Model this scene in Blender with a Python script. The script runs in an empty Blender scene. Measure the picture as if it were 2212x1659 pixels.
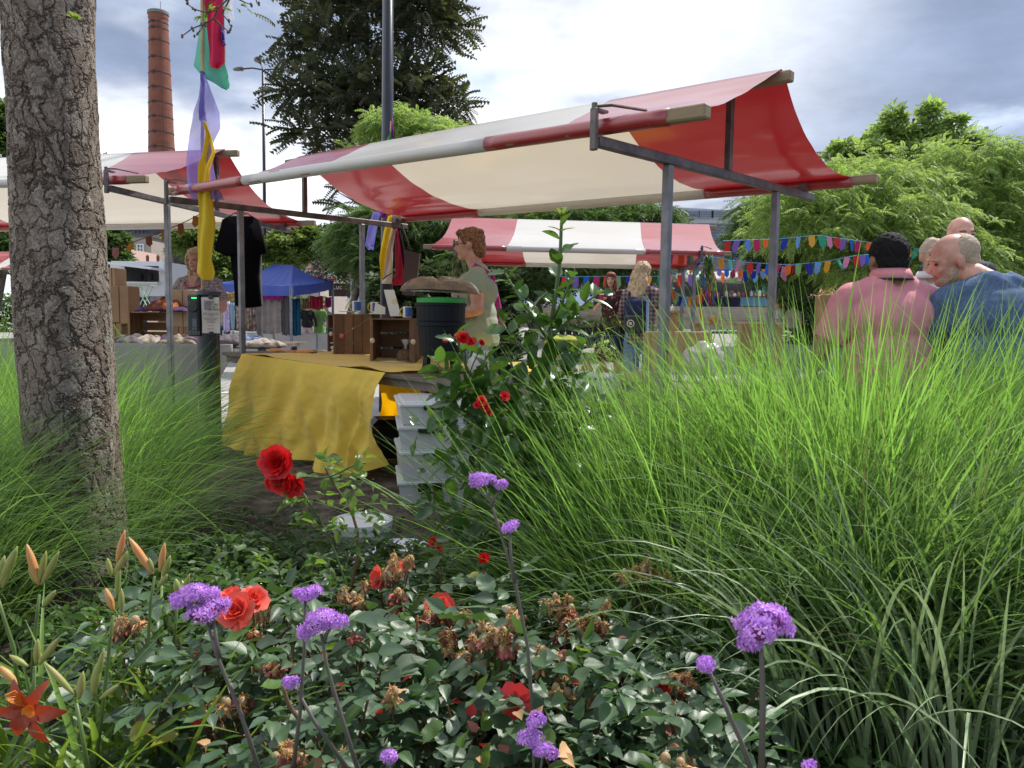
import bpy, math, random
import numpy as np
from mathutils import Vector, Matrix, Euler, noise as mnoise
R = math.radians
rnd = random.Random(7)
npr = np.random.RandomState(11)
sc = bpy.context.scene
COL = sc.collection

# ------------------------------------------------------------------ camera
CAM = np.array([0.0, 0.0, 1.05])
FPX, CX, CY = 1642.0, 1106.0, 829.5
PITCH, ROLL = R(4.8), R(0.7)
cam_d = bpy.data.cameras.new('camera')
cam = bpy.data.objects.new('camera', cam_d); COL.objects.link(cam)
cam_d.sensor_width = 36; cam_d.lens = 36 * FPX / 2212
cam_d.clip_start = 0.02; cam_d.clip_end = 3000
_f = np.array([0, math.cos(PITCH), -math.sin(PITCH)])
_r0 = np.array([1.0, 0, 0]); _u0 = np.array([0, math.sin(PITCH), math.cos(PITCH)])
_r = _r0 * math.cos(ROLL) + _u0 * math.sin(ROLL)
_u = _u0 * math.cos(ROLL) - _r0 * math.sin(ROLL)
cam.matrix_world = Matrix(((_r[0], _u[0], -_f[0], CAM[0]), (_r[1], _u[1], -_f[1], CAM[1]), (_r[2], _u[2], -_f[2], CAM[2]), (0, 0, 0, 1)))
sc.camera = cam
cam_d.dof.use_dof = True; cam_d.dof.focus_distance = 3.2; cam_d.dof.aperture_fstop = 20.0

def ray(px, py):
    return _f + _r * (px - CX) / FPX - _u * (py - CY) / FPX
def at(px, py, y):
    """point of the place at distance y in front of the viewpoint, measured off the photograph"""
    d = ray(px, py); return CAM + d * (y / d[1])
def gnd(px, py, z=0.0):
    d = ray(px, py); return CAM + d * ((z - CAM[2]) / d[2])
def m_px(y):
    return y / FPX
def proj(p):
    q = np.asarray(p) - CAM; dz = q @ _f
    return CX + FPX * (q @ _r) / dz, CY - FPX * (q @ _u) / dz, dz

# ------------------------------------------------------------------ light
SUN_AZ, SUN_EL = 52.0, 52.0           # azimuth clockwise from +Y
w = bpy.data.worlds.new('World'); sc.world = w; w.use_nodes = True
nt = w.node_tree; nt.nodes.clear()
def N(t, tree=None, **k):
    n = (tree or nt).nodes.new(t)
    for a, b in k.items():
        if a.startswith('i_'):
            key = a[2:]
            key = int(key) if key.isdigit() else key
            n.inputs[key].default_value = b
        else: setattr(n, a, b)
    return n
def sky_world():
    L = nt.links.new
    out = N('ShaderNodeOutputWorld'); bg = N('ShaderNodeBackground')
    sky = N('ShaderNodeTexSky', sky_type='NISHITA', sun_disc=False, sun_elevation=R(SUN_EL), sun_rotation=R(SUN_AZ))
    try: sky.dust_density = 2.0
    except Exception: pass
    tc = N('ShaderNodeTexCoord')
    sep = N('ShaderNodeSeparateXYZ'); L(tc.outputs['Generated'], sep.inputs[0])
    zz = N('ShaderNodeMath', operation='MAXIMUM', i_1=0.0); L(sep.outputs[2], zz.inputs[0])
    za = N('ShaderNodeMath', operation='ADD', i_1=0.16); L(zz.outputs[0], za.inputs[0])
    dx = N('ShaderNodeMath', operation='DIVIDE'); L(sep.outputs[0], dx.inputs[0]); L(za.outputs[0], dx.inputs[1])
    dy = N('ShaderNodeMath', operation='DIVIDE'); L(sep.outputs[1], dy.inputs[0]); L(za.outputs[0], dy.inputs[1])
    cb = N('ShaderNodeCombineXYZ'); L(dx.outputs[0], cb.inputs[0]); L(dy.outputs[0], cb.inputs[1])
    cb.inputs[2].default_value = 3.1
    n1 = N('ShaderNodeTexNoise', i_Scale=0.75, i_Detail=9.0, i_Roughness=0.50, i_Distortion=0.0); L(cb.outputs[0], n1.inputs['Vector'])
    mp = N('ShaderNodeMapping'); mp.inputs['Location'].default_value = (7.3, 2.2, 0); L(cb.outputs[0], mp.inputs[0])
    n2 = N('ShaderNodeTexNoise', i_Scale=0.50, i_Detail=8.0, i_Roughness=0.52, i_Distortion=0.0); L(mp.outputs[0], n2.inputs['Vector'])
    # cloud cover
    cover = N('ShaderNodeMapRange', interpolation_type='SMOOTHSTEP'); cover.inputs[1].default_value = 0.34; cover.inputs[2].default_value = 0.44
    L(n1.outputs[0], cover.inputs[0])
    # a grey cloud bank stands to the right (towards +X)
    bank = N('ShaderNodeMapRange', interpolation_type='SMOOTHSTEP'); bank.inputs[1].default_value = 0.12; bank.inputs[2].default_value = 0.52
    bk = N('ShaderNodeMath', operation='MULTIPLY_ADD', i_1=0.5); L(n1.outputs[0], bk.inputs[0]); L(sep.outputs[0], bk.inputs[2])
    bk2 = N('ShaderNodeMath', operation='SUBTRACT', i_1=0.22); L(bk.outputs[0], bk2.inputs[0])
    L(bk2.outputs[0], bank.inputs[0])
    shade = N('ShaderNodeMapRange', interpolation_type='SMOOTHSTEP'); shade.inputs[1].default_value = 0.47; shade.inputs[2].default_value = 0.585
    L(n2.outputs[0], shade.inputs[0])
    smax = N('ShaderNodeMath', operation='MAXIMUM'); L(shade.outputs[0], smax.inputs[0]); L(bank.outputs[0], smax.inputs[1])
    cc = N('ShaderNodeMixRGB'); cc.inputs[1].default_value = (0.64, 0.66, 0.69, 1); cc.inputs[2].default_value = (0.175, 0.22, 0.32, 1)
    L(smax.outputs[0], cc.inputs[0])
    fine = N('ShaderNodeTexNoise', i_Scale=2.3, i_Detail=8.0, i_Roughness=0.6); L(cb.outputs[0], fine.inputs['Vector'])
    fr = N('ShaderNodeMapRange'); fr.inputs[1].default_value = 0.3; fr.inputs[2].default_value = 0.7; fr.inputs[3].default_value = 0.78; fr.inputs[4].default_value = 1.16
    L(fine.outputs[0], fr.inputs[0])
    cm = N('ShaderNodeMixRGB', blend_type='MULTIPLY'); cm.inputs[0].default_value = 1; L(cc.outputs[0], cm.inputs[1]); L(fr.outputs[0], cm.inputs[2])
    sk = N('ShaderNodeMixRGB', blend_type='MULTIPLY'); sk.inputs[0].default_value = 1; L(sky.outputs[0], sk.inputs[1]); sk.inputs[2].default_value = (0.095, 0.095, 0.095, 1)
    mx = N('ShaderNodeMixRGB'); L(cover.outputs[0], mx.inputs[0]); L(sk.outputs[0], mx.inputs[1]); L(cm.outputs[0], mx.inputs[2])
    L(mx.outputs[0], bg.inputs[0]); bg.inputs[1].default_value = 1.34
    L(bg.outputs[0], out.inputs[0])
sky_world()
sun_d = bpy.data.lights.new('sun', 'SUN'); sun = bpy.data.objects.new('sun', sun_d); COL.objects.link(sun)
sun_d.energy = 3.6; sun_d.angle = R(1.2); sun_d.color = (1.0, 0.95, 0.87)
sd = Vector((math.sin(R(SUN_AZ)) * math.cos(R(SUN_EL)), math.cos(R(SUN_AZ)) * math.cos(R(SUN_EL)), math.sin(R(SUN_EL))))
sun.rotation_euler = sd.to_track_quat('Z', 'Y').to_euler()
vs = sc.view_settings; vs.view_transform = 'Standard'; vs.look = 'None'; vs.exposure = 0.60; vs.gamma = 1.0; vs.use_curve_mapping = False
sc.cycles.max_bounces = 8; sc.cycles.transparent_max_bounces = 24; sc.cycles.use_denoising = True
sc.cycles.sample_clamp_indirect = 6.0

# ------------------------------------------------------------------ materials
MATS = {}
def mat(name, col, rough=0.6, var=0.0, scale=8.0, bump=0.0, bscale=60.0, metal=0.0, spec=0.5, trans=0.0, tcol=None,
        island=0.0, col2=None, detail=4.0, stretch=None, alpha=1.0, coat=0.0, sheen=0.0, island2=None, hue=0.0):
    """procedural principled material; var mixes noise, island varies per leaf/blade, trans lets light through thin sheets"""
    if name in MATS: return MATS[name]
    m = bpy.data.materials.new(name); m.use_nodes = True; t = m.node_tree; t.nodes.clear(); L = t.links.new
    out = N('ShaderNodeOutputMaterial', t); p = N('ShaderNodeBsdfPrincipled', t)
    c = (*col, 1) if len(col) == 3 else col
    p.inputs['Roughness'].default_value = rough; p.inputs['Metallic'].default_value = metal
    p.inputs['Specular IOR Level'].default_value = spec
    if coat: p.inputs['Coat Weight'].default_value = coat; p.inputs['Coat Roughness'].default_value = 0.15
    if sheen: p.inputs['Sheen Weight'].default_value = sheen
    tc = N('ShaderNodeTexCoord', t); vec = tc.outputs['Object']
    if stretch:
        mp = N('ShaderNodeMapping', t); mp.inputs['Scale'].default_value = stretch; L(vec, mp.inputs[0]); vec = mp.outputs[0]
    rgb = N('ShaderNodeRGB', t); rgb.outputs[0].default_value = c; cur = rgb.outputs[0]
    if var or col2:
        nz = N('ShaderNodeTexNoise', t, i_Scale=scale, i_Detail=detail, i_Roughness=0.6); L(vec, nz.inputs['Vector'])
        mr = N('ShaderNodeMapRange', t); mr.inputs[1].default_value = 0.36; mr.inputs[2].default_value = 0.64; L(nz.outputs[0], mr.inputs[0])
        if col2:
            mx = N('ShaderNodeMixRGB', t); L(mr.outputs[0], mx.inputs[0]); L(cur, mx.inputs[1]); mx.inputs[2].default_value = (*col2, 1); cur = mx.outputs[0]
        if var:
            mv = N('ShaderNodeMapRange', t); mv.inputs[3].default_value = 1 - var; mv.inputs[4].default_value = 1 + var; L(mr.outputs[0], mv.inputs[0])
            mx = N('ShaderNodeMixRGB', t, blend_type='MULTIPLY'); mx.inputs[0].default_value = 1; L(cur, mx.inputs[1]); L(mv.outputs[0], mx.inputs[2]); cur = mx.outputs[0]
    if island or island2:
        g = N('ShaderNodeNewGeometry', t); oi = N('ShaderNodeObjectInfo', t)
        ad = N('ShaderNodeMath', t, operation='ADD'); L(g.outputs['Random Per Island'], ad.inputs[0]); L(oi.outputs['Random'], ad.inputs[1])
        frc = N('ShaderNodeMath', t, operation='FRACT'); L(ad.outputs[0], frc.inputs[0])
        if island2:
            ml = N('ShaderNodeMath', t, operation='MULTIPLY', i_1=7.31); L(frc.outputs[0], ml.inputs[0])
            f2 = N('ShaderNodeMath', t, operation='FRACT'); L(ml.outputs[0], f2.inputs[0])
            mx = N('ShaderNodeMixRGB', t); L(f2.outputs[0], mx.inputs[0]); L(cur, mx.inputs[1]); mx.inputs[2].default_value = (*island2, 1); cur = mx.outputs[0]
        if island:
            mv = N('ShaderNodeMapRange', t); mv.inputs[3].default_value = 1 - island; mv.inputs[4].default_value = 1 + island; L(frc.outputs[0], mv.inputs[0])
            mx = N('ShaderNodeMixRGB', t, blend_type='MULTIPLY'); mx.inputs[0].default_value = 1; L(cur, mx.inputs[1]); L(mv.outputs[0], mx.inputs[2]); cur = mx.outputs[0]
    L(cur, p.inputs['Base Color'])
    if bump:
        nb = N('ShaderNodeTexNoise', t, i_Scale=bscale, i_Detail=5.0); L(vec, nb.inputs['Vector'])
        b = N('ShaderNodeBump', t); b.inputs['Strength'].default_value = min(1, bump); b.inputs['Distance'].default_value = 0.02 * bump; L(nb.outputs[0], b.inputs['Height']); L(b.outputs[0], p.inputs['Normal'])
    sh = p.outputs[0]
    if trans:
        tr = N('ShaderNodeBsdfTranslucent', t)
        if tcol: 
            if island:
                mx = N('ShaderNodeMixRGB', t, blend_type='MULTIPLY'); mx.inputs[0].default_value = 1; mx.inputs[1].default_value = (*tcol, 1); L(mv.outputs[0], mx.inputs[2]); L(mx.outputs[0], tr.inputs[0])
            else: tr.inputs[0].default_value = (*tcol, 1)
        else: L(cur, tr.inputs[0])
        ms = N('ShaderNodeMixShader', t); ms.inputs[0].default_value = trans; L(sh, ms.inputs[1]); L(tr.outputs[0], ms.inputs[2]); sh = ms.outputs[0]
    if alpha < 1:
        tp = N('ShaderNodeBsdfTransparent', t); ma = N('ShaderNodeMixShader', t); ma.inputs[0].default_value = alpha; L(tp.outputs[0], ma.inputs[1]); L(sh, ma.inputs[2]); sh = ma.outputs[0]
    L(sh, out.inputs[0]); MATS[name] = m; return m

# ------------------------------------------------------------------ geometry helpers
class G:
    def __init__(s): s.v = []; s.f = []; s.m = []; s.n = 0
    def add(s, V, F, mi=0):
        V = np.asarray(V, float).reshape(-1, 3); b = s.n
        s.v.append(V); s.f += [tuple(int(i) + b for i in f) for f in F]; s.m += [mi] * len(F); s.n += len(V); return s
    def box(s, c, size, rot=None, mi=0, bev=0.0):
        hx, hy, hz = np.array(size) / 2
        V = np.array([(x, y, z) for x in (-hx, hx) for y in (-hy, hy) for z in (-hz, hz)])
        F = [(0, 1, 3, 2), (4, 6, 7, 5), (0, 4, 5, 1), (2, 3, 7, 6), (0, 2, 6, 4), (1, 5, 7, 3)]
        if bev > 0:
            b = min(bev, hx * .9, hy * .9, hz * .9)
            sg = [(x, y, z) for x in (-1, 1) for y in (-1, 1) for z in (-1, 1)]
            V = []; idx = {}
            for q in sg:
                for ax in range(3):
                    p = [q[0] * (hx - b), q[1] * (hy - b), q[2] * (hz - b)]; p[ax] = q[ax] * (hx, hy, hz)[ax]
                    idx[(q, ax)] = len(V); V.append(p)
            F = []
            for ax in range(3):
                o = [a for a in range(3) if a != ax]
                for sgn in (-1, 1):
                    cs = []
                    for (a, b2) in ((-1, -1), (1, -1), (1, 1), (-1, 1)):
                        q = [0, 0, 0]; q[ax] = sgn; q[o[0]] = a; q[o[1]] = b2; cs.append(idx[(tuple(q), ax)])
                    F.append(cs if (sgn > 0) == (ax != 1) else cs[::-1])
                for (a, b2) in ((-1, -1), (1, -1), (1, 1), (-1, 1)):
                    q0 = [0, 0, 0]; q1 = [0, 0, 0]; q0[ax] = -1; q1[ax] = 1
                    for q in (q0, q1): q[o[0]] = a; q[o[1]] = b2
                    F.append((idx[(tuple(q0), o[0])], idx[(tuple(q1), o[0])], idx[(tuple(q1), o[1])], idx[(tuple(q0), o[1])]))
            for q in sg: F.append((idx[(q, 0)], idx[(q, 1)], idx[(q, 2)]))
            V = np.array(V)
        if rot is not None: V = V @ np.array(rot).T
        return s.add(V + np.array(c), F, mi)
    def bar(s, a, b, w, h, up=(0, 0, 1), mi=0, bev=0.0):
        a = np.array(a, float); b = np.array(b, float); x = b - a; l = np.linalg.norm(x); x /= l
        y = np.cross(up, x); ny = np.linalg.norm(y); y = y / ny if ny > 1e-6 else np.array([0, 1.0, 0]); z = np.cross(x, y)
        return s.box((a + b) / 2, (l, w, h), np.array([x, y, z]).T, mi, bev)
    def tube(s, pts, r, n=8, mi=0, cap=True):
        P = np.array(pts, float); k = len(P); r = np.broadcast_to(np.array(r, float), (k,)) if np.ndim(r) == 0 else np.array(r, float)
        T = np.gradient(P, axis=0); T /= np.linalg.norm(T, axis=1)[:, None] + 1e-12
        a = np.array([0, 0, 1.0]) if abs(T[0][2]) < .9 else np.array([1.0, 0, 0])
        u = np.cross(T[0], a); u /= np.linalg.norm(u); V = []
        ang = np.arange(n) * 2 * np.pi / n
        for i in range(k):
            u = u - T[i] * (u @ T[i]); u /= np.linalg.norm(u) + 1e-12; wv = np.cross(T[i], u)
            V.append(P[i] + r[i] * (np.cos(ang)[:, None] * u + np.sin(ang)[:, None] * wv))
        V = np.concatenate(V); F = [(i * n + j, i * n + (j + 1) % n, (i + 1) * n + (j + 1) % n, (i + 1) * n + j) for i in range(k - 1) for j in range(n)]
        if cap: F += [tuple(range(n))[::-1], tuple((k - 1) * n + j for j in range(n))]
        return s.add(V, F, mi)
    def lathe(s, prof, c=(0, 0, 0), n=20, mi=0, sx=1, sy=1, cap=True):
        k = len(prof); ang = np.arange(n) * 2 * np.pi / n
        V = np.array([(p[0] * math.cos(a) * sx, p[0] * math.sin(a) * sy, p[1]) for p in prof for a in ang]) + np.array(c)
        F = [(i * n + j, i * n + (j + 1) % n, (i + 1) * n + (j + 1) % n, (i + 1) * n + j) for i in range(k - 1) for j in range(n)]
        if cap: F += [tuple(range(n))[::-1], tuple((k - 1) * n + j for j in range(n))]
        return s.add(V, F, mi)
    def grid(s, fn, nu, nv, mi=0, mfn=None, thick=0.0):
        V = np.array([fn(i / nu, j / nv) for j in range(nv + 1) for i in range(nu + 1)], float)
        F = []; M = []
        for j in range(nv):
            for i in range(nu):
                a = j * (nu + 1) + i; F.append((a, a + 1, a + nu + 2, a + nu + 1)); M.append(mfn((i + .5) / nu, (j + .5) / nv) if mfn else mi)
        if thick:
            W = V.reshape(nv + 1, nu + 1, 3); du = np.gradient(W, axis=1); dv = np.gradient(W, axis=0)
            nn = np.cross(du, dv); nn /= np.linalg.norm(nn, axis=2)[..., None] + 1e-9
            V2 = (W - nn * thick).reshape(-1, 3); b = len(V); F2 = [tuple(x + b for x in f[::-1]) for f in F]
            E = []
            ring = [i for i in range(nu + 1)] + [j * (nu + 1) + nu for j in range(1, nv + 1)] + [nv * (nu + 1) + i for i in range(nu - 1, -1, -1)] + [j * (nu + 1) for j in range(nv - 1, 0, -1)]
            for q in range(len(ring)):
                a0, a1 = ring[q], ring[(q + 1) % len(ring)]; E.append((a1, a0, a0 + b, a1 + b))
            V = np.concatenate([V, V2]); s_n = s.n
            s.add(V, F + F2 + E, mi); s.m[-len(F + F2 + E):] = M + M + [M[0]] * len(E); return s
        s.add(V, F, mi); s.m[-len(F):] = M; return s
    def ell(s, c, r, n=12, k=8, rot=None, mi=0):
        V = [(0, 0, -1)] + [(math.cos(a) * math.cos(b), math.sin(a) * math.cos(b), math.sin(b)) for b in np.linspace(-np.pi / 2, np.pi / 2, k + 1)[1:-1] for a in np.arange(n) * 2 * np.pi / n] + [(0, 0, 1)]
        V = np.array(V) * np.array(r)
        if rot is not None: V = V @ np.array(rot).T
        F = [(0, 1 + (j + 1) % n, 1 + j) for j in range(n)]
        F += [(1 + i * n + j, 1 + i * n + (j + 1) % n, 1 + (i + 1) * n + (j + 1) % n, 1 + (i + 1) * n + j) for i in range(k - 2) for j in range(n)]
        e = 1 + (k - 1) * n; F += [(e, e - n + j, e - n + (j + 1) % n) for j in range(n)]
        return s.add(V + np.array(c), F, mi)
    def prism(s, pts, depth, origin, ux, uz, mi=0):
        """outline pts (2D) in the plane ux/uz at origin, given a real thickness"""
        ux = np.array(ux, float); uz = np.array(uz, float); nrm = np.cross(ux, uz); nrm /= np.linalg.norm(nrm)
        P = np.array([np.array(origin) + ux * a + uz * b for a, b in pts]); n = len(pts)
        V = np.concatenate([P - nrm * depth / 2, P + nrm * depth / 2])
        F = [tuple(range(n))[::-1], tuple(range(n, 2 * n))] + [(i, (i + 1) % n, (i + 1) % n + n, i + n) for i in range(n)]
        return s.add(V, F, mi)

def link_mesh(name, me, mats, parent=None, smooth=False):
    for m in (mats if isinstance(mats, (list, tuple)) else [mats]): me.materials.append(m)
    if smooth: me.polygons.foreach_set('use_smooth', [True] * len(me.polygons))
    o = bpy.data.objects.new(name, me); COL.objects.link(o)
    if parent is not None: o.parent = parent
    return o
WL = {}
def wloc(o):
    p = np.zeros(3)
    while o is not None: p = p + np.array(o.location); o = o.parent
    return p
def obj(name, g, mats, parent=None, smooth=False, local=False, at_centre=False):
    """one mesh object; g holds world coordinates unless local"""
    V = np.concatenate(g.v)
    off = np.zeros(3)
    base = wloc(parent) if (parent is not None and not local) else np.zeros(3)
    V = V - base
    if parent is None and not local:
        off = np.array([V[:, 0].mean(), V[:, 1].mean(), V[:, 2].min()]); V = V - off
    me = bpy.data.meshes.new(name); me.from_pydata(V.tolist(), [], g.f); me.update()
    ml = mats if isinstance(mats, (list, tuple)) else [mats]
    if len(ml) > 1: me.polygons.foreach_set('material_index', g.m)
    o = link_mesh(name, me, mats, parent, smooth); o.location = off
    return o
def np_mesh(name, V, F, mats, parent=None, smooth=False, mi=None, base=None):
    V = np.ascontiguousarray(V, np.float32); F = np.ascontiguousarray(F, np.int32)
    if base is None: base = wloc(parent) if parent is not None else np.zeros(3)
    V = (V - base).astype(np.float32)
    me = bpy.data.meshes.new(name); me.vertices.add(len(V)); me.vertices.foreach_set('co', V.ravel())
    k = F.shape[1]; me.loops.add(F.size); me.loops.foreach_set('vertex_index', F.ravel())
    me.polygons.add(len(F)); me.polygons.foreach_set('loop_start', np.arange(len(F), dtype=np.int32) * k)
    me.polygons.foreach_set('loop_total', np.full(len(F), k, np.int32))
    if mi is not None: me.polygons.foreach_set('material_index', np.asarray(mi, np.int32))
    me.update(calc_edges=True)
    return link_mesh(name, me, mats, parent, smooth)
def thing(name, label, cat, loc=(0, 0, 0), rotz=0.0, group=None):
    o = bpy.data.objects.new(name, None); o.empty_display_size = 0.1; COL.objects.link(o)
    o.location = loc; o.rotation_euler = (0, 0, rotz); o['label'] = label; o['category'] = cat
    if group: o['group'] = group
    return o
def tag(o, label, cat, group=None, kind=None):
    o['label'] = label; o['category'] = cat
    if group: o['group'] = group
    if kind: o['kind'] = kind
    return o
def struct(o): o['kind'] = 'structure'; return o
def dup(src, loc=None, rotz=None, label=None, group=None, parent=None, top=True, scale=None):
    c = src.copy(); COL.objects.link(c); c.parent = parent
    if top:
        if loc is not None: c.location = loc
        if rotz is not None: c.rotation_euler = (0, 0, rotz)
        if scale is not None: c.scale = scale
        if label: c['label'] = label
        if group: c['group'] = group
    for ch in list(src.children): dup(ch, parent=c, top=False)
    return c
def rotz(a): c, s = math.cos(a), math.sin(a); return np.array([[c, -s, 0], [s, c, 0], [0, 0, 1.0]])
def rotx(a): c, s = math.cos(a), math.sin(a); return np.array([[1, 0, 0], [0, c, -s], [0, s, c]])
def roty(a): c, s = math.cos(a), math.sin(a); return np.array([[c, 0, s], [0, 1, 0], [-s, 0, c]])
def inst(TV, TF, M, T):
    """place template (verts n,3 / faces) at rotations M (N,3,3), translations T (N,3)"""
    TV = np.asarray(TV, float); TF = np.asarray(TF, int); Nn = len(T)
    V = np.einsum('nij,kj->nki', M, TV) + np.asarray(T)[:, None, :]
    F = TF[None] + (np.arange(Nn) * len(TV))[:, None, None]
    return V.reshape(-1, 3), F.reshape(-1, TF.shape[1])
def frames(dirs, ups=None, roll=None):
    """rotation matrices whose +Y looks along dirs, +Z near up"""
    d = np.asarray(dirs, float); d = d / (np.linalg.norm(d, axis=1)[:, None] + 1e-9)
    up = np.broadcast_to(np.array([0, 0, 1.0]), d.shape) if ups is None else np.asarray(ups, float)
    x = np.cross(d, up); bad = np.linalg.norm(x, axis=1) < 1e-4; x[bad] = np.cross(d[bad], [1.0, 0, 0]); x /= np.linalg.norm(x, axis=1)[:, None]
    z = np.cross(x, d)
    if roll is not None:
        c, s = np.cos(roll)[:, None], np.sin(roll)[:, None]; x, z = x * c + z * s, z * c - x * s
    return np.stack([x, d, z], axis=2)
def leaf_tpl(l=1.0, w=0.5, nx=2, ny=5, fold=0.25, curl=0.25, pw=0.8, wave=0.0, serr=0.0, pt=False):
    """leaf lying along +Y, midrib fold, 4-sided faces"""
    V = []; 
    for j in range(ny + 1):
        t = j / ny; hw = w / 2 * (math.sin(math.pi * min(1, t ** pw * 0.96 + 0.02)) ** 0.8)
        if serr and 0 < j < ny: hw *= 1 + serr * (1 if j % 2 else -1)
        if pt: hw *= (1 - t ** 3) ** .7
        for i in range(-nx, nx + 1):
            s_ = i / nx
            V.append((hw * s_, t * l, fold * abs(s_) * hw - curl * l * t * t + wave * hw * math.sin(t * 9 + s_ * 2)))
    n = 2 * nx + 1
    F = [(j * n + i, j * n + i + 1, (j + 1) * n + i + 1, (j + 1) * n + i) for j in range(ny) for i in range(n - 1)]
    return np.array(V), np.array(F)
def blades(roots, az, length, th0, th1, width, K=7, p=1.6, twist=0.0):
    """arching grass blades as tapered strips"""
    Nn = len(roots); t = np.linspace(0, 1, K + 1)
    th = th0[:, None] + (th1 - th0)[:, None] * t[None] ** p
    ds = length[:, None] / K
    hx = np.concatenate([np.zeros((Nn, 1)), np.cumsum(np.sin((th[:, 1:] + th[:, :-1]) / 2) * ds, axis=1)], axis=1)
    hz = np.concatenate([np.zeros((Nn, 1)), np.cumsum(np.cos((th[:, 1:] + th[:, :-1]) / 2) * ds, axis=1)], axis=1)
    a = az[:, None] + twist * (t[None] - .3) * (np.arange(Nn) % 3 - 1)[:, None]
    C = np.stack([roots[:, 0:1] + hx * np.sin(az)[:, None], roots[:, 1:2] + hx * np.cos(az)[:, None], roots[:, 2:3] + hz], axis=2)
    ww = (width[:, None] / 2) * np.clip(np.minimum(1, 0.55 + t * 3) * (1 - t ** 2.2), 0.04, 1)
    ro = npr.uniform(-0.9, 0.9, Nn)[:, None] + 0 * t
    side = np.stack([np.cos(a), -np.sin(a), 0 * a], axis=2)
    nrm = np.stack([-np.cos(th) * np.sin(a), -np.cos(th) * np.cos(a), np.sin(th)], axis=2)
    sv = side * np.cos(ro)[..., None] + nrm * np.sin(ro)[..., None]
    nv = nrm * np.cos(ro)[..., None] - side * np.sin(ro)[..., None]
    A = C - sv * ww[..., None] + nv * ww[..., None] * .35; B = C + sv * ww[..., None] + nv * ww[..., None] * .35
    V = np.stack([A, C, B], axis=2).reshape(-1, 3)
    q = np.array([(3 * k + i, 3 * k + i + 1, 3 * k + i + 4, 3 * k + i + 3) for k in range(K) for i in (0, 1)])
    F = (q[None] + (np.arange(Nn) * 3 * (K + 1))[:, None, None]).reshape(-1, 4)
    return V, F, C
def text_obj(s_, size, loc, rot, m, parent, name='lettering', align='CENTER'):
    cu = bpy.data.curves.new(name, 'FONT'); cu.body = s_; cu.size = size; cu.align_x = align; cu.extrude = 0.0004; cu.resolution_u = 2
    o = bpy.data.objects.new(name, cu); COL.objects.link(o); bpy.context.view_layer.update()
    me = bpy.data.meshes.new_from_object(o.evaluated_get(bpy.context.evaluated_depsgraph_get())); bpy.data.objects.remove(o)
    me.materials.clear(); o = link_mesh(name, me, m, parent)
    o.location = np.array(loc) - (wloc(parent) if parent is not None else 0); o.rotation_euler = rot
    return o
# ------------------------------------------------------------------ common materials
M_red = mat('canopy_red', (0.40, 0.018, 0.026), 0.36, var=0.10, scale=3, trans=0.20, tcol=(0.34, 0.010, 0.016), bump=0.12, bscale=14, stretch=(1, 1, 5), spec=1.0, coat=0.9)
M_white = mat('canopy_white', (0.84, 0.83, 0.80), 0.34, var=0.05, scale=2.2, col2=(0.74, 0.70, 0.64), trans=0.32, tcol=(0.60, 0.54, 0.44), bump=0.10, bscale=14, spec=0.9, coat=0.6)
M_galv = mat('galvanised_steel', (0.19, 0.20, 0.22), 0.42, var=0.22, scale=9, metal=0.6, bump=0.05, bscale=90, col2=(0.20, 0.20, 0.215))
M_rust = mat('worn_steel', (0.105, 0.10, 0.105), 0.5, var=0.3, scale=12, metal=0.45, col2=(0.135, 0.11, 0.10))
M_batten = mat('batten_wood', (0.30, 0.22, 0.13), 0.75, var=0.3, scale=5, stretch=(1, 1, 9), bump=0.2, bscale=60, col2=(0.21, 0.16, 0.10))
M_board = mat('grey_board_wood', (0.20, 0.17, 0.14), 0.8, var=0.35, scale=9, stretch=(1, 7, 1), bump=0.3, bscale=80, col2=(0.11, 0.09, 0.075))
M_black = mat('black_plastic', (0.012, 0.013, 0.016), 0.35, bump=0.05, bscale=40)
M_blackpaint = mat('black_pole_paint', (0.016, 0.019, 0.03), 0.3, var=0.2, scale=5, spec=0.6)
M_asph = mat('asphalt', (0.33, 0.32, 0.31), 0.9, var=0.14, scale=0.8, bump=0.3, bscale=160, detail=12)
M_soil = mat('soil', (0.060, 0.045, 0.036), 0.95, var=0.45, scale=9, bump=1.0, bscale=38, col2=(0.12, 0.095, 0.075), detail=10)
M_conc = mat('pale_concrete', (0.52, 0.49, 0.45), 0.85, var=0.10, scale=2, bump=0.15, bscale=60, detail=8)
M_line = mat('road_line_paint', (0.72, 0.71, 0.68), 0.7, var=0.2, scale=30)
M_card = mat('cardboard', (0.42, 0.27, 0.15), 0.85, var=0.10, scale=5, bump=0.1, bscale=120)
M_card2 = mat('pale_cardboard', (0.50, 0.36, 0.22), 0.85, var=0.08, scale=5)
M_cratew = mat('crate_wood', (0.20, 0.105, 0.055), 0.7, var=0.35, scale=7, stretch=(1, 1, 6), bump=0.2, bscale=70, col2=(0.12, 0.06, 0.032), island=0.25)
M_cratel = mat('light_crate_wood', (0.42, 0.25, 0.12), 0.7, var=0.25, scale=7, stretch=(5, 1, 1), col2=(0.32, 0.18, 0.09), island=0.15)
M_paper = mat('white_paper', (0.78, 0.76, 0.72), 0.7)
M_clearw = mat('frosted_plastic', (0.90, 0.90, 0.90), 0.28, trans=0.30, tcol=(0.85, 0.86, 0.88), spec=0.6)
M_wplas = mat('white_plastic', (0.80, 0.81, 0.83), 0.32, spec=0.5)
M_metalw = mat('white_painted_metal', (0.72, 0.73, 0.74), 0.35)

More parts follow.
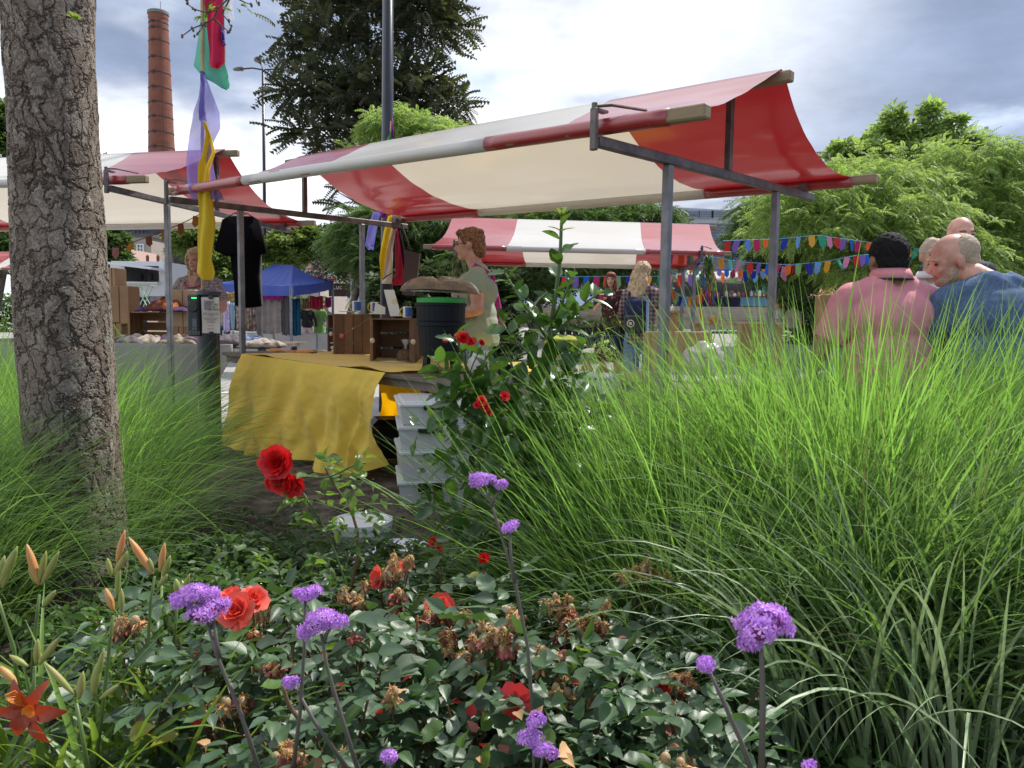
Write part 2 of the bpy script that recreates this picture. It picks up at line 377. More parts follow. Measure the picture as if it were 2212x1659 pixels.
# ------------------------------------------------------------------ ground
def sheet(name, pts, z, m):
    g = G(); g.add([(x, y, z) for x, y in pts], [tuple(range(len(pts)))]); return struct(obj(name, g, m))
def ground_h(x, y):
    k = min(1, max(0, (x + 1.5) / 3)); k = k * k * (3 - 2 * k); q = max(0, min(y, 24) - 9.5); return -0.004 + .052 * q * k
def _g1(u, v):
    x = -14 + 34 * u; y = -6 + 46 * v; return (x, y, ground_h(x, y))
g = G(); g.grid(_g1, 68, 92)
g.add([(-600, -60, -.02), (600, -60, -.02), (600, 900, -.02), (-600, 900, -.02)], [(0, 1, 2, 3)])
struct(obj('ground', g, M_asph, smooth=True))
def bed_fn(u, v):
    x = -7 + 14 * u; y = -1.2 + v * 8.6 + 0.28 * x * (v ** 3)
    e = min(1, min(v, 1 - v, u, 1 - u) * 9)
    return (x, y, 0.002 + e * (0.045 + 0.05 * mnoise.noise(Vector((x * 2.1, y * 2.1, 0))) + 0.018 * mnoise.noise(Vector((x * 11, y * 11, 3)))))
g = G(); g.grid(bed_fn, 120, 90); struct(obj('planting_bed', g, M_soil, smooth=True))
# parking lines left of the stall
for k, (a, b) in enumerate([((455, 850), (512, 846)), ((462, 886), (516, 884)), ((452, 938), (505, 921))]):
    p, q = gnd(*a, 0.004), gnd(*b, 0.004); d = (q - p) / np.linalg.norm(q - p); n_ = np.array([-d[1], d[0], 0]) * .06
    p = p - d * 1.2; q = q + d * 1.5
    g = G(); g.add([p - n_, q - n_, q + n_, p + n_], [(0, 1, 2, 3)]); o = obj('painted_line', g, M_line); struct(o)

# ------------------------------------------------------------------ market stalls
def s_at(PT, px, v, dz):
    lo, hi = -0.6, 1.6
    f = lambda s: proj(PT(s, v) + np.array([0, 0, dz]))[0] - px
    xs = np.linspace(lo, hi, 441); val = [f(x) for x in xs]
    for i in range(440):
        if val[i] * val[i + 1] <= 0: return xs[i] + (xs[i + 1] - xs[i]) * val[i] / (val[i] - val[i + 1] + 1e-12)
    return xs[int(np.argmin(np.abs(val)))]
def make_stall(label, fA, fB, L, k, posts, kz, bounds, cols, wood, name='market_stall', group='red and white canopied market stalls', foot=None, table=None, batten=0.052, sag=(0.05, 0.11), nsub=14, wr=0.006, seed=0, tw=1.1, rearv=None):
    (A, yA, tA), (B, yB, tB) = fA, fB; A = np.array(A, float); B = np.array(B, float)
    dA = np.array([math.sin(yA) * math.cos(tA), math.cos(yA) * math.cos(tA), math.sin(tA)]); dB = np.array([math.sin(yB) * math.cos(tB), math.cos(yB) * math.cos(tB), math.sin(tB)])
    def PT(s, v): return (A + dA * v) * (1 - s) + (B + dB * v) * s
    ctr = PT(.5, L / 2); t = thing(name, label, 'market stall', (ctr[0], ctr[1], 0.0), group=group)
    Z = np.array([0, 0, 1.0]); U = (B - A) / np.linalg.norm(B - A)
    for (o_, d_) in ((A, dA), (B, dB)):
        g = G(); g.bar(o_ - Z * 0.022 - d_ * 0.02, o_ + d_ * L - Z * 0.022, 0.036, 0.044, bev=0.004); obj('cross_beam', g, M_rust, t)
        for v in posts:
            p = o_ + d_ * v; g = G(); g.bar((p[0], p[1], -0.02), (p[0], p[1], p[2] - 0.045), 0.04, 0.04, up=U, bev=0.004)
            g.box((p[0], p[1], 0.012), (0.09, 0.09, 0.02)); obj('post', g, M_galv, t)
        p = o_ + d_ * k; g = G(); g.bar(p, p + Z * (kz - 0.03), 0.034, 0.034, up=U, bev=0.003); obj('king_post', g, M_rust, t)
        # clamp that holds the front batten
        g = G(); h = o_ - d_ * 0.045
        g.bar(h - Z * 0.06, h + Z * 0.105, 0.03, 0.022, up=d_, bev=0.003); g.bar(h + Z * 0.10, h + d_ * 0.075 + Z * 0.10, 0.03, 0.01)
        g.tube([h + Z * 0.112 - U * 0.01, h + Z * 0.118 + d_ * .05 + U * .05, h + Z * 0.105 + d_ * .16 + U * .14], 0.006, 6)
        g.tube([h + Z * 0.095, h + Z * 0.125], 0.012, 8)
        obj('clamp', g, M_rust, t)
        g = G(); g.box(o_ + d_ * (L - 0.14) + Z * 0.02, (0.05, 0.05, 0.045), rotz(-yA)); obj('batten_shoe', g, M_rust, t)
    rv = L - 0.10 if rearv is None else rearv
    key = [(0.03, 0.045), (k, kz), (rv, 0.045)]
    for (v, dz), (sa, sb), bn in zip(key, wood, ('front', 'ridge', 'rear')):
        g = G(); g.bar(PT(sa, v) + Z * dz, PT(sb, v) + Z * dz, batten, batten, bev=0.006); obj('batten', g, M_batten, t)['label'] = bn + ' wooden batten'
    S = np.array(bounds, float)   # rows = stripe boundaries, columns = s at front, ridge, rear
    nt = 30
    def surf(si, tt):
        if tt < 0.32: x = tt / .32; s_ = si[0] * (1 - x) + si[1] * x; v = key[0][0] * (1 - x) + key[1][0] * x; z = key[0][1] * (1 - x) + key[1][1] * x - 4 * sag[0] * x * (1 - x) * .8
        else: x = (tt - .32) / .68; s_ = si[1] * (1 - x) + si[2] * x; v = key[1][0] * (1 - x) + key[2][0] * x; z = key[1][1] * (1 - x) + key[2][1] * x - 4 * sag[1] * x * (1 - x)
        edge = math.sin(math.pi * x)
        s_mid = (S[0].mean() + S[-1].mean()) / 2; s_ = s_mid + (s_ - s_mid) * (1 - 0.012 * edge)
        z += .018 + .026 * math.exp(-((tt - .32) / .10) ** 2)
        wv = wr * edge * (mnoise.noise(Vector((s_ * 9, v * 2.2 + seed, seed))) * 2.2 + math.sin(v * 34 + 3 * mnoise.noise(Vector((s_ * 5, v * 2, seed)))) * (0.25 + .8 * abs(mnoise.noise(Vector((s_ * 3 + 9, v * .6, seed))))))
        wv += wr * 1.3 * edge * math.sin(s_ * 60 + v * 6) * max(0, mnoise.noise(Vector((s_ * 4, 5 + v, seed)))) * 1.5
        return PT(s_, v) + Z * (z + wv)
    g = G()
    for c in range(len(S) - 1):
        g.grid(lambda a, b: surf(S[c] * (1 - a) + S[c + 1] * a, b), nsub if c else nsub, nt * 2, mi=cols[c])
        for kk, ww, hh in ((0, 0.064, 0.064), (2, 0.066, 0.078)):
            v, dz = key[kk]; s0, s1 = S[c][kk], S[c + 1][kk]; dz2 = dz - (0.006 if kk else 0)
            P = [PT(s0 + (s1 - s0) * q / 12, v) + Z * (dz2 + .0016 * mnoise.noise(Vector((q * .7, c, seed)))) for q in range(13)]
            ga = G(); ga.tube(P, ww * .53, 12); Vx = np.concatenate(ga.v)
            ctr_ = PT((s0 + s1) / 2, v)   # squash the round sleeve towards the square batten
            g.add(Vx, ga.f, mi=cols[c])
    obj('canopy', g, [M_red, M_white], t, smooth=True)
    return t, PT, dA, dB
SA = ((-2.461, 5.567, 1.907), R(40.98), R(0.74)); SB = ((0.346, 3.146, 1.793), R(42.36), R(1.53))
_A = np.array(SA[0]); _B = np.array(SB[0])
def _PT(s, v):
    f = lambda q: np.array([math.sin(q[1]) * math.cos(q[2]), math.cos(q[1]) * math.cos(q[2]), math.sin(q[2])])
    return (_A + f(SA) * v) * (1 - s) + (_B + f(SB) * v) * s
KV, LV = 1.106, 2.22
def sfr(px): return s_at(_PT, px, 0.03, 0.045)
def srd(px): return s_at(_PT, px, KV, 0.42)
def srr(px): return s_at(_PT, px, LV - 0.10, 0.045)
bb = [(sfr(378), srd(650), srr(872)), (sfr(530), srd(802), srr(1037)), (sfr(1053), srd(1320), srr(1525)), (sfr(1447), srd(1690), srr(1842))]
print('STALL s', np.round(bb, 3), 'ends', round(sfr(1530), 3), round(srd(1712), 3), round(srr(1895), 3), round(srd(620), 3))
print('ridge R', proj(_PT(srd(1712), KV) + np.array([0, 0, .42])), 'rear', proj(_PT(srr(1895), LV - .1) + np.array([0, 0, .045])), 'front', proj(_PT(sfr(1530), .03) + np.array([0, 0, .045])))
main_stall, PT, dA, dB = make_stall('large red and white striped market stall in the middle foreground with the yellow cloth table', SA, SB, LV, KV, (0.525, 1.694), 0.42, bb, (0, 1, 0),
    ((sfr(366), sfr(1530)), (srd(620), srd(1712)), (srr(850), srr(1895))))

# second stall to the left, behind the trunk
yaw2 = R(12)
A2 = at(-190, 425, 0) if False else None
H2 = np.array([-2.92, 5.60, 1.985])
u2 = np.array([-math.cos(yaw2), math.sin(yaw2), 0]); F2 = (H2 + u2 * 3.7, yaw2, R(0.0)); F2b = (H2, yaw2, R(0.0))
def _P2(s, v):
    d = np.array([math.sin(yaw2), math.cos(yaw2), 0]); return (F2[0] + d * v) * (1 - s) + (H2 + d * v) * s
L2, K2 = 2.62, 1.31
f2 = lambda px: s_at(_P2, px, .03, .045); r2 = lambda px: s_at(_P2, px, K2, .50); e2 = lambda px: s_at(_P2, px, L2 - .1, .045)
b2 = [(-.12, -.12, -.12), (.12, .12, .12), (f2(150), r2(268), e2(400)), (f2(277), r2(487), e2(650))]
b2[2] = (.62, .62, .62) if not (0.3 < b2[2][0] < .9) else (b2[2][0], r2(290), b2[2][0])
print('STALL2', np.round(b2, 3), round(r2(515), 3), round(e2(680), 3), round(f2(318), 3))
make_stall('red and white market stall at the left behind the trunk with a scarf table', F2, F2b, L2, K2, (0.62, 2.0), 0.50, b2, (0, 1, 0),
    ((-.16, f2(318)), (-.16, r2(515)), (-.16, e2(681))), seed=4)
# third stall, in the middle distance
def stall3(label, pl, pr, y_l, y_r, d, L, kz, split, name='market_stall', ends=None, seed=8):
    """front batten from pixel pl to pr at distances y_l, y_r"""
    P0 = at(*pl, y_l); P1 = at(*pr, y_r); P0[2] = P1[2] = (P0[2] + P1[2]) / 2; yaw = math.atan2(-(P1 - P0)[1], (P1 - P0)[0])
    W = np.linalg.norm(P1 - P0); ov = 0.10
    uu = (P1 - P0) / W; A = P0 + uu * .28 * W / 3.6 - np.array([0, 0, .045]); B = P1 - uu * .28 * W / 3.6 - np.array([0, 0, .045])
    span = np.linalg.norm(B - A); e = (.28 * W / 3.6) / span
    bs = [(-e, -e, -e)] + [(s_, s_, s_) for s_ in split] + [(1 + e, 1 + e, 1 + e)]
    yaw += R(13)
    return make_stall(label, (A, yaw, 0), (B, yaw, 0), L, L / 2, (L * .24, L * .76), kz, bs, (0, 1, 0), ((-e - .035, 1 + e + .035),) * 3, seed=seed, nsub=10)
s3, PT3, _, _ = stall3('red and white striped market stall in the middle distance with plant trays', (932, 533), (1562, 547), 8.7, 9.1, 0, 2.5, 0.50, (0.20, 0.765))
# ------------------------------------------------------------------ main stall table and what stands on it
Z3 = np.array([0, 0, 1.0])
dV = (dA + dB) / 2; dV[2] = 0; dV /= np.linalg.norm(dV)
dU = (_B - _A); dU[2] = 0; SPAN = np.linalg.norm(dU); dU = dU / SPAN
def TB(s, v, dz=0.0):
    p = PT(s, v).copy(); p[2] = 0.773 - 0.114 * s + dz; return p
def TBs(px, v, dz=0.0):
    xs = np.linspace(-.3, 1.4, 500); val = [abs(proj(TB(x, v, dz))[0] - px) for x in xs]; return xs[int(np.argmin(val))]
for k in range(7):   # boards of the table
    v0 = 0.42 + k * 0.195; g = G()
    g.bar(TB(-0.035, v0 + .095, -.016), TB(1.06, v0 + .095, -.016), 0.188, 0.026, bev=0.004); obj('table_board', g, M_board, main_stall)
for v in (0.47, 1.72):
    g = G(); g.bar(TB(-.03, v, -.055), TB(1.05, v, -.055), 0.04, 0.05); obj('table_rail', g, M_board, main_stall)
s_leg = TBs(912, .48)
g = G(); p = TB(s_leg, .50); g.bar((p[0], p[1], 0), (p[0], p[1], p[2] - .03), .034, .034, up=dU); obj('table_leg', g, M_rust, main_stall)
for s_, v in ((s_leg, 1.7), (.97, .5)):
    g = G(); p = TB(s_, v); g.bar((p[0], p[1], 0), (p[0], p[1], p[2] - .03), .034, .034, up=dU); obj('table_leg', g, M_rust, main_stall)

M_yel = mat('yellow_cotton', (0.98, 0.70, 0.11), 0.85, var=0.05, scale=4, trans=0.25, tcol=(0.98, 0.56, 0.06), sheen=0.2)
M_org = mat('orange_cotton', (0.90, 0.42, 0.01), 0.85, trans=0.55, tcol=(1.0, 0.50, 0.0))
sL, sR = TBs(524, .40), TBs(834, .40)
def cloth_top(u, v_):
    s_ = sL + (sR + .16 * v_ - sL) * u; v = .405 + 1.30 * v_
    z = .006 + .004 * mnoise.noise(Vector((s_ * 14, v * 6, 2))) + (.006 * abs(math.sin(v * 21 + s_ * 12)) if u > .7 else 0) + .016 * max(0, math.sin(u * 9 - v_ * 5)) ** 6
    return TB(s_, v, z)
def cloth_drop(u, t):
    s_ = sL + (sR - sL) * u
    f1 = math.sin(2 * math.pi * (4.2 * u + .35 * t) + 1.7 * mnoise.noise(Vector((u * 5, t * 1.1, 7))))
    f2 = mnoise.noise(Vector((u * 12 + t * 2, t * 2.4, 4)))
    fan = t * (u - .55) * .05
    f3 = abs(mnoise.noise(Vector((u * 7 - t * 1.5, t * .8, 11)))); out = .006 + .03 * math.sin(min(1, t * 4) * math.pi / 2) + t ** .8 * (.05 + .055 * f1 * (.5 + .5 * u) + .075 * f2 - .09 * f3) + .005 * mnoise.noise(Vector((u * 40, t * 16, 2)))
    d_left = max(0, 1 - abs(u - .10 - .20 * t) / .11); out += .05 * d_left ** 2 * t * (1 - .3 * t)
    g_ = max(0, 1 - abs(u - (.62 + .10 * t)) / .09); out += .075 * g_ ** 2 * max(0, t - .35)
    g_ = max(0, 1 - abs(u - (.80 - .03 * t)) / .06); out += .05 * g_ ** 2 * t
    g_ = max(0, 1 - abs(u - (.93 - .10 * t)) / .05); out += .07 * g_ ** 2 * t ** .6
    zz = .70 - .03 * u + .025 * math.sin(u * 9) + .03 * max(0, math.sin(u * 14 - 9)) - .12 * max(0, u - .82) / .18
    s2 = s_ + fan / SPAN * 1.2 - .035 * (1 - u) ** 3 * t - .018 * math.sin(t * 3) * u ** 6
    p = TB(s2, .40) - dV * out; p[2] += .006 - .006 * min(1, t * 8) - zz * t + .006 * f2 * t
    return p
g = G(); g.grid(cloth_top, 60, 40); g.grid(cloth_drop, 120, 60)
def cloth_side(u, t):   # the short left end
    v = .405 + .55 * u; out = .01 + .05 * t * (1 + math.sin(u * 14)) * .5
    p = TB(sL, v) - dU * out; p[2] += .004 - (.62 - .25 * u) * t; return p
g.grid(cloth_side, 20, 24)
yc = obj('yellow_tablecloth', g, M_yel, smooth=True); tag(yc, 'mustard yellow cotton cloth draped over the front of the stall table', 'tablecloth')
s0, s1 = TBs(815, 1.5), TBs(1100, 1.5)
def orange(u, t):
    s_ = s0 + (s1 - s0) * u; drop = .50 - .32 * max(0, u - .45) / .55 + .05 * math.sin(u * 20)
    p = TB(s_, 1.52) + dV * .03 * math.sin(u * 26 + 2 * mnoise.noise(Vector((u * 6, t * 2, 0)))) * (.3 + t) ; p[2] -= .035 + drop * t; return p
g = G(); g.grid(orange, 60, 20); oc = obj('orange_cloth', g, M_org, smooth=True); tag(oc, 'bright orange cloth hanging under the table behind the storage boxes', 'cloth')

def crate(name, label, corner, ang, wd, dp, ht, m, open_face='front', group=None, knots=True):
    """slatted wooden crate standing on end: corner = nearest bottom corner, ang = yaw of its right face"""
    t = thing(name, label, 'crate', tuple(corner), group=group)
    ux = np.array([math.cos(ang), math.sin(ang), 0]); uy = np.array([-math.sin(ang), math.cos(ang), 0]); C = np.array(corner)
    def P(a, b, c): return C + ux * a + uy * b + Z3 * c
    th = .012
    def board(a, b, c, w_, h_, up, nm='plank'):
        g = G(); g.bar(P(*a), P(*b), w_, h_, up=up, bev=.002); obj(nm, g, m, t)
    n = 4
    for i in range(n):   # right face, vertical planks, faces the viewer
        a = (i + .5) * wd / n; board((a, th / 2, 0), (a, th / 2, ht), 0, wd / n - .005, th, uy) if open_face != 'front' else None
    if open_face == 'front':
        for i in range(3):  # back wall: slats
            c = ht * (i + .5) / 3; board((0, dp, c), (wd, dp, c), 0, th, ht / 3 - .014, uy if False else (0, 0, 1), 'plank')
        for a in (th, wd - th):   # side walls with vertical planks
            for i in range(3):
                b = (i + .5) * dp / 3; board((a, b, 0), (a, b, ht), 0, dp / 3 - .006, th, ux)
        for a in (.012, wd - .03):
            board((a + .01, -.006, 0), (a + .01, -.006, ht), 0, .04 if a > .1 else .02, .012, uy, 'corner_post')
    else:
        for i in range(3):
            b = (i + .5) * dp / 3; board((wd, b, 0), (wd, b, ht), 0, dp / 3 - .006, th, ux)
            board((0, dp, ht * (i + .5) / 3), (wd, dp, ht * (i + .5) / 3), 0, th, ht / 3 - .01, (0, 0, 1))
        board((.008, dp - .01, 0), (.008, dp - .01, ht), 0, .03, .02, ux, 'corner_post'); board((-.004, .012, 0), (-.004, .012, ht), 0, .026, .012, ux, 'corner_post')
    for c in (th / 2, ht - th / 2):
        for i in range(3):
            b = (i + .5) * dp / 3; board((0, b, c), (wd, b, c), 0, dp / 3 - .004, th, (0, 0, 1))
    return t, P
c1 = at(724, 776, 6.04)
cr1, P1c = crate('wooden_crate', 'dark wooden crate on the yellow cloth with its open side turned left', c1, R(24), .29, .32, .36, M_cratew, 'side', 'wooden crates on the stall table')
c2 = at(797, 788, 5.45)
cr2, P2c = crate('wooden_crate', 'dark wooden crate beside the black bin with its open side to the front', c2, R(-4), .335, .30, .335, M_cratew, 'front', 'wooden crates on the stall table')
M_pink = mat('pink_paint', (0.55, 0.10, 0.17), 0.5); M_cream = mat('cream_glaze', (0.62, 0.55, 0.42), 0.3)
M_blue = mat('royal_blue_cloth', (0.02, 0.05, 0.28), 0.8); M_mug = mat('mug_glaze', (0.75, 0.74, 0.70), 0.2); M_mugy = mat('mug_handle_yellow', (0.62, 0.50, 0.08), 0.3); M_mugb = mat('mug_blue', (0.02, 0.09, 0.36), 0.25)
M_straw = mat('brown_fibre', (0.16, 0.09, 0.05), 0.9, var=.4, scale=40); M_film = mat('clear_film', (0.8, 0.8, 0.8), 0.1, alpha=0.35, spec=1.0)
def knob(p, r, m, name='wooden_knob', label=None, cat='knob', parent=None):
    g = G(); g.ell(p, (r, r * .6, r * 1.1), 10, 8); o = obj(name, g, m, parent); 
    return o
knob(P1c(-.012, .10, .20), .017, M_cream, 'knob', parent=cr1); knob(P1c(.05, -.014, .185), .019, M_pink, 'knob', parent=cr1)
knob(P2c(.03, -.02, .175), .018, M_cream, 'knob', parent=cr2); knob(P2c(.325, -.02, .17), .018, M_cream, 'knob', parent=cr2)
g = G(); g.tube([P1c(.05, -.02, .19), P1c(.20, -.02, .28), P1c(.29, -.01, .345)], .0022, 5); obj('string', g, M_batten, cr1)
# things in the crates
g = G(); a = P1c(.06, .14, .03)
for k in range(3): g.box(a + Z3 * (k * .028), (.11, .12, .022), rotz(.3 + k * .2), bev=.01)
tag(obj('folded_cloth', g, M_paper, smooth=True), 'stack of folded white cloths inside the left crate', 'cloth')
g = G()
for k in range(9): g.ell(P1c(.15 + .04 * rnd.random(), .08 + .05 * rnd.random(), .03 + .07 * rnd.random()), (.03, .028, .02), 8, 6)
tag(obj('ribbon_pile', g, M_blue, smooth=True), 'dark blue ribbon bundle inside the left crate', 'ribbon')
g = G(); a = P2c(.24, .12, .014); g.lathe([(.03, 0), (.062, .02), (.07, .05), (.055, .085), (.018, .10)], a, 16)
bp = obj('gift_parcel', g, M_straw, smooth=True); tag(bp, 'round brown parcel in clear film inside the right crate', 'parcel')
g = G(); g.lathe([(.014, .098), (.008, .12), (.035, .165), (.03, .17)], a, 9, sx=1, sy=.4); obj('film_tuft', g, M_film, bp, smooth=True)
g = G(); g.lathe([(.01, .002), (.08, .004), (.105, .014), (.10, .016), (.06, .008)], P2c(.17, .07, .014), 24, sy=.6)
tag(obj('oval_plate', g, M_mug, smooth=True), 'white oval plate lying on the floor of the right crate', 'plate')
# mugs, cards and papers on top of the crates
def mug(px, py, y, h, label, blue=True):
    c = at(px, py, y); r = h * .42; t = thing('mug', label, 'mug', tuple(c), group='mugs on top of the crates')
    g = G(); g.lathe([(r * .9, 0), (r, .004), (r, h), (r * .92, h), (r * .9, .01)], c, 20); obj('cup', g, M_mug, t, smooth=False)
    g = G(); an = np.linspace(-1.5, 1.5, 9); g.tube([c + np.array([-r - .018 * math.cos(q) * 1.3 + .004, -.005, h / 2 + h * .36 * math.sin(q)]) for q in an], .005, 6); obj('handle', g, M_mugy, t, smooth=True)
    if blue:
        g = G(); g.lathe([(r + .0012, h * .08), (r + .0012, h * .92)], c, 20, cap=False)
        g.f = [f for i, f in enumerate(g.f) if 13 < i % 20 or i % 20 < 1]; g.m = [0] * len(g.f); obj('blue_band', g, M_mugb, t)
mug(770, 673, 6.15, .085, 'white mug with a blue side and yellow handle on the left crate')
mug(809, 674, 6.2, .08, 'white and dark mug beside the steel post on the left crate', True)
mug(880, 686, 5.55, .08, 'mug with two yellow handles on the right crate beside the black bin')
def card(pts, y, m, name, label, cat, tilt=0.0, th=.003):
    P = [at(px, py, y + tilt * (pts[0][1] - py) * .001) for px, py in pts]; g = G(); n = len(P); nn = np.array([0, th, 0])
    g.add(np.array(P + [p + nn for p in P]), [tuple(range(n)), tuple(range(n, 2 * n))[::-1]] + [(i, (i + 1) % n, (i + 1) % n + n, i + n) for i in range(n)]); o = obj(name, g, m)
    return tag(o, label, cat) if label else o
lc = card([(829, 626), (851, 626), (867, 683), (843, 683)], 5.6, M_paper, 'leaning_card', 'tall white card with a yellow spot leaning on the right crate', 'card', .5)
g = G(); g.lathe([(.024, 0), (.024, .002)], (0, 0, 0), 20, sx=.8); 
g.v = [np.concatenate(g.v) @ rotx(R(90)).T + at(852, 652, 5.586)]; o = obj('yellow_spot', g, mat('pale_yellow_print', (0.75, 0.68, 0.40), 0.7)); o.parent = lc; o.location = np.array(o.location) - wloc(lc)
card([(795, 678), (808, 673), (811, 653), (832, 664), (832, 679)], 5.75, M_paper, 'cut_card', 'white cut card standing on the right crate beside the post', 'card')
g = G(); g.box(at(752, 673, 6.2), (.14, .10, .006), rotz(.3)); tag(obj('paper_sheet', g, M_paper), 'sheet of white paper lying on top of the left crate', 'paper')
g = G(); g.lathe([(.02, 0), (.035, .012), (.036, .02), (.03, .02)], at(870, 683, 5.6), 14); tag(obj('wooden_bowl', g, M_cratel, smooth=True), 'small wooden bowl on top of the right crate', 'bowl')
# orange brushes and trays lying on the yellow cloth
M_orw = mat('orange_wood', (0.62, 0.27, 0.07), 0.4, var=.15, scale=12)
def brush(px, py, label, sx=1.0, ang=0):
    xs = np.linspace(5, 6.6, 300); y = min(xs, key=lambda q: abs(at(px, py, q)[2] - (0.773 - .114 * .15)))
    c = at(px, py, y) + Z3 * .022; t = thing('wooden_brush', label, 'brush', tuple(c), group='orange wooden brushes')
    g = G(); g.ell(c, (.075 * sx, .035, .022), 14, 8, rotz(ang)); obj('brush_head', g, M_orw, t, smooth=True)
    g = G(); d = rotz(ang) @ np.array([1, 0, 0]); g.tube([c + d * .06 * sx, c + d * .10 * sx, c + d * .15 * sx], [.014, .009, .007], 8); obj('handle', g, M_orw, t, smooth=True)
brush(593, 764, 'orange wooden brush lying left on the yellow cloth', .85, R(-8)); brush(660, 766, 'larger orange wooden brush lying next to the left crate', 1.1, R(184))
g = G(); g.box(at(640, 764, 6.1) + Z3 * .01, (.32, .10, .012), rotz(-.1), bev=.005); tag(obj('black_tray', g, M_black), 'thin black tray on the yellow cloth behind the orange brushes', 'tray')

# tall black compost bin with green lid, brown sack on top
bc = at(952, 800, 4.98); t = thing('compost_bin', 'tall dark two tier compost bin with green lid on the stall table', 'bin', tuple(bc))
M_bin = mat('dark_blue_plastic', (0.006, 0.009, 0.014), 0.5, spec=.25, bump=.05, bscale=30)
g = G(); g.lathe([(.115, .09), (.140, .10), (.150, .29), (.163, .292), (.163, .315), (.158, .318)], bc, 28); obj('lower_tub', g, M_bin, t, smooth=False)
g = G(); g.lathe([(.150, .30), (.157, .325), (.160, .42), (.168, .422), (.168, .438), (.160, .44)], bc, 28); obj('upper_tub', g, M_bin, t)
g = G(); g.lathe([(.158, .44), (.160, .468), (.150, .473), (.05, .478)], bc, 28); obj('lid', g, mat('green_plastic', (0.03, 0.36, 0.06), 0.35), t)
for a in (-2.4, -.7, .9, 2.5):
    p = bc + np.array([math.cos(a) * .115, math.sin(a) * .115, 0]); g = G(); g.bar(p + Z3 * .11, p * 1.0 + np.array([math.cos(a) * .01, math.sin(a) * .01, 0]), .045, .018, up=(math.cos(a), math.sin(a), 0)); obj('leg', g, M_bin, t)
def pillow(u, v, top):
    a, b = u * 2 - 1, v * 2 - 1; h = (max(0, 1 - abs(a) ** 3.2) * max(0, 1 - abs(b) ** 2.6)) ** .55
    nz = mnoise.noise(Vector((a * 3, b * 3, top * 5))) * .012 * h + .014 * abs(mnoise.noise(Vector((a * 6, b * 3, 3)))) * h
    cr = -.018 * math.exp(-((a + .12 + .1 * b) / .06) ** 2) * h
    x = a * .255; y = b * .15; return bc + np.array([x, y * (1 - .15 * a * a), .487 + .035 + (h * .085 + nz * .9 + cr if top else -h * .012) - .018 * abs(a) ** 3 - .008 * a])
g = G(); g.grid(lambda u, v: pillow(u, v, 1), 44, 26); g.grid(lambda u, v: pillow(u, v, 0), 44, 26)
M_sack = mat('brown_compost_bag', (0.15, 0.095, 0.06), 0.25, var=.35, scale=25, spec=.9, coat=.5, bump=.15, bscale=25)
sk = obj('compost_sack', g, M_sack, smooth=True); tag(sk, 'plump brown plastic sack lying on the green lid of the black bin', 'sack')
# glass jar, black pots on the right part of the table
g = G(); g.lathe([(.05, 0), (.07, .01), (.075, .10), (.062, .13), (.065, .14)], at(1035, 805, 4.9), 18); tag(obj('plastic_jar', g, M_clearw, smooth=True), 'clear plastic jar standing right of the black bin behind the roses', 'jar')
def onT(px, v, dz=0.0): return TB(TBs(px, v), v, dz)
for k, (px, v, r, h) in enumerate([(1090, .8, .05, .09), (1120, .75, .05, .08)]):
    g = G(); g.lathe([(r * .8, 0), (r, h), (r * .9, h), (r * .75, .01)], onT(px, v), 14); tag(obj('black_pot', g, M_black), ['left', 'right'][k] + ' small black pot on the bare table boards', 'pot', 'small black pots on the bare boards')
# white ribbed plastic trays and cardboard cones further along
for k, (px, w_, dy) in enumerate([(1230, .30, 0), (1290, .26, .05)]):
    c = onT(px, .62 + dy, .055 + .0 * k); t = thing('white_tray', ['long white perforated tray on the table behind the holly', 'shorter white perforated tray behind the grass tips'][k], 'tray', tuple(c))
    g = G(); g.box(c, (w_, .18, .10), rotz(R(-41)), bev=.006); obj('tub', g, M_wplas, t)
    g = G()
    for q in range(8): g.box(c + rotz(R(-41)) @ np.array([(-.43 + q * .123) * w_, -.0905, .03]), (.012, .004, .012), rotz(R(-41)))
    obj('vent_hole', g, M_black, t); t.children[-1]['kind'] = 'stuff'
for k, px in enumerate((1205, 1232, 1268, 1300, 1335)):
    c = onT(px, 1.15, .0); t = thing('card_display', 'folded brown card display, number from the holly: ' + ['first', 'second', 'third', 'fourth', 'fifth'][k], 'card display', tuple(c), group='folded card displays on the table')
    g = G(); h = .15; rz = rotz(R(-20 + 12 * k)); g.add(np.array([(-.07, -.03, 0), (.07, -.03, 0), (0, .0, h), (-.07, .05, 0), (.07, .05, 0)]) @ rz.T + c, [(0, 1, 2), (3, 2, 4), (0, 2, 3), (1, 4, 2)]); obj('card', g, M_card, t)
    g = G(); g.lathe([(.017, 0), (.017, .002)], (0, 0, 0), 14); g.v = [(np.concatenate(g.v) @ rotx(R(70)).T) @ rz.T + c + rz @ np.array([0, -.0205, .055])]; obj('sticker', g, M_paper, t)
for k, (px, v, w_, d_, h_, m, lb) in enumerate([(1340, .8, .16, .12, .09, M_cratel, 'low light brown box of small goods on the table'), (1385, .75, .14, .14, .13, M_card2, 'taller light brown box beside the right steel post')]):
    c = onT(px, v, h_ / 2); g = G(); g.box(c, (w_, d_, h_), rotz(R(-38)), bev=.003); tag(obj('small_box', g, m), lb, 'box')
def panel(px0, py0, px1, py1, y, th, m, label, name='cardboard_box', yaw=0):
    a, b = at(px0, py0, y), at(px1, py1, y); c = (a + b) / 2; t = thing(name, label, 'box', tuple(c))
    g = G(); g.box(c, (abs(b[0] - a[0]), th, abs(a[2] - b[2])), rotz(yaw), bev=.003); obj('sheet', g, m, t)
    for q in range(3):
        g = G(); g.box(c + rotz(yaw) @ np.array([(-.3 + .3 * q) * abs(b[0] - a[0]), -th / 2 - .001, 0]), (.006, .003, abs(a[2] - b[2]) * .96), rotz(yaw)); obj('crease', g, M_card, t)
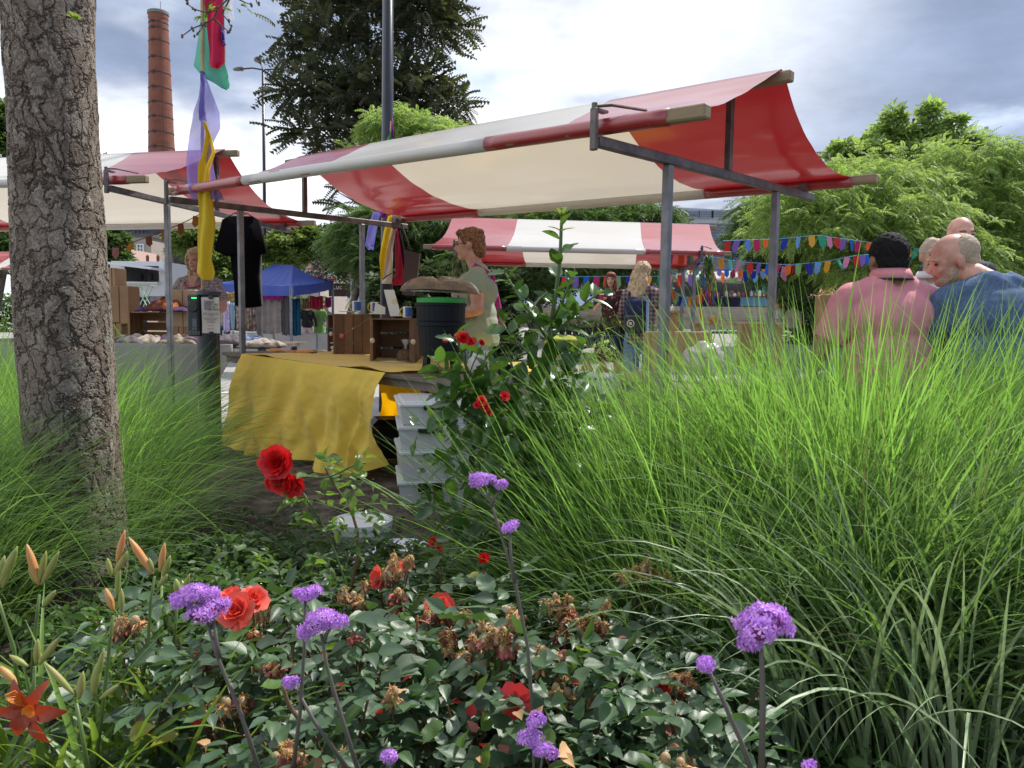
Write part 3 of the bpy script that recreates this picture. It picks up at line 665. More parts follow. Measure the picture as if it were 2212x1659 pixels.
panel(1394, 716, 1446, 800, 5.2, .05, M_card2, 'brown cardboard box behind the right steel post')
panel(1460, 716, 1531, 800, 5.35, .12, M_card2, 'wide brown cardboard box right of the steel post')
panel(1597, 697, 1682, 790, 5.0, .10, M_card, 'tall grey brown cardboard box right of the rear steel post')
def blobbag(c, r, m, label, name='plastic_bag', cat='bag', seed=0):
    g = G(); c = np.array(c)
    def fn(u, v):
        a = u * 2 * math.pi; b = (v - .5) * math.pi; q = np.array([math.cos(a) * math.cos(b), math.sin(a) * math.cos(b), math.sin(b)])
        k = 1 + .25 * mnoise.noise(Vector(q * 2.2 + np.array([seed, 0, 0]))) + .12 * abs(mnoise.noise(Vector(q * 6)))
        return c + q * np.array(r) * k
    g.grid(fn, 36, 22); return tag(obj(name, g, m, smooth=True), label, cat)
M_bag = mat('white_bag_film', (0.72, 0.72, 0.72), 0.25, trans=.4, tcol=(.7, .7, .7), spec=.9)
blobbag(at(1522, 775, 4.9), (.13, .10, .10), M_bag, 'crumpled white plastic bag with a recycling mark behind the grass')
g = G()
for k in range(3):
    a0 = k * 2.1; c = at(1522, 768, 4.78); g.tube([c + np.array([math.cos(a0 + q) * .016, 0, math.sin(a0 + q) * .016]) for q in np.linspace(0, 1.5, 6)], .003, 5)
o = obj('recycling_mark', g, M_black); o.parent = bpy.data.objects['plastic_bag']; o.location = np.array(o.location) - wloc(bpy.data.objects['plastic_bag'])

# ---- storage boxes, cardboard box, buckets under the table
zb = 0.0; hs = [.155, .165, .135, .125]; bx = np.array([at(840, 1100, 4.05)[0], 4.05])
lab = ['bottom clear storage box of the stack, with wide black clip', 'second clear storage box from the bottom of the stack', 'third clear storage box of the stack, with brown goods inside', 'top clear storage box of the stack, with white lid and black clip']
for k in range(4):
    h = hs[k]; z0 = sum(hs[:k]) + .03; rz = rotz(R(10 + (k % 2) * 2)); c = np.array([bx[0] + .20, 4.05 + .24, z0]); t = thing('storage_box', lab[k], 'storage box', tuple(c), group='clear plastic storage boxes stacked in front of the table')
    g = G(); hw = .185; hd = .24
    V = [(-hw * .93, -hd * .95, .003), (hw * .93, -hd * .95, .003), (hw * .93, hd * .95, .003), (-hw * .93, hd * .95, .003), (-hw, -hd, h - .03), (hw, -hd, h - .03), (hw, hd, h - .03), (-hw, hd, h - .03)]
    g.add(np.array(V) @ rz.T + c, [(3, 2, 1, 0), (0, 1, 5, 4), (1, 2, 6, 5), (2, 3, 7, 6), (3, 0, 4, 7), (4, 5, 6, 7)]); obj('tub', g, M_clearw, t)
    g = G(); g.box(c + Z3 * (h - .019), (hw * 2.10, hd * 2.1, .022), rz, bev=.006); g.box(c + Z3 * (h - .004), (hw * 1.85, hd * 1.9, .010), rz, bev=.004); obj('lid', g, M_clearw if k < 3 else M_wplas, t)
    g = G(); g.box(c + rz @ np.array([-.02 + .02 * (k % 2), -hd * 1.06, h - .032 - .01 * (k == 0)]), (.13, .018, .025 + .03 * (k == 0)), rz, bev=.004); obj('clip', g, M_black, t)
    if k in (1, 2): 
        g = G(); g.box(c + Z3 * (h * .42), (hw * 1.6, hd * 1.86, h * .5), rz); obj('contents', g, M_straw, t)
c = at(945, 890, 4.72); t = thing('cardboard_box', 'cardboard box with a green stripe behind the storage boxes', 'box', tuple(c))
g = G(); g.box(c - Z3 * .02, (.30, .24, .10), rotz(R(14)), bev=.003); obj('carton', g, M_card2, t)
g = G(); g.box(c - Z3 * .02 + rotz(R(14)) @ np.array([.04, -.1215, 0]), (.10, .003, .1), rotz(R(14))); obj('green_print', g, mat('green_print', (0.13, 0.30, 0.05), .7), t)
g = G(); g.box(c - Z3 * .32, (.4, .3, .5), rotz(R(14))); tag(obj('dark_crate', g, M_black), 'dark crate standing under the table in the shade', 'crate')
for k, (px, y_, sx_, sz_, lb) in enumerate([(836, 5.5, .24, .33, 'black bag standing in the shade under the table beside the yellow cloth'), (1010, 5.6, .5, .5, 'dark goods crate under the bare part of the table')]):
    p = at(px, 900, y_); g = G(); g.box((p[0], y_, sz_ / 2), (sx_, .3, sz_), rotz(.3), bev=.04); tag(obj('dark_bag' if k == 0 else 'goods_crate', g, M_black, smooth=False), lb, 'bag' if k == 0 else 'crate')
def bucket(px, py, y, r, h, label, lid=True):
    c = at(px, py, y); t = thing('bucket', label, 'bucket', tuple(c), group='white plastic buckets in the planting bed')
    g = G(); g.lathe([(r * .82, 0), (r * .97, h - .04), (r * 1.04, h - .035), (r * 1.04, h - .02), (r, h - .018), (r, h)], c, 30); obj('pail', g, M_wplas, t)
    g = G(); g.lathe([(r * 1.07, h - .012), (r * 1.07, h + .01), (r * .95, h + .012), (r * .9, h + .004), (.01, h + .006)], c, 30); obj('lid', g, M_wplas, t)
bucket(783, 1222, 3.30, .125, .20, 'taller white bucket with a lid beside the stacked boxes')
bucket(760, 1262, 2.95, .11, .10, 'low white tub in front of the taller bucket')
bucket(868, 1262, 3.0, .10, .15, 'small white bucket nearest the holly')
M_bluep = mat('blue_plastic', (0.03, 0.10, 0.42), .4)
g = G(); g.box(at(800, 1262, 3.25), (.42, .2, .06), bev=.01); tag(obj('blue_crate', g, M_bluep), 'flat blue plastic crate under the white buckets', 'crate')

# ---- black T-shirt on a hanger from the left beam, bags and flags from the rear of that beam
def shirt():
    hang = at(518, 449, 6.35); t = thing('hanging_shirt', 'black T-shirt hanging from the left cross beam of the main stall', 'shirt', tuple(hang))
    y = 6.30; M = mat('black_jersey', (0.004, 0.004, 0.006), 0.95, spec=.1)
    out = [(497, 467), (541, 467), (556, 474), (563, 500), (574, 545), (560, 551), (557, 600), (562, 662), (530, 665), (508, 660), (505, 610), (495, 540), (487, 553), (462, 541), (474, 500), (480, 474)]
    P = np.array([at(a, b, y) for a, b in out]); c = P.mean(axis=0)
    g = G(); n = len(P); q = np.array([0, .045, 0]); V = np.concatenate([P, P + q, [at(519, 545, y - .03)], [at(519, 545, y + .075)]])
    F = [(i, (i + 1) % n, 2 * n) for i in range(n)] + [((i + 1) % n + n, i + n, 2 * n + 1) for i in range(n)] + [(i + n, (i + 1) % n + n, (i + 1) % n, i) for i in range(n)]
    g.add(V, F); obj('shirt_body', g, M, t, smooth=True)
    g = G(); a = at(519, 449, 6.32); g.tube([a + np.array([.014 * math.cos(x), 0, .014 * math.sin(x)]) for x in np.linspace(-1.2, 4.2, 12)], .003, 5)
    g.tube([at(484, 474, 6.32), at(505, 461, 6.32), at(519, 457, 6.32), at(533, 461, 6.32), at(556, 474, 6.32)], .004, 5); g.tube([a - Z3 * .014, at(519, 458, 6.32)], .003, 5)
    g.lathe([(.045, 0), (.048, .004)], at(519, 463, 6.32), 16, sy=.5, cap=False); obj('hanger', g, M_black, t)
shirt()
def strip(pts, y, m, name, label=None, cat='flag', parent=None, th=.002, amp=.015, n=16, seed=0, group=None):
    """a hanging cloth: pts = list of (xl, xr, y_px) rows, given folds in depth"""
    rows = np.array(pts, float)
    def fn(u, v):
        k = v * (len(rows) - 1); i = min(int(k), len(rows) - 2); f = k - i; r = rows[i] * (1 - f) + rows[i + 1] * f
        px = r[0] + (r[1] - r[0]) * u; return at(px, r[2], y) + np.array([0, amp * math.sin(u * 7 + v * 5 + seed) + amp * .8 * mnoise.noise(Vector((u * 3, v * 6, seed))), 0])
    g = G(); g.grid(fn, 10, n * (len(rows) - 1) // 2 + 4, thick=th); o = obj(name, g, m, parent, smooth=True)
    if label: tag(o, label, cat, group)
    return o
M_ban_y = mat('banner_yellow', (0.78, 0.62, 0.04), .7, trans=.4, tcol=(.9, .7, .03)); M_cvs = mat('cream_canvas', (0.62, 0.55, 0.45), .85); M_nav = mat('navy_cloth', (0.012, 0.015, 0.06), .8)
M_crim = mat('crimson_cloth', (0.45, 0.015, 0.06), .8); M_brn = mat('dark_brown_leather', (0.055, 0.032, 0.032), .5)
M_lil = mat('sheer_violet', (0.22, 0.20, 0.60), .6, trans=.5, tcol=(.35, .32, .8), alpha=.5); M_vio = mat('violet_cloth', (0.10, 0.06, 0.35), .7, trans=.3)
gr = 'cloths and bags hanging at the rear end of the left cross beam'
strip([(806, 822, 458), (798, 818, 480), (789, 808, 530), (795, 806, 540)], 7.6, M_lil, 'sheer_pennant', 'pale violet pennant hanging behind the stall post', 'pennant', seed=2, group=gr)
strip([(820, 838, 458), (822, 836, 470)], 7.5, mat('purple_cloth', (0.20, 0.01, 0.22), .7), 'purple_pennant', 'short purple pennant under the canopy corner', 'pennant', group=gr)
strip([(838, 850, 466), (829, 846, 500), (820, 842, 560), (824, 838, 610)], 7.25, M_ban_y, 'yellow_tote', 'bright yellow cloth hanging beside the cream bag', 'cloth', seed=1, group=gr)
strip([(851, 856, 500), (842, 852, 530), (838, 850, 575), (838, 850, 610)], 7.18, M_nav, 'dark_tote', 'black cloth bag between the yellow and red cloths', 'bag', seed=4, group=gr)
ct = strip([(846, 856, 495), (836, 849, 540), (829, 848, 590), (823, 846, 613)], 7.15, M_cvs, 'cream_tote', 'cream cotton bag with a dark blue wave print', 'bag', seed=3, group=gr)
for k in range(4):
    g = G(); g.tube([at(825 + 3 * k + q * 14, 603 - k * 2.2 - 8 * math.sin(q * 1.7 + .2 * k) * q, 7.11) for q in np.linspace(0, 1, 7)], .003, 4); o = obj('wave_print', g, M_nav); o.parent = ct; o.location = np.array(o.location) - wloc(ct)
strip([(850, 858, 482), (852, 866, 540), (855, 872, 590), (846, 872, 616)], 7.2, M_crim, 'red_tote', 'crimson cloth bag hanging between dark bags', 'bag', seed=6, group=gr)
strip([(856, 866, 480), (858, 872, 530), (866, 880, 590), (868, 884, 628)], 7.23, M_nav, 'navy_tote', 'navy blue cloth bag beside the brown leather bag', 'bag', seed=9, group=gr)
bg = thing('leather_bag', 'dark brown leather shoulder bag hanging rightmost under the canopy corner', 'bag', tuple(at(890, 640, 7.1)), group=gr)
g = G(); V = np.array([at(a, b, 7.1) for a, b in ((874, 540), (907, 547), (900, 606), (894, 638), (868, 636), (872, 590))]); q = np.array([0, .06, 0]); n = 6
g.add(np.concatenate([V, V + q]), [tuple(range(6))[::-1], tuple(range(6, 12))] + [(i, (i + 1) % n, (i + 1) % n + n, i + n) for i in range(n)]); obj('bag_body', g, M_brn, bg)
g = G(); g.tube([at(874, 542, 7.12), at(864, 500, 7.12), at(866, 482, 7.12), at(876, 510, 7.12), at(888, 545, 7.12)], .008, 6); obj('strap', g, M_brn, bg, smooth=True)

# ---- black bollard with charge box and notice, bamboo flag pole strapped to it
yb = 5.35
b0 = at(439, 640, yb); t = thing('charging_bollard', 'black round bollard with a grey charging unit and green light', 'bollard', (b0[0], b0[1] + .08, 0)); bc2 = np.array([b0[0], b0[1] + .08, 0])
r_ = 23.2 / FPX * yb
g = G(); g.lathe([(r_ * 1.0, 0), (r_, b0[2] + .0), (r_ * .99, b0[2] + .005)], bc2, 28); obj('column', g, M_blackpaint, t, smooth=False)
g = G(); g.lathe([(r_ * 1.1, b0[2] + .0), (r_ * 1.18, b0[2] + .012), (r_ * 1.15, b0[2] + .035), (r_ * .6, b0[2] + .05), (.01, b0[2] + .052)], bc2, 28); obj('cap', g, M_blackpaint, t)
a, b = at(405, 636, yb), at(433, 726, yb); cx = (a + b) / 2 + np.array([0, .02, 0])
M_chg = mat('charger_housing', (0.028, 0.035, 0.046), .45)
g = G(); g.box(cx, (b[0] - a[0], .09, a[2] - b[2]), bev=.012); un = obj('charging_unit', g, M_chg, t)
def disc(c, r, m, name, par, th=.01):
    g = G(); g.lathe([(r, 0), (r, th), (r * .9, th + .002), (.001, th + .002)], (0, 0, 0), 24); g.v = [np.concatenate(g.v) @ rotx(R(90)).T + np.array(c)]; return obj(name, g, m, par)
fy = cx[1] - .046
p = at(417, 663, fy); disc(p, .036, M_black, 'dial', un)
g = G(); p = at(419, 643.6, fy); g.box(p, (.036, .006, .006), bev=.002); em = mat('green_led', (0.02, .5, .1), .4); em.node_tree.nodes['Principled BSDF'].inputs['Emission Color'].default_value = (.05, 1, .2, 1); em.node_tree.nodes['Principled BSDF'].inputs['Emission Strength'].default_value = 2.0; obj('light_bar', g, em, un)
g = G(); p = at(420.5, 697.5, fy); g.box(p, (.030, .005, .058)); obj('display', g, mat('grey_display', (0.10, 0.115, 0.14), .3), un)
M_ltr = mat('grey_lettering', (0.35, 0.37, 0.4), .6); M_ink = mat('black_ink', (0.03, 0.03, 0.035), .7)
p = at(420, 712.5, fy - .003); text_obj('5-9', .022, p, (R(90), 0, 0), M_ltr, un)
g = G()
for (x0, z0, ww, hh) in ((0, .012, .066, .0015), (0, -.012, .066, .0015), (-.033, 0, .0015, .024), (.033, 0, .0015, .024)): g.box(at(420, 719.5, fy - .003) + np.array([x0, 0, z0]), (ww, .002, hh))
obj('frame_line', g, M_ltr, un); text_obj('LE GRAND VIN', .0095, at(420, 720.5, fy - .003), (R(90), 0, 0), M_ltr, un)
# notice
a, b = at(435, 642, yb - .09), at(475, 720, yb - .09); nc = (a + b) / 2; nz = thing('paper_notice', 'cream paper notice clipped to the black bollard', 'notice', tuple(nc))
W_, H_ = b[0] - a[0], a[2] - b[2]
g = G(); g.grid(lambda u, v: nc + np.array([(u - .5) * W_, .006 * math.sin(u * 3) + .004 * math.sin(v * 5), (v - .5) * H_]), 8, 12, thick=.0015); obj('sheet', g, mat('cream_paper', (0.62, 0.54, 0.47), .8), nz)
fyn = nc[1] - .006
def NP(fx, fz): return np.array([nc[0] + (fx - .5) * W_, fyn, nc[2] + (.5 - fz) * H_])
g = G(); g.box(NP(.32, .22), (.036, .001, .062)); obj('printed_photo', g, mat('photo_print', (0.35, 0.22, 0.18), .7, var=.8, scale=60, col2=(0.10, 0.11, 0.18)), nz)
for k, (tx, sz, fx, fz) in enumerate([('THE', .019, .60, .155), ('STORY', .019, .72, .225), ('ART', .019, .74, .295), ('JOURNEY', .019, .74, .365), ('walk in and discover the', .0105, .52, .45), ('stories behind each work', .0105, .52, .49), ('on display', .0105, .52, .53), ('Everybody can join and', .0105, .52, .59), ('everyone can make', .0105, .52, .63), ('art, together', .0105, .52, .67), ('on the square', .0105, .52, .71), ('come along', .009, .5, .80), ('SIGN UP', .012, .5, .895)]):
    text_obj(tx, sz, NP(fx, fz), (R(90), 0, 0), M_ink, nz)
for fz in (.0, 1.0):
    g = G(); g.box(NP(.55, fz) - np.array([0, .004, 0]), (.03, .014, .024), bev=.004); obj('binder_clip', g, M_black, nz)
# bamboo pole with long flags
def pole_flags():
    lo = at(438, 632, 5.47); hi = at(437, -60, 5.47); t = thing('bamboo_flag_pole', 'tall bamboo pole with teal, red, violet and yellow flags strapped to the bollard', 'flag pole', (lo[0], lo[1], 0))
    pts = [(lo[0], lo[1], .02)] + [tuple(lo * (1 - q) + hi * q) for q in np.linspace(0, 1, 14)]
    g = G(); P = []; rr = []
    for q in np.linspace(0, 1, 40): 
        p = np.array(pts[0]) * 0 + lo + (hi - lo) * (q * 1.35 - .35); P.append(p); rr.append(.0125 + (.0022 if int(q * 40) % 4 == 0 else 0))
    g.tube(P, rr, 8); obj('cane', g, mat('bamboo', (0.42, 0.31, 0.14), .5, var=.2, scale=6), t)
    M_teal = mat('teal_flag', (0.20, 0.55, 0.45), .7, trans=.45, tcol=(.2, .62, .48)); M_mag = mat('crimson_flag', (0.62, 0.02, 0.10), .7, trans=.4, tcol=(.8, .03, .12)); M_wf = mat('sheer_white', (0.8, 0.8, 0.8), .6, alpha=.4, trans=.4)
    S = lambda pts, y, m, nm, sd: strip(pts, y, m, nm, parent=t, seed=sd, amp=.02)
    S([(434, 480, -50), (432, 482, 0), (426, 484, 80), (417, 487, 140), (440, 496, 168), (466, 498, 182), (482, 496, 193)], 5.49, M_teal, 'teal_flag', 0)
    S([(440, 482, -50), (441, 482, 0), (445, 482, 60), (450, 484, 110), (453, 485, 138), (458, 473, 147)], 5.44, M_mag, 'crimson_flag', 5)
    S([(482, 508, -40), (480, 506, 0), (486, 505, 30), (496, 503, 44)], 5.46, M_wf, 'white_flag', 2); S([(479, 482, 60), (481, 487, 85), (480, 485, 97)], 5.45, M_vio, 'violet_tip', 2)
    S([(433, 440, 155), (434, 441, 200), (432, 444, 240), (432, 446, 262)], 5.43, M_vio, 'violet_band', 1)
    S([(434, 440, 158), (426, 460, 210), (416, 474, 245), (411, 476, 278), (408, 464, 310), (405, 460, 350), (408, 470, 400), (414, 484, 432)], 5.40, M_lil, 'sheer_violet_flag', 7)
    S([(440, 443, 262), (446, 456, 290), (440, 467, 330), (430, 455, 360), (428, 452, 390), (427, 456, 420), (428, 460, 450), (426, 464, 480), (424, 460, 520), (425, 456, 560), (424, 464, 590), (436, 460, 605)], 5.38, M_ban_y, 'yellow_flag', 4)
pole_flags()
# bamboo cane and small green flag behind the canopy, tall dark pole
g = G(); g.tube([at(847, 470, 8.1), at(845, 300, 8.1), at(846, 262, 8.1)], .016, 8); bp_ = obj('bamboo_cane', g, MATS['bamboo']); tag(bp_, 'bamboo cane with green and purple pennant rising behind the canopy', 'cane')
for pts, m, nm in (([(843, 846, 282), (836, 845, 300), (830, 844, 330), (826, 836, 352)], mat('green_pennant', (0.08, 0.42, 0.10), .7, trans=.4), 'green_pennant'), ([(846, 848, 256), (844, 850, 280), (845, 850, 300)], MATS['purple_cloth'], 'purple_pennant')):
    o = strip(pts, 8.0, m, nm, amp=.01); o.parent = bp_; o.location = np.array(o.location) - wloc(bp_)
pb = gnd(830, 860); pb = at(832, 700, 8.6)
g = G(); tp = at(840, -90, 8.6); g.tube([(pb[0], 8.6, -.02), (pb[0] * .5 + tp[0] * .5, 8.6, 2.0), (tp[0], 8.6, tp[2] + 2)], [.075, .068, .05], 20); tag(obj('lamp_pole', g, M_blackpaint, smooth=True), 'thick dark blue steel pole rising behind the main stall canopy', 'pole')
# ------------------------------------------------------------------ trees
def pinnate(n=5, l=1.0, w=.42, lw=.17, droop=.25):
    V = []; F = []
    for i in range(n):
        t = (i + .6) / n; y = l * t; z = -droop * t * t * l; ww = w * (.55 + .45 * math.sin(math.pi * min(1, t * .9 + .1)))
        for sg in (-1, 1):
            b = len(V); d = .18 * l / n * 2
            V += [(0, y, z), (sg * ww * .5, y + d * .2, z + .02 - .05), (sg * ww, y + d, z - .10 * l), (sg * ww * .42, y + lw, z - .01)]; F.append((b, b + 1, b + 2, b + 3) if sg > 0 else (b, b + 3, b + 2, b + 1))
    return np.array(V), np.array(F)
def broad():
    V = [(0, 0, 0), (.28, .42, .06), (0, 1, -.12), (-.28, .42, .06)]; V2 = [(.15, .0, .1), (.6, .15, .12), (.85, .5, -.05), (.45, .45, .05)]; V3 = [(-.15, .0, .1), (-.45, .45, .02), (-.8, .6, -.1), (-.6, .15, .12)]
    return np.array(V + V2 + V3), np.array([(0, 1, 2, 3), (4, 5, 6, 7), (8, 9, 10, 11)])
def make_tree(label, base, blobs, n, size, m, trunk_r=.12, tpl=None, droop=.3, bark=None, name='tree', group=None, up=.3, lean=None, limbs=True, seed=0, shell=.55, spray=0):
    rs = np.random.RandomState(100 + seed); t = thing(name, label, 'tree', tuple(base), group=group); base = np.array(base, float)
    Bl = np.array([list(b[0]) + list(b[1]) for b in blobs], float); vol = Bl[:, 3] * Bl[:, 4] * Bl[:, 5]; pr = vol ** .75; pr /= pr.sum()
    k = rs.choice(len(Bl), n, p=pr); q = rs.normal(size=(n, 3)); q /= np.linalg.norm(q, axis=1)[:, None]; rad = shell + (1 - shell) * rs.rand(n) ** .6
    q[:, 2] = np.where(q[:, 2] < -.45, -q[:, 2] * .6, q[:, 2]); 
    nz = np.array([mnoise.noise(Vector(tuple(a * 3.0 + b))) for a, b in zip(q, Bl[k, :3])]); rad = rad * (1 + .85 * nz)
    P = Bl[k, :3] + q * Bl[k, 3:] * rad[:, None]
    D = q * [1, 1, .5] + rs.normal(size=(n, 3)) * .45; D[:, 2] -= droop; D[:, 2] += up * .3
    if spray:   # leaves strung along short drooping twigs
        idx = np.arange(n) // spray * spray; step = (np.arange(n) % spray); D0 = D[idx]; D0 /= np.linalg.norm(D0, axis=1)[:, None]
        P = P[idx] + D0 * (step * size * .33)[:, None] - np.stack([0 * step, 0 * step, (step * size * .10) ** 1.0 * .35 * step], axis=1); side = np.cross(D0, [0, 0, 1.0]) * np.where(step % 2, 1, -1)[:, None]
        D = D0 * .7 + side * .8 + rs.normal(size=(n, 3)) * .2; D[:, 2] -= droop * .5
    TV, TF = tpl if tpl is not None else pinnate()
    M = frames(D, roll=rs.normal(size=n) * .5) * (size * rs.uniform(.65, 1.25, n))[:, None, None]
    V, F = inst(TV, TF, M, P)
    cr = np_mesh('crown', V, F, m, t)
    bk = bark or MATS.get('grey_bark') or mat('grey_bark', (0.10, 0.085, 0.07), .9, var=.4, scale=10, bump=.6, bscale=30)
    top = np.array([Bl[:, 0].mean(), Bl[:, 1].mean(), Bl[:, 2].max() * .8 + .2 * Bl[:, 2].mean()])
    g = G(); L_ = np.linspace(0, 1, 9)[:, None]; ln = base * (1 - L_) + top * L_; ln[:, 0] += np.sin(L_[:, 0] * 4 + seed) * trunk_r * .7
    g.tube(ln, trunk_r * (1 - .8 * L_[:, 0]), 9); obj('trunk', g, bk, t, smooth=True)
    if limbs:
        for b in Bl:
            j = max(2, min(7, int(8 * (b[2] - base[2]) / (top[2] - base[2] + 1e-6)) - 2)); a = ln[j]; e = b[:3] + np.array([0, 0, b[5] * .3]); mid = (a + e) / 2 + np.array([0, 0, .12 * np.linalg.norm(e - a)])
            g = G(); g.tube([a, mid, e], [trunk_r * .42, trunk_r * .26, trunk_r * .08], 6)
            for _ in range(4):
                e2 = b[:3] + rs.normal(size=3) * b[3:] * .45; g.tube([mid, (mid + e2) / 2 + [0, 0, .05], e2], [trunk_r * .2, trunk_r * .13, trunk_r * .04], 5)
            obj('limb', g, bk, t, smooth=True)
    return t
def blob(px, py, y, rx, ry=None, rz=None):
    """crown lump centred where the photograph shows it, radii given in photograph pixels"""
    c = at(px, py, y); s_ = y / FPX; return (c, (rx * s_, (ry or rx) * s_, (rz or rx * .7) * s_))
L_loc = mat('locust_leaf', (0.20, 0.31, 0.085), .55, island=.35, island2=(0.26, 0.36, 0.12), trans=.45, tcol=(.40, .56, .12))
L_mid = mat('mid_green_leaf', (0.072, 0.135, 0.04), .55, island=.35, island2=(0.08, 0.14, 0.035), trans=.35, tcol=(.16, .28, .05))
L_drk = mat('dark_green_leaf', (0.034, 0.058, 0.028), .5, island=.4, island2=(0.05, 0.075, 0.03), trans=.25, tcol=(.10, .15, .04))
L_ail = mat('bronze_green_leaf', (0.034, 0.056, 0.034), .5, island=.4, island2=(0.050, 0.048, 0.024), trans=.22, tcol=(.13, .15, .03))
L_bush = mat('yellow_green_leaf', (0.15, 0.23, 0.05), .6, island=.35, island2=(0.10, 0.17, 0.04), trans=.35, tcol=(.28, .38, .08))
pin8 = pinnate(8, 1.0, .27, .10, .30); pin5 = pinnate(5, 1.0, .34, .2, .3); pinf = pinnate(7, 1.0, .26, .13, .35)
# the tall dark tree above the stall
D1 = 26
make_tree('tall dark bronze green tree with feathery leaves rising behind the dark pole', gnd(838, 735), [blob(835, 40, D1, 150, 130, 110), blob(720, 120, D1, 95, 90, 60), blob(920, 60, D1 - .5, 60, 80, 70), blob(700, 210, D1, 90, 90, 45), blob(640, 205, D1 - .3, 42, 60, 25), blob(800, 210, D1 - 1, 130, 100, 80), blob(915, 190, D1, 60, 90, 45), blob(975, 225, D1, 52, 60, 24), blob(690, 300, D1, 78, 80, 34), blob(850, 290, D1, 110, 80, 50), blob(950, 270, D1 + .4, 62, 60, 26), blob(700, 20, D1 + 1, 60, 60, 34), blob(870, -40, D1, 110, 90, 60), blob(745, 405, D1, 22, 30, 14), blob(730, 440, D1, 18, 20, 10), blob(770, 370, D1, 30, 30, 20)],
    2100, .74, L_ail, trunk_r=.22, tpl=pinnate(8, 1.0, .27, .16, .30), droop=.15, seed=1, shell=.42, up=.2)
# light green locust trees on the right
gl = 'light green locust trees at the right'
make_tree('light green locust tree directly behind the seated men', gnd(1930, 815), [blob(1760, 440, 12, 120, 110, 60), blob(1880, 400, 12.3, 120, 110, 60), blob(1820, 500, 11.6, 150, 100, 60), blob(1960, 480, 11.8, 120, 110, 70), blob(1700, 500, 12.4, 60, 70, 36), blob(1900, 570, 12, 130, 100, 56), blob(2040, 560, 11.8, 110, 90, 70)],
    11500, .165, L_loc, trunk_r=.13, tpl=pinf, droop=.45, seed=2, group=gl, spray=5)
make_tree('light green locust tree at the right edge with thin drooping twigs', gnd(2140, 800), [blob(2110, 350, 13, 110, 100, 50), blob(2200, 380, 13, 100, 100, 70), blob(2060, 430, 12.8, 110, 100, 60), blob(2160, 480, 12.6, 120, 100, 70), blob(2230, 560, 12.4, 110, 100, 80), blob(2010, 370, 13.2, 60, 70, 36), blob(2150, 600, 12.6, 110, 90, 60)],
    10000, .165, L_loc, trunk_r=.12, tpl=pinf, droop=.5, seed=3, group=gl, spray=5)
make_tree('taller leafy tree with upright shoots behind the locusts', gnd(1990, 770), [blob(1870, 345, 17, 55, 60, 40), blob(1935, 262, 17, 24, 26, 30), blob(1950, 305, 17, 40, 40, 40), blob(2010, 245, 17, 22, 26, 22), blob(2005, 300, 17, 34, 36, 40), blob(2060, 270, 17, 22, 26, 20), blob(1905, 300, 17.3, 26, 30, 30), blob(2090, 320, 17, 44, 40, 36), blob(1820, 330, 17, 34, 40, 24), blob(1960, 380, 17, 90, 80, 60)],
    4200, .17, L_loc, trunk_r=.16, tpl=broad(), droop=.1, seed=4, shell=.2)
make_tree('darker green tree between the rear steel post and the warehouse', gnd(1660, 760), [blob(1650, 470, 15, 60, 70, 38), blob(1630, 520, 14.6, 52, 70, 36), blob(1720, 450, 15.4, 80, 80, 50), blob(1740, 540, 15, 100, 90, 60), blob(1800, 600, 15.5, 90, 80, 50), blob(1680, 590, 15, 60, 60, 30)],
    11000, .17, L_mid, trunk_r=.14, tpl=pinf, droop=.35, seed=5, spray=4)
make_tree('dark mass of tree behind the locust crowns', gnd(2080, 745), [blob(2000, 560, 19, 240, 120, 120), blob(2180, 600, 19, 160, 120, 110), blob(1860, 620, 19, 130, 110, 80), blob(2140, 460, 19, 130, 120, 100), blob(1820, 440, 19, 100, 100, 80)],
    9000, .30, L_drk, trunk_r=.18, tpl=pin5, droop=.3, seed=6)
# dark trees in the middle behind the third stall
gm = 'dark feathery trees behind the third stall'
mid = [('dark feathery tree left of the green shirt woman', 740, [blob(810, 540, 15, 74, 80, 50), blob(770, 500, 15, 40, 60, 24), blob(840, 480, 15, 70, 80, 36), blob(850, 600, 15, 74, 80, 50), blob(725, 520, 15.4, 22, 30, 14)]),
       ('dark feathery tree behind the green shirt woman', 960, [blob(900, 560, 15.4, 90, 80, 70), blob(960, 500, 15.6, 90, 80, 46), blob(1010, 600, 15, 90, 80, 60), blob(900, 650, 15, 90, 70, 40)]),
       ('dark feathery tree behind the tall holly shoot', 1150, [blob(1100, 500, 16, 110, 90, 50), blob(1180, 560, 15.6, 100, 80, 60), blob(1090, 620, 15.4, 90, 80, 44), blob(1230, 480, 16, 110, 80, 40)]),
       ('dark feathery tree behind the red haired woman', 1330, [blob(1300, 490, 16.4, 120, 90, 46), blob(1290, 580, 16, 80, 80, 50), blob(1390, 470, 16.6, 70, 80, 26), blob(1380, 570, 16.4, 60, 70, 46), blob(1350, 530, 16.4, 80, 80, 60)])]
for k, (lb, px, bl) in enumerate(mid):
    make_tree(lb, gnd(px, 812), bl, 9500, .20, L_mid, trunk_r=.11, tpl=pinf, droop=.4, seed=10 + k, group=gm, spray=4)
    make_tree(lb.replace('dark feathery', 'rear, almost black green'), gnd(px + 40, 765), [(b[0] * [1.3, 1.3, 1.0] + [0, 0, .2], np.array(b[1]) * 1.6) for b in bl[:3]], 2600, .36, L_drk, trunk_r=.13, tpl=pin5, droop=.3, seed=30 + k, group='rear dark trees behind the third stall', limbs=False)
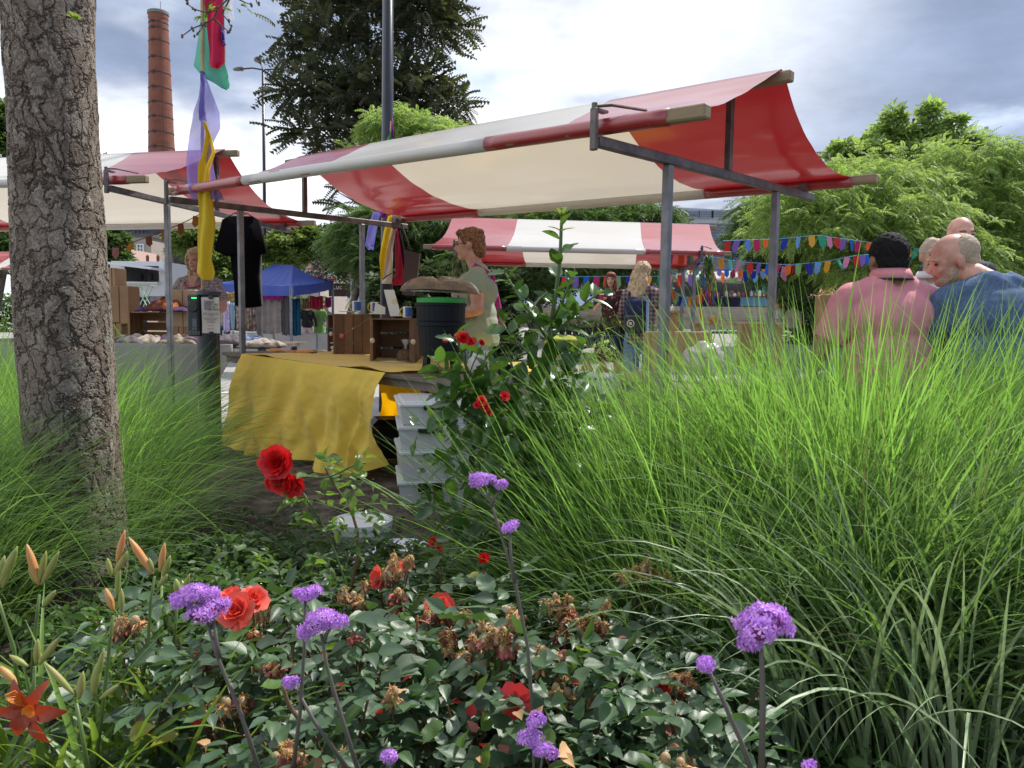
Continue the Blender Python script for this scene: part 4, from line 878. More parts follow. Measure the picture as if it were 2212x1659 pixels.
# light crown peeping over the canopy, bushes behind the tent, trees at the far left
make_tree('light green feathery tree top showing above the main canopy', gnd(900, 765), [blob(880, 275, 20, 85, 80, 30), blob(960, 305, 20, 80, 80, 26), blob(835, 270, 20, 40, 40, 22), blob(860, 345, 20, 100, 80, 30), blob(790, 340, 20, 50, 50, 20)], 3800, .26, L_loc, trunk_r=.15, tpl=pinf, droop=.35, seed=40, spray=4)
make_tree('bushy yellow green tree behind the blue tent', gnd(650, 725), [blob(640, 540, 30, 62, 60, 44), blob(600, 560, 30, 36, 40, 34), blob(690, 560, 30, 40, 40, 26), blob(655, 510, 30, 30, 30, 22)], 6500, .24, L_bush, trunk_r=.2, tpl=broad(), droop=.1, seed=41)
make_tree('light green tree behind the woman at the left stall', gnd(430, 730), [blob(430, 530, 28, 55, 60, 44), blob(470, 520, 28, 30, 40, 24), blob(405, 520, 28, 24, 34, 20), blob(500, 590, 28, 50, 50, 44), blob(470, 610, 28, 60, 50, 40)], 6500, .24, L_bush, trunk_r=.2, tpl=broad(), droop=.1, seed=42)
make_tree('dark green tree at the left edge of the view', gnd(-20, 750), [blob(0, 260, 24, 34, 60, 30), blob(10, 330, 24, 40, 60, 36), blob(-40, 300, 24, 60, 60, 60), blob(20, 560, 24, 60, 60, 60), blob(215, 350, 25, 12, 14, 10)], 4200, .26, L_mid, trunk_r=.2, tpl=broad(), droop=.1, seed=43)
make_tree('green tree between the trunk and the far houses', gnd(240, 720), [blob(235, 520, 30, 34, 40, 26), blob(215, 590, 30, 50, 40, 40), blob(260, 560, 30, 20, 20, 16)], 4000, .26, L_mid, trunk_r=.2, tpl=broad(), droop=.1, seed=44)
# low green ground cover under the trees at the far side
def hedge(px0, px1, y, z0, z1, n, m, nm, label, size=.16):
    a, b = at(px0, 700, y), at(px1, 700, y); rs = np.random.RandomState(int(abs(px0))); P = np.stack([rs.uniform(a[0], b[0], n), y + rs.normal(size=n) * .5, rs.uniform(z0, z1, n)], axis=1); P[:, 2] += .35 * np.array([mnoise.noise(Vector((p[0] * .6, 0, 3))) for p in P])
    D = rs.normal(size=(n, 3)); D[:, 2] = abs(D[:, 2]); V, F = inst(*broad(), frames(D) * size, P); o = np_mesh(nm, V, F, m); return tag(o, label, 'hedge', kind='stuff')
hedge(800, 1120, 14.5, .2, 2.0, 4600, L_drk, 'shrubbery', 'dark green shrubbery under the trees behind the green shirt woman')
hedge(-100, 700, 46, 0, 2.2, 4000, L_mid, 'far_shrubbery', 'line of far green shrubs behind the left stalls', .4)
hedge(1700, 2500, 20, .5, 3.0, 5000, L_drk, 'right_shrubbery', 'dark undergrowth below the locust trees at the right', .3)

# ------------------------------------------------------------------ chimney, lamps, buildings
M_brick = mat('chimney_brick', (0.24, 0.085, 0.05), .9, var=.3, scale=1.2, bump=.2, bscale=10, col2=(0.17, 0.065, 0.045), detail=10)
M_iron = mat('dark_iron', (0.03, 0.03, 0.035), .7); M_cap = mat('lead_cap', (0.16, 0.19, 0.17), .7)
cb = at(350, 355, 95); ct_ = at(338, 25, 95); gz = np.array([cb[0], 95, 0]); ch = thing('factory_chimney', 'tall tapering red brick factory chimney with dark iron bands', 'chimney', (cb[0], 95, 0))
cx0 = cb[0] + (cb[0] - ct_[0]) * 0; axis = lambda z: np.array([cb[0] + (ct_[0] - cb[0]) * 0, 95, z])
rz_ = lambda z: 1.55 + (1.05 - 1.55) * (z - cb[2]) / (ct_[2] - cb[2])
g = G(); g.lathe([(rz_(z), z) for z in np.linspace(0, ct_[2] - 1.0, 12)] + [(1.14, ct_[2] - .9), (1.14, ct_[2] - .4)], (cb[0], 95, 0), 28); obj('shaft', g, M_brick, ch, smooth=False)
g = G(); g.lathe([(1.22, ct_[2] - .4), (1.24, ct_[2] - .1), (1.1, ct_[2]), (.9, ct_[2]), (.85, ct_[2] - .5)], (cb[0], 95, 0), 28); obj('cap_ring', g, M_cap, ch)
for py in (52, 65, 92, 128, 161, 193, 225, 256, 289, 321, 352):
    z = at(345, py, 95)[2]; g = G(); g.lathe([(rz_(z) + .03, z - .07), (rz_(z) + .05, z), (rz_(z) + .03, z + .07)], (cb[0], 95, 0), 28, cap=False); g.box((cb[0] - .2, 95 - rz_(z) - .06, z), (.35, .1, .28)); obj('iron_band', g, M_iron, ch)
g = G(); g.tube([(cb[0] + .3, 95, ct_[2] - .3), (cb[0] + .3, 95, ct_[2] + 1.2)], .03, 5); obj('lightning_rod', g, M_iron, ch)
# three armed street lamp
lb = at(574, 700, 31); lt = at(568, 148, 31); t = thing('street_lamp', 'tall street lamp with three arms standing left of the dark tree', 'street lamp', (lb[0], 31, 0))
g = G(); g.tube([(lb[0], 31, 0), (lt[0] * .5 + lb[0] * .5, 31, lt[2] / 2), (lt[0], 31, lt[2])], [.09, .07, .05], 10); obj('pole', g, M_blackpaint, t, smooth=True)
for (px, py) in ((522, 149), (622, 154), (558, 130)):
    e = at(px, py, 31 + (1.0 if px == 558 else 0)); top = np.array([lt[0], 31, lt[2] - .05]); g = G(); g.tube([top, (top + e) / 2 + [0, 0, .05], e], .03, 6); arm = obj('arm', g, M_blackpaint, t)
    dd = (e - top) / np.linalg.norm(e - top); g = G(); g.ell(e + dd * .1, (.26, .17, .07), 12, 6, rotz(math.atan2(dd[1], dd[0])) @ roty(.15)); g.box(e + dd * .1 - Z3 * .05, (.3, .16, .03), rotz(math.atan2(dd[1], dd[0]))); obj('lamp_head', g, M_galv, arm, smooth=True)
M_dkb = mat('dark_cladding', (0.085, 0.078, 0.085), .8, var=.15, scale=.4); M_hs = mat('beige_render', (0.36, 0.31, 0.27), .85, var=.06, scale=1); M_win = mat('window_glass', (0.05, 0.07, 0.09), .1, spec=.9); M_bluec = mat('blue_grey_metal', (0.06, 0.08, 0.12), .6)
def bld(name, label, x0, x1, ytop, y, depth, m, ybot=None, cat='building'):
    a = at(x0, ytop, y); b = at(x1, ytop, y); t = thing(name, label, cat, ((a[0] + b[0]) / 2, y, 0)); zt = (a[2] + b[2]) / 2
    g = G(); g.box(((a[0] + b[0]) / 2, y + depth / 2, zt / 2), (b[0] - a[0], depth, zt)); obj('wall', g, m, t)
    g = G(); g.box(((a[0] + b[0]) / 2, y + depth / 2, zt + .12), (b[0] - a[0] + .3, depth + .3, .25)); obj('roof', g, M_dkb, t)
    return t
def window(t, px0, py0, px1, py1, y, par=None):
    a, b = at(px0, py0, y), at(px1, py1, y); c = (a + b) / 2; w_, h_ = b[0] - a[0], a[2] - b[2]; g = G()
    for sx in (-1, 1): g.box((c[0] + sx * w_ / 2, y - .06, c[2]), (.09, .14, h_ + .1))
    for sz in (-1, 1): g.box((c[0], y - .064, c[2] + sz * h_ / 2), (w_ + .1, .15, .09))
    g.box((c[0], y - .05, c[2]), (.06, .10, h_)); g.box((c[0], y - .05, c[2] + h_ * .1), (w_, .09, .05)); f = obj('window', g, M_metalw, t)
    g = G(); g.box((c[0], y - .02, c[2]), (w_, .06, h_)); obj('pane', g, M_win, f)
b1 = bld('apartment_block', 'beige apartment block with white windows behind the food trailer', 245, 326, 512, 62, 12, M_hs)
window(b1, 297, 528, 311, 548, 62); window(b1, 274, 522, 283, 545, 62); window(b1, 291, 556, 300, 570, 62); window(b1, 262, 552, 270, 568, 62)
b2_ = bld('dark_hall', 'long dark grey hall behind the left stall', 322, 640, 490, 66, 14, M_dkb)
g = G(); c = at(655, 502, 66); g.box((c[0], 72, c[2] / 2 + .05), (2.6, 12, c[2] + .1)); obj('pale_annex', g, M_hs, b2_)
b3 = bld('roof_plant', 'blue grey metal roof structure above the apartment block', 262, 324, 498, 72, 8, M_bluec)
for k in range(7):
    a = at(266 + k * 8.5, 500, 71.95); g = G(); g.box((a[0], 71.95, a[2] - .25), (.06, .12, .9)); obj('rib', g, M_dkb, b3)
# small gabled house with white verge boards
gb = thing('gabled_hut', 'small pink brown gabled hut with white edge boards behind the trailer', 'hut', tuple(gnd(262, 712)))
P = [at(236, 568, 40), at(258, 534, 40), at(284, 568, 40)]; g = G(); q = np.array([0, 4.0, 0]); lo = [np.array([P[0][0], 40, 0]), np.array([P[2][0], 40, 0])]; V = [lo[0], P[0], P[1], P[2], lo[1]]
g.add(np.array(V + [v + q for v in V]), [(0, 4, 3, 2, 1), (5, 6, 7, 8, 9), (1, 2, 7, 6), (2, 3, 8, 7), (0, 1, 6, 5), (3, 4, 9, 8)]); obj('wall', g, mat('pink_brown_render', (0.36, 0.24, 0.20), .85), gb)
for a, b in ((0, 1), (1, 2)):
    g = G(); mid_ = (P[a] + P[b]) / 2 + np.array([0, 0, -.12]); g.tube([P[a] - [0, .1, 0], mid_ - [0, .1, 0], P[b] - [0, .1, 0]], .10, 6); obj('verge_board', g, M_metalw, gb)
# corrugated warehouse on the right
ww = thing('warehouse', 'pale blue grey corrugated warehouse with a low curved roof behind the bunting', 'building', (at(1500, 600, 48)[0], 48, 0))
M_cor = mat('corrugated_blue', (0.24, 0.28, 0.36), .45, metal=.3, spec=.5)
a = at(1352, 472, 48); b = at(1730, 476, 48)
n = 64; Vv = []; zt = 9.2
a0 = at(1452, 447, 48)[0]; zw = at(1500, 482, 48)[2]
g = G()
def corr(u, v): 
    z = v * zw; return (a[0] + (b[0] - a[0]) * u, 48 + .05 * math.sin(v * 2 * math.pi * 45), z)
g.grid(corr, 2, 360); obj('wall', g, M_cor, ww)
P = [at(1446, 447, 47.8), at(1600, 455, 47.8), at(1604, 482, 47.8), at(1452, 478, 47.8)]
g = G(); g.add(np.array(P + [p + np.array([-1.0, 9, 0.4]) for p in P]), [(0, 3, 2, 1), (0, 1, 5, 4), (0, 4, 7, 3), (1, 2, 6, 5), (3, 7, 6, 2)]); obj('fascia', g, mat('pale_fascia', (0.40, 0.44, 0.50), .5), ww)
for px in (1467, 1495, 1525, 1552):
    c = at(px, 463, 47.7); g = G(); g.box(c, (.9, .12, .45)); f = obj('vent', g, M_cor, ww)
    for q in range(3): g = G(); g.box(c + np.array([0, -.07, -.12 + q * .12]), (.8, .03, .03)); obj('louvre', g, M_dkb, f)
# ------------------------------------------------------------------ food trailer
ft = thing('food_trailer', 'white food trailer with raised hatch and a seller inside', 'trailer', tuple(gnd(305, 745)))
yt = 21.0; a, b = at(240, 566, yt), at(357, 640, yt); zt_, zb_ = a[2], b[2]; x0, x1 = a[0], b[0]; o0, o1 = at(270, 574, yt), at(345, 612, yt)
M_trl = mat('trailer_white', (0.72, 0.72, 0.72), .3, spec=.5); dp = 2.0
g = G()
for (xa, xb, za, zb2) in ((x0, o0[0], zb_, zt_), (o1[0], x1, zb_, zt_), (o0[0], o1[0], zb_, o1[2]), (o0[0], o1[0], o0[2], zt_)): g.box(((xa + xb) / 2, yt, (za + zb2) / 2), (xb - xa, .06, zb2 - za))
g.box(((x0 + x1) / 2, yt + dp, (zb_ + zt_) / 2), (x1 - x0, .06, zt_ - zb_)); g.box((x0, yt + dp / 2, (zb_ + zt_) / 2), (.06, dp, zt_ - zb_)); g.box((x1, yt + dp / 2, (zb_ + zt_) / 2), (.06, dp, zt_ - zb_)); g.box(((x0 + x1) / 2, yt + dp / 2, zt_), (x1 - x0, dp, .06)); g.box(((x0 + x1) / 2, yt + dp / 2, zb_), (x1 - x0, dp, .06)); obj('body', g, M_trl, ft)
g = G(); g.bar((o0[0] - .1, yt - .5, o0[2] + .02), (o1[0] + .25, yt - .5, o0[2] - .12), 1.0, .06); obj('hatch', g, M_metalw, ft)
g = G(); g.box(((o0[0] + o1[0]) / 2, yt - .12, o1[2]), (o1[0] - o0[0] + .1, .3, .05)); obj('counter', g, M_metalw, ft)
for k in range(9):
    c = (o0[0] + .1 + k * .1, yt + .5 + .3 * rnd.random(), o1[2] + .12 + .25 * (k % 3)); g = G(); g.lathe([(.04, 0), (.045, .15), (.02, .2)], c, 8); obj('bottle', g, [M_dkb, M_win, M_brick][k % 3], ft)
for px in (283, 340):
    c = at(px, 645, yt + .1); g = G(); an = rotx(R(90)); g.lathe([(.31, -.1), (.33, -.06), (.33, .06), (.31, .1)], (0, 0, 0), 20); g.v = [np.concatenate(g.v) @ roty(R(90)).T @ rotz(R(90)).T + c]; wh = obj('wheel', g, M_black, ft)
    g = G(); g.lathe([(.17, -.11), (.17, .11)], (0, 0, 0), 14); g.v = [np.concatenate(g.v) @ roty(R(90)).T @ rotz(R(90)).T + c]; obj('rim', g, M_galv, wh)
g = G(); g.bar((x0 - .5, yt + .4, zb_ - .2), (x1 + .3, yt + .4, zb_ - .2), .1, .1); obj('chassis', g, M_iron, ft)
fc = gnd(313, 752); fc = at(313, 640, 17.5); fs = thing('folding_table', 'small pale green folding table in front of the trailer', 'table', tuple(fc - [0, 0, .2]))
g = G(); g.box(fc + Z3 * .25, (.42, .3, .02)); obj('table_top', g, mat('pale_green_paint', (0.35, 0.5, 0.35), .5), fs)
for sx in (-1, 1): g = G(); g.tube([fc + [-.15 * sx, -.1, -.35], fc + [.15 * sx, -.1, .24]], .012, 5); g.tube([fc + [-.15 * sx, .1, -.35], fc + [.15 * sx, .1, .24]], .012, 5); obj('leg', g, MATS['pale_green_paint'], fs)
# ------------------------------------------------------------------ blue tent
M_tent = mat('blue_tent_fabric', (0.055, 0.10, 0.42), .6, trans=.25, tcol=(.08, .15, .6))
tt = thing('blue_tent', 'blue pop up tent with hanging blankets in the middle distance', 'tent', tuple(gnd(610, 740)))
yt = 17.0
E_ = {'l': at(482, 600, yt + 1.6), 'fl': at(478, 612, yt), 'f': at(627, 618, yt - .6), 'r': at(716, 606, yt + 2.2), 'bl': at(560, 600, yt + 4)}
fl, f_, r_c = at(470, 611, yt + .6), at(627, 617, yt - .3), at(718, 606, yt + 2.6); bl_ = fl + r_c - f_; pk0, pk1 = at(592, 571, yt + 1.6), at(633, 573, yt + 2.0)
g = G()
def tri(a, b, c_, d_):
    def fn(u, v):
        lo = a * (1 - u) + b * u; hi = d_ * (1 - u) + c_ * u; q = lo * (1 - v) + hi * v; return q + Z3 * (-.32 * v * (1 - v) * 1.0 - .03 * math.sin(u * math.pi) * (1 - v) + .01 * math.sin(u * 40) * (1 - v))
    g.grid(fn, 24, 12)
tri(fl, f_, pk1, pk0); tri(f_, r_c, pk1, pk1); tri(r_c, bl_, pk0, pk1); tri(bl_, fl, pk0, pk0)
for a, b in ((fl, f_), (f_, r_c), (r_c, bl_), (bl_, fl)):
    g.grid(lambda u, v: a * (1 - u) + b * u + Z3 * (-.03 * math.sin(u * math.pi) - .22 * v) + np.array([0, -.02 * math.sin(u * 30) * v, 0]), 24, 3)
obj('tent_roof', g, M_tent, tt, smooth=True)
for p in (fl, f_, r_c, bl_): g = G(); g.bar((p[0], p[1] + .03, 0), (p[0], p[1] + .03, p[2]), .05, .05); obj('tent_pole', g, M_galv, tt)
def hang(px0, py0, px1, py1, y, m, name, label, cat='blanket', group='blankets and cloths hanging at the blue tent'):
    a, b = at(px0, py0, y), at(px1, py1, y)
    g = G(); g.grid(lambda u, v: (a[0] + (b[0] - a[0]) * u, y + .03 * math.sin(u * 22) + .03 * mnoise.noise(Vector((u * 3, v * 3, px0))), a[2] + (b[2] - a[2]) * v + .01 * math.sin(u * 9)), 16, 8, thick=.015); return tag(obj(name, g, m, smooth=True), label, cat, group)
M_bei = mat('beige_wool', (0.36, 0.31, 0.27), .95, var=.15, scale=6); M_mgt = mat('magenta_cloth', (0.40, 0.02, 0.22), .8); M_gry = mat('grey_wool', (0.16, 0.14, 0.14), .95); M_tea = mat('teal_blue_cloth', (0.01, 0.12, 0.22), .8); M_lav = mat('lavender_cloth', (0.50, 0.42, 0.60), .9, var=.3, scale=25)
M_flo = mat('floral_wool', (0.22, 0.13, 0.12), .95, var=.6, scale=12, col2=(0.34, 0.26, 0.22)); M_ylp = mat('ochre_pattern', (0.40, 0.26, 0.08), .9, var=.7, scale=18)
hang(553, 647, 608, 721, 17.4, M_bei, 'beige_blanket', 'large beige patterned blanket hanging below the magenta strip')
hang(567, 633, 612, 648, 17.35, M_mgt, 'magenta_blanket', 'magenta strip hanging above the beige blanket')
hang(608, 633, 625, 724, 17.5, M_gry, 'grey_blanket', 'narrow grey blanket right of the beige one')
hang(624, 645, 650, 725, 17.9, M_tea, 'teal_blanket', 'dark teal cloth hanging at the right of the tent wall')
hang(482, 652, 498, 716, 16.4, M_lav, 'lavender_runner', 'lavender patterned runner hanging at the left tent side'); hang(499, 655, 507, 712, 16.4, mat('pale_blue_cloth', (0.22, 0.33, 0.48), .9), 'blue_runner', 'narrow pale blue runner beside the lavender one')
hang(509, 640, 532, 716, 16.9, M_flo, 'dark_floral_rug', 'dark floral rug behind the steel posts'); hang(532, 645, 554, 716, 17.2, M_flo, 'reddish_rug', 'reddish floral rug left of the beige blanket')
hang(485, 632, 508, 650, 16.6, M_ylp, 'ochre_cloth', 'small ochre patterned cloth at the left tent eave')
hang(668, 640, 698, 668, 19.5, mat('coral_shawl', (0.70, 0.05, 0.10), .85, trans=.3), 'coral_shawl', 'bright coral fringed shawl hanging behind the man in blue')
hang(702, 642, 716, 664, 20, M_mgt, 'pink_shawl', 'pink patterned shawl right of the coral one'); hang(650, 645, 668, 668, 19.5, M_ylp, 'ochre_shawl', 'ochre patterned shawl left of the coral one')
hang(757, 596, 771, 678, 15, mat('sheer_banner', (0.62, 0.60, 0.64), .7, alpha=.85, var=.2, scale=3), 'white_banner', 'tall narrow pale banner hanging left of the rear steel post', 'banner')
# far red and white stall, and its dark goods; long low stall at the steps
def far_stall(label, x0, x1, ytop, ybot, y, split, goods, seed):
    a, b = at(x0, ybot, y), at(x1, ybot, y); hz = at((x0 + x1) / 2, ytop, y)[2] - a[2]
    H = (a[2] + b[2]) / 2; k = (H) / 2.0
    A = np.array([a[0] + .15, a[1], H - .045]); B = np.array([b[0] - .15, b[1], H - .045]); e = .15 / (b[0] - a[0] - .3)
    return make_stall(label, (A, 0, 0), (B, 0, 0), 2.2, 1.1, (.5, 1.7), max(.25, hz + .22), [(-e,) * 3] + [(s_,) * 3 for s_ in split] + [(1 + e,) * 3], (0, 1, 0), ((-e, 1 + e),) * 3, seed=seed, nsub=4)
far_stall('small far red and white stall right of the blue tent', 650, 782, 575, 597, 24, (.30, .72), None, 3)
a = at(744, 606, 24.6); g = G(); g.box(a + np.array([0, 0, -.3]), (1.0, .05, .42)); sg = obj('shop_sign', g, mat('dark_brown_board', (0.05, 0.02, 0.02), .7)); tag(sg, 'dark brown sign board with pale lettering under the small far stall', 'sign')
text_obj('Luc', .22, a + np.array([-.22, -.04, -.28]), (R(90), 0, 0), M_paper, sg)
hang(685, 600, 700, 620, 24.2, mat('mixed_goods', (0.4, 0.25, 0.2), .9, var=.9, scale=5, col2=(.1, .1, .15)), 'hanging_goods', 'small mixed goods hanging in the far stall', 'goods', None)
far_stall('far pale canopied stall at the left edge beside the trunk', -60, 46, 555, 580, 19, (.3, .62), None, 5)
# plaza ledge on the left and terrace steps on the right
lg0, lg1 = at(430, 719, 20.5), at(900, 735, 17.5)
g = G(); q = np.array([0, 0, 1.0])
for k in range(5):
    p0 = lg0 + (lg1 - lg0) * (k / 5); p1 = lg0 + (lg1 - lg0) * ((k + 1) / 5 - .004); g = G(); g.bar((p0[0], p0[1] + .25, .33 + .02), (p1[0], p1[1] + .25, .33 + .02), .5, .66 if p0[2] > .6 else .62, bev=.015); o = obj('concrete_ledge' if k == 0 else 'ledge_block', g, M_conc)
    if k == 0: ledge = tag(o, 'long pale concrete seating ledge behind the left table', 'ledge')
    else: o.parent = ledge; o.location = np.array(o.location) - wloc(ledge)
st = thing('terrace_steps', 'wide pale concrete terrace steps below the far stalls', 'steps', (2.5, 24, ground_h(3, 24)))
M_conc2 = mat('warm_concrete', (0.50, 0.45, 0.40), .85, var=.08, scale=3, detail=8)
for k, (yt_, yb_) in enumerate([(687, 701), (674, 688), (661, 675)]):
    y = 23.5 + k * .55; a, b = at(1100, yt_, y), at(1790, yt_ + 6, y); zb2 = at(1400, yb_ + 3, y)[2] - .1
    for q in range(6):
        xa = a[0] + (b[0] - a[0]) * q / 6; xb = a[0] + (b[0] - a[0]) * (q + 1) / 6 - .015; zt2 = at(1400, yt_ + 2, y)[2]
        g = G(); g.box(((xa + xb) / 2, y + .5, (zt2 + zb2) / 2), (xb - xa, 1.0, zt2 - zb2), bev=.015); obj('step_block', g, M_conc2, st)
        g = G(); g.box(((xa + xb) / 2, y + .49, zt2 + .012), (xb - xa + .005, 1.06, .025)); obj('nosing', g, M_conc, st)
# far stall on the terrace: white awning, dark and blue tables, teal cloth
def terrace_goods():
    y = 27.0; t = thing('terrace_stall', 'far stall on the terrace with dark and light blue table cloths', 'market stall', tuple(at(1620, 660, y)))
    zt = at(1600, 596, y)[2]; zb = at(1600, 662, y)[2]; x0, x1 = at(1478, 600, y)[0], at(1745, 600, y)[0]
    g = G(); g.grid(lambda u, v: (x0 + (x1 - x0) * u, y - .3 + 2.2 * v, zt - .15 + .35 * math.sin(v * 3.1) + .03 * math.sin(u * 20)), 20, 8, thick=.01); obj('canopy', g, M_white, t, smooth=True)
    for q in (0, .33, .66, 1): g = G(); g.bar((x0 + (x1 - x0) * q, y, zb - .3), (x0 + (x1 - x0) * q, y, zt), .05, .05); obj('post', g, M_galv, t)
    for (pa, pb, m) in ((1510, 1598, M_nav), (1600, 1746, mat('light_blue_cloth', (0.16, 0.34, 0.52), .8))):
        a, b = at(pa, 642, y - .2), at(pb, 662, y - .2); g = G(); g.box(((a[0] + b[0]) / 2, y + .2, (a[2] + b[2]) / 2), (b[0] - a[0], .8, a[2] - b[2])); obj('table_cloth', g, m, t)
    for (pa, pb, m) in ((1624, 1654, mat('teal_print', (0.07, 0.50, 0.40), .8)), (1692, 1742, MATS['teal_print'])):
        a, b = at(pa, 608, y - .1), at(pb, 632, y - .1); g = G(); g.box(((a[0] + b[0]) / 2, y - .1, (a[2] + b[2]) / 2), (b[0] - a[0], .03, a[2] - b[2])); f = obj('teal_hanging', g, m, t)
        for sx in (-.35, .05):
            g = G(); g.ell(((a[0] + b[0]) / 2 + sx * .5, y - .14, (a[2] + b[2]) / 2), (.10, .03, .17), 8, 6); obj('dark_garment', g, M_nav, f)
    for k in range(26):
        p = at(1515 + k * 9, 640, y - .3); h = .08 + .14 * rnd.random(); g = G(); g.lathe([(.05, 0), (.06, h * .6), (.02, h)], p, 7); obj('goods', g, [M_conc, M_flo, M_paper, M_ylp, M_mgt, M_iron][k % 6], t)
    g = G(); g.box(((x0 + x1) / 2, y + 2.2, (zt + zb) / 2), (x1 - x0, .05, zt - zb)); obj('back_wall', g, M_dkb, t)
terrace_goods()
# ------------------------------------------------------------------ bunting
PC = [mat('pennant_' + n_, c_, .75, trans=.35) for n_, c_ in (('red', (.62, .03, .04)), ('yellow', (.75, .42, .05)), ('green', (.25, .48, .20)), ('blue', (.03, .17, .62)), ('pink', (.70, .30, .50)), ('sky', (.22, .45, .75)), ('orange', (.80, .16, .03)), ('violet', (.28, .16, .55)), ('teal', (.04, .42, .30)), ('navy', (.02, .04, .40)), ('magenta', (.55, .03, .18)))]
M_cord = mat('blue_cord', (.10, .35, .55), .7)
tplp = {}
def pennant_mesh(m, w_, h_):
    k = (m.name, round(w_, 3)); 
    if k not in tplp:
        g = G(); g.add([(-w_ / 2, 0, 0), (w_ / 2, 0, 0), (w_ / 2, .006, -h_ * .72), (0, .0, -h_), (-w_ / 2, -.006, -h_ * .72), (-w_ / 2, .002, 0), (w_ / 2, .002, 0), (w_ / 2, .008, -h_ * .72), (0, .002, -h_), (-w_ / 2, -.004, -h_ * .72)], [(0, 4, 3, 2, 1), (5, 6, 7, 8, 9), (0, 1, 6, 5), (2, 3, 8, 7), (3, 4, 9, 8)])
        me = bpy.data.meshes.new('pennant'); me.from_pydata(np.concatenate(g.v).tolist(), [], g.f); me.materials.append(m); tplp[k] = me
    return tplp[k]
def bunting(label, pts, y, n, w_=.075, h_=.17, cord=None, cols=None, skip=(), group='strings of bunting'):
    P = np.array([at(px, py, y + dy) for px, py, dy in pts]); t = thing('bunting', label, 'bunting', tuple(P[0]), group=group)
    cum = np.concatenate([[0], np.cumsum(np.linalg.norm(np.diff(P, axis=0), axis=1))]); f = lambda s_: np.array([np.interp(s_ * cum[-1], cum, P[:, i]) for i in range(3)])
    g = G(); g.tube([f(q) for q in np.linspace(0, 1, 30)], .004, 5); obj('cord', g, cord or M_cord, t)
    for k in range(n):
        if k in skip: continue
        m = (cols or PC)[(k * 7 + int(pts[0][0])) % len(cols or PC)] if not cols else cols[k % len(cols)]; o = bpy.data.objects.new('pennant', pennant_mesh(m, w_, h_)); COL.objects.link(o); o.parent = t
        o.location = f((k + .5) / n) - P[0]; o.rotation_euler = (rnd.uniform(-.5, .3), rnd.uniform(-.28, .28), rnd.uniform(-.7, .7))
        if pts[0][0] > 1000 and rnd.random() < .12: o.scale = (.8, 1, .8)
bunting('topmost string of bunting from the third stall into the locust trees', [(1562, 520, 0), (1683, 516, .5), (1763, 508, .5), (1852, 520, 1), (2050, 545, 1.5)], 9.6, 24)
bunting('middle string of bunting sagging behind the rear steel post', [(1440, 548, 0), (1520, 552, 0), (1600, 566, 0), (1700, 572, 0), (1780, 566, 0), (1845, 552, 0), (1950, 545, .5)], 10.4, 27)
bunting('string of bunting running behind the women and the right steel post', [(1210, 598, 0), (1304, 597, 0), (1422, 597, 0), (1545, 590, 0), (1640, 583, 0), (1730, 572, 0)], 13.2, 23, .10, .22)
bunting('short steep string of bunting below the right end of the third stall', [(1400, 540, 0), (1430, 560, 0), (1500, 576, 0), (1600, 583, 0), (1700, 590, 0)], 12, 20, .07, .15)
bunting('small drooping string of bunting hung with ribbons', [(1440, 618, 0), (1474, 642, 0), (1506, 641, 0), (1530, 618, 0)], 10.2, 10, .07, .15)
OC = [mat('pennant_ochre', (.50, .22, .03), .8, trans=.3), mat('pennant_rust', (.30, .10, .04), .8, trans=.3), mat('pennant_rose', (.45, .22, .20), .8, trans=.3)]
bunting('brown and orange felt bunting hanging below the left stall canopy', [(232, 540, 0), (293, 521, 0), (356, 499, 0), (405, 477, 0), (440, 458, 0)], 6.7, 6, .05, .10, cord=mat('brown_cord', (.12, .06, .03), .8), cols=[OC[2], OC[0], OC[1], OC[0], OC[1], OC[0]])
for k, (px, ys, ye, cs) in enumerate([(1500, 640, 668, (6, 5, 1)), (1533, 610, 660, (7, 6, 10, 3)), (1519, 622, 690, (1,))]):
    t = thing('ribbon_bundle', ['bundle of short ribbons hanging in the drooping bunting', 'bundle of long bright ribbons at the third stall post', 'long pale orange ribbon beside the third stall post'][k], 'ribbon', tuple(at(px, ys, 10.1)), group='coloured ribbons at the third stall')
    for j, c_ in enumerate(cs): strip([(px - 6 + 4 * j, px - 2 + 4 * j, ys), (px - 8 + 5 * j, px - 4 + 5 * j, (ys + ye) / 2), (px - 7 + 4 * j, px - 3 + 4 * j, ye - 5 * (j % 2))], 10.1 + .02 * j, PC[c_], 'ribbon', parent=t, seed=j)
# dried flower bundles at the third stall posts
L_dry = mat('dried_herb', (.22, .25, .10), .8, island=.4, trans=.2)
def bundle(px, py0, py1, y, w_, label, m=L_dry, n=260):
    rs = np.random.RandomState(int(px)); a = at(px, py0, y); b = at(px, py1, y); q = rs.rand(n); P = a * (1 - q[:, None]) + b * q[:, None] + rs.normal(size=(n, 3)) * (w_ * (.25 + .75 * q))[:, None]
    D = rs.normal(size=(n, 3)) * .5 - [0, 0, 1]; V, F = inst(*leaf_tpl(.07, .018, 1, 3), frames(D), P); tag(np_mesh('dried_bundle', V, F, m), label, 'dried flowers', 'dried flower bundles on the third stall')
bundle(984, 555, 610, 8.8, .05, 'bundle of dried purple flowers and herbs left on the third stall'); bundle(1000, 552, 596, 8.8, .035, 'thin pale dried herb bundle beside the purple one'); bundle(1530, 548, 612, 9.0, .06, 'green herb bundle at the right end of the third stall', L_mid)
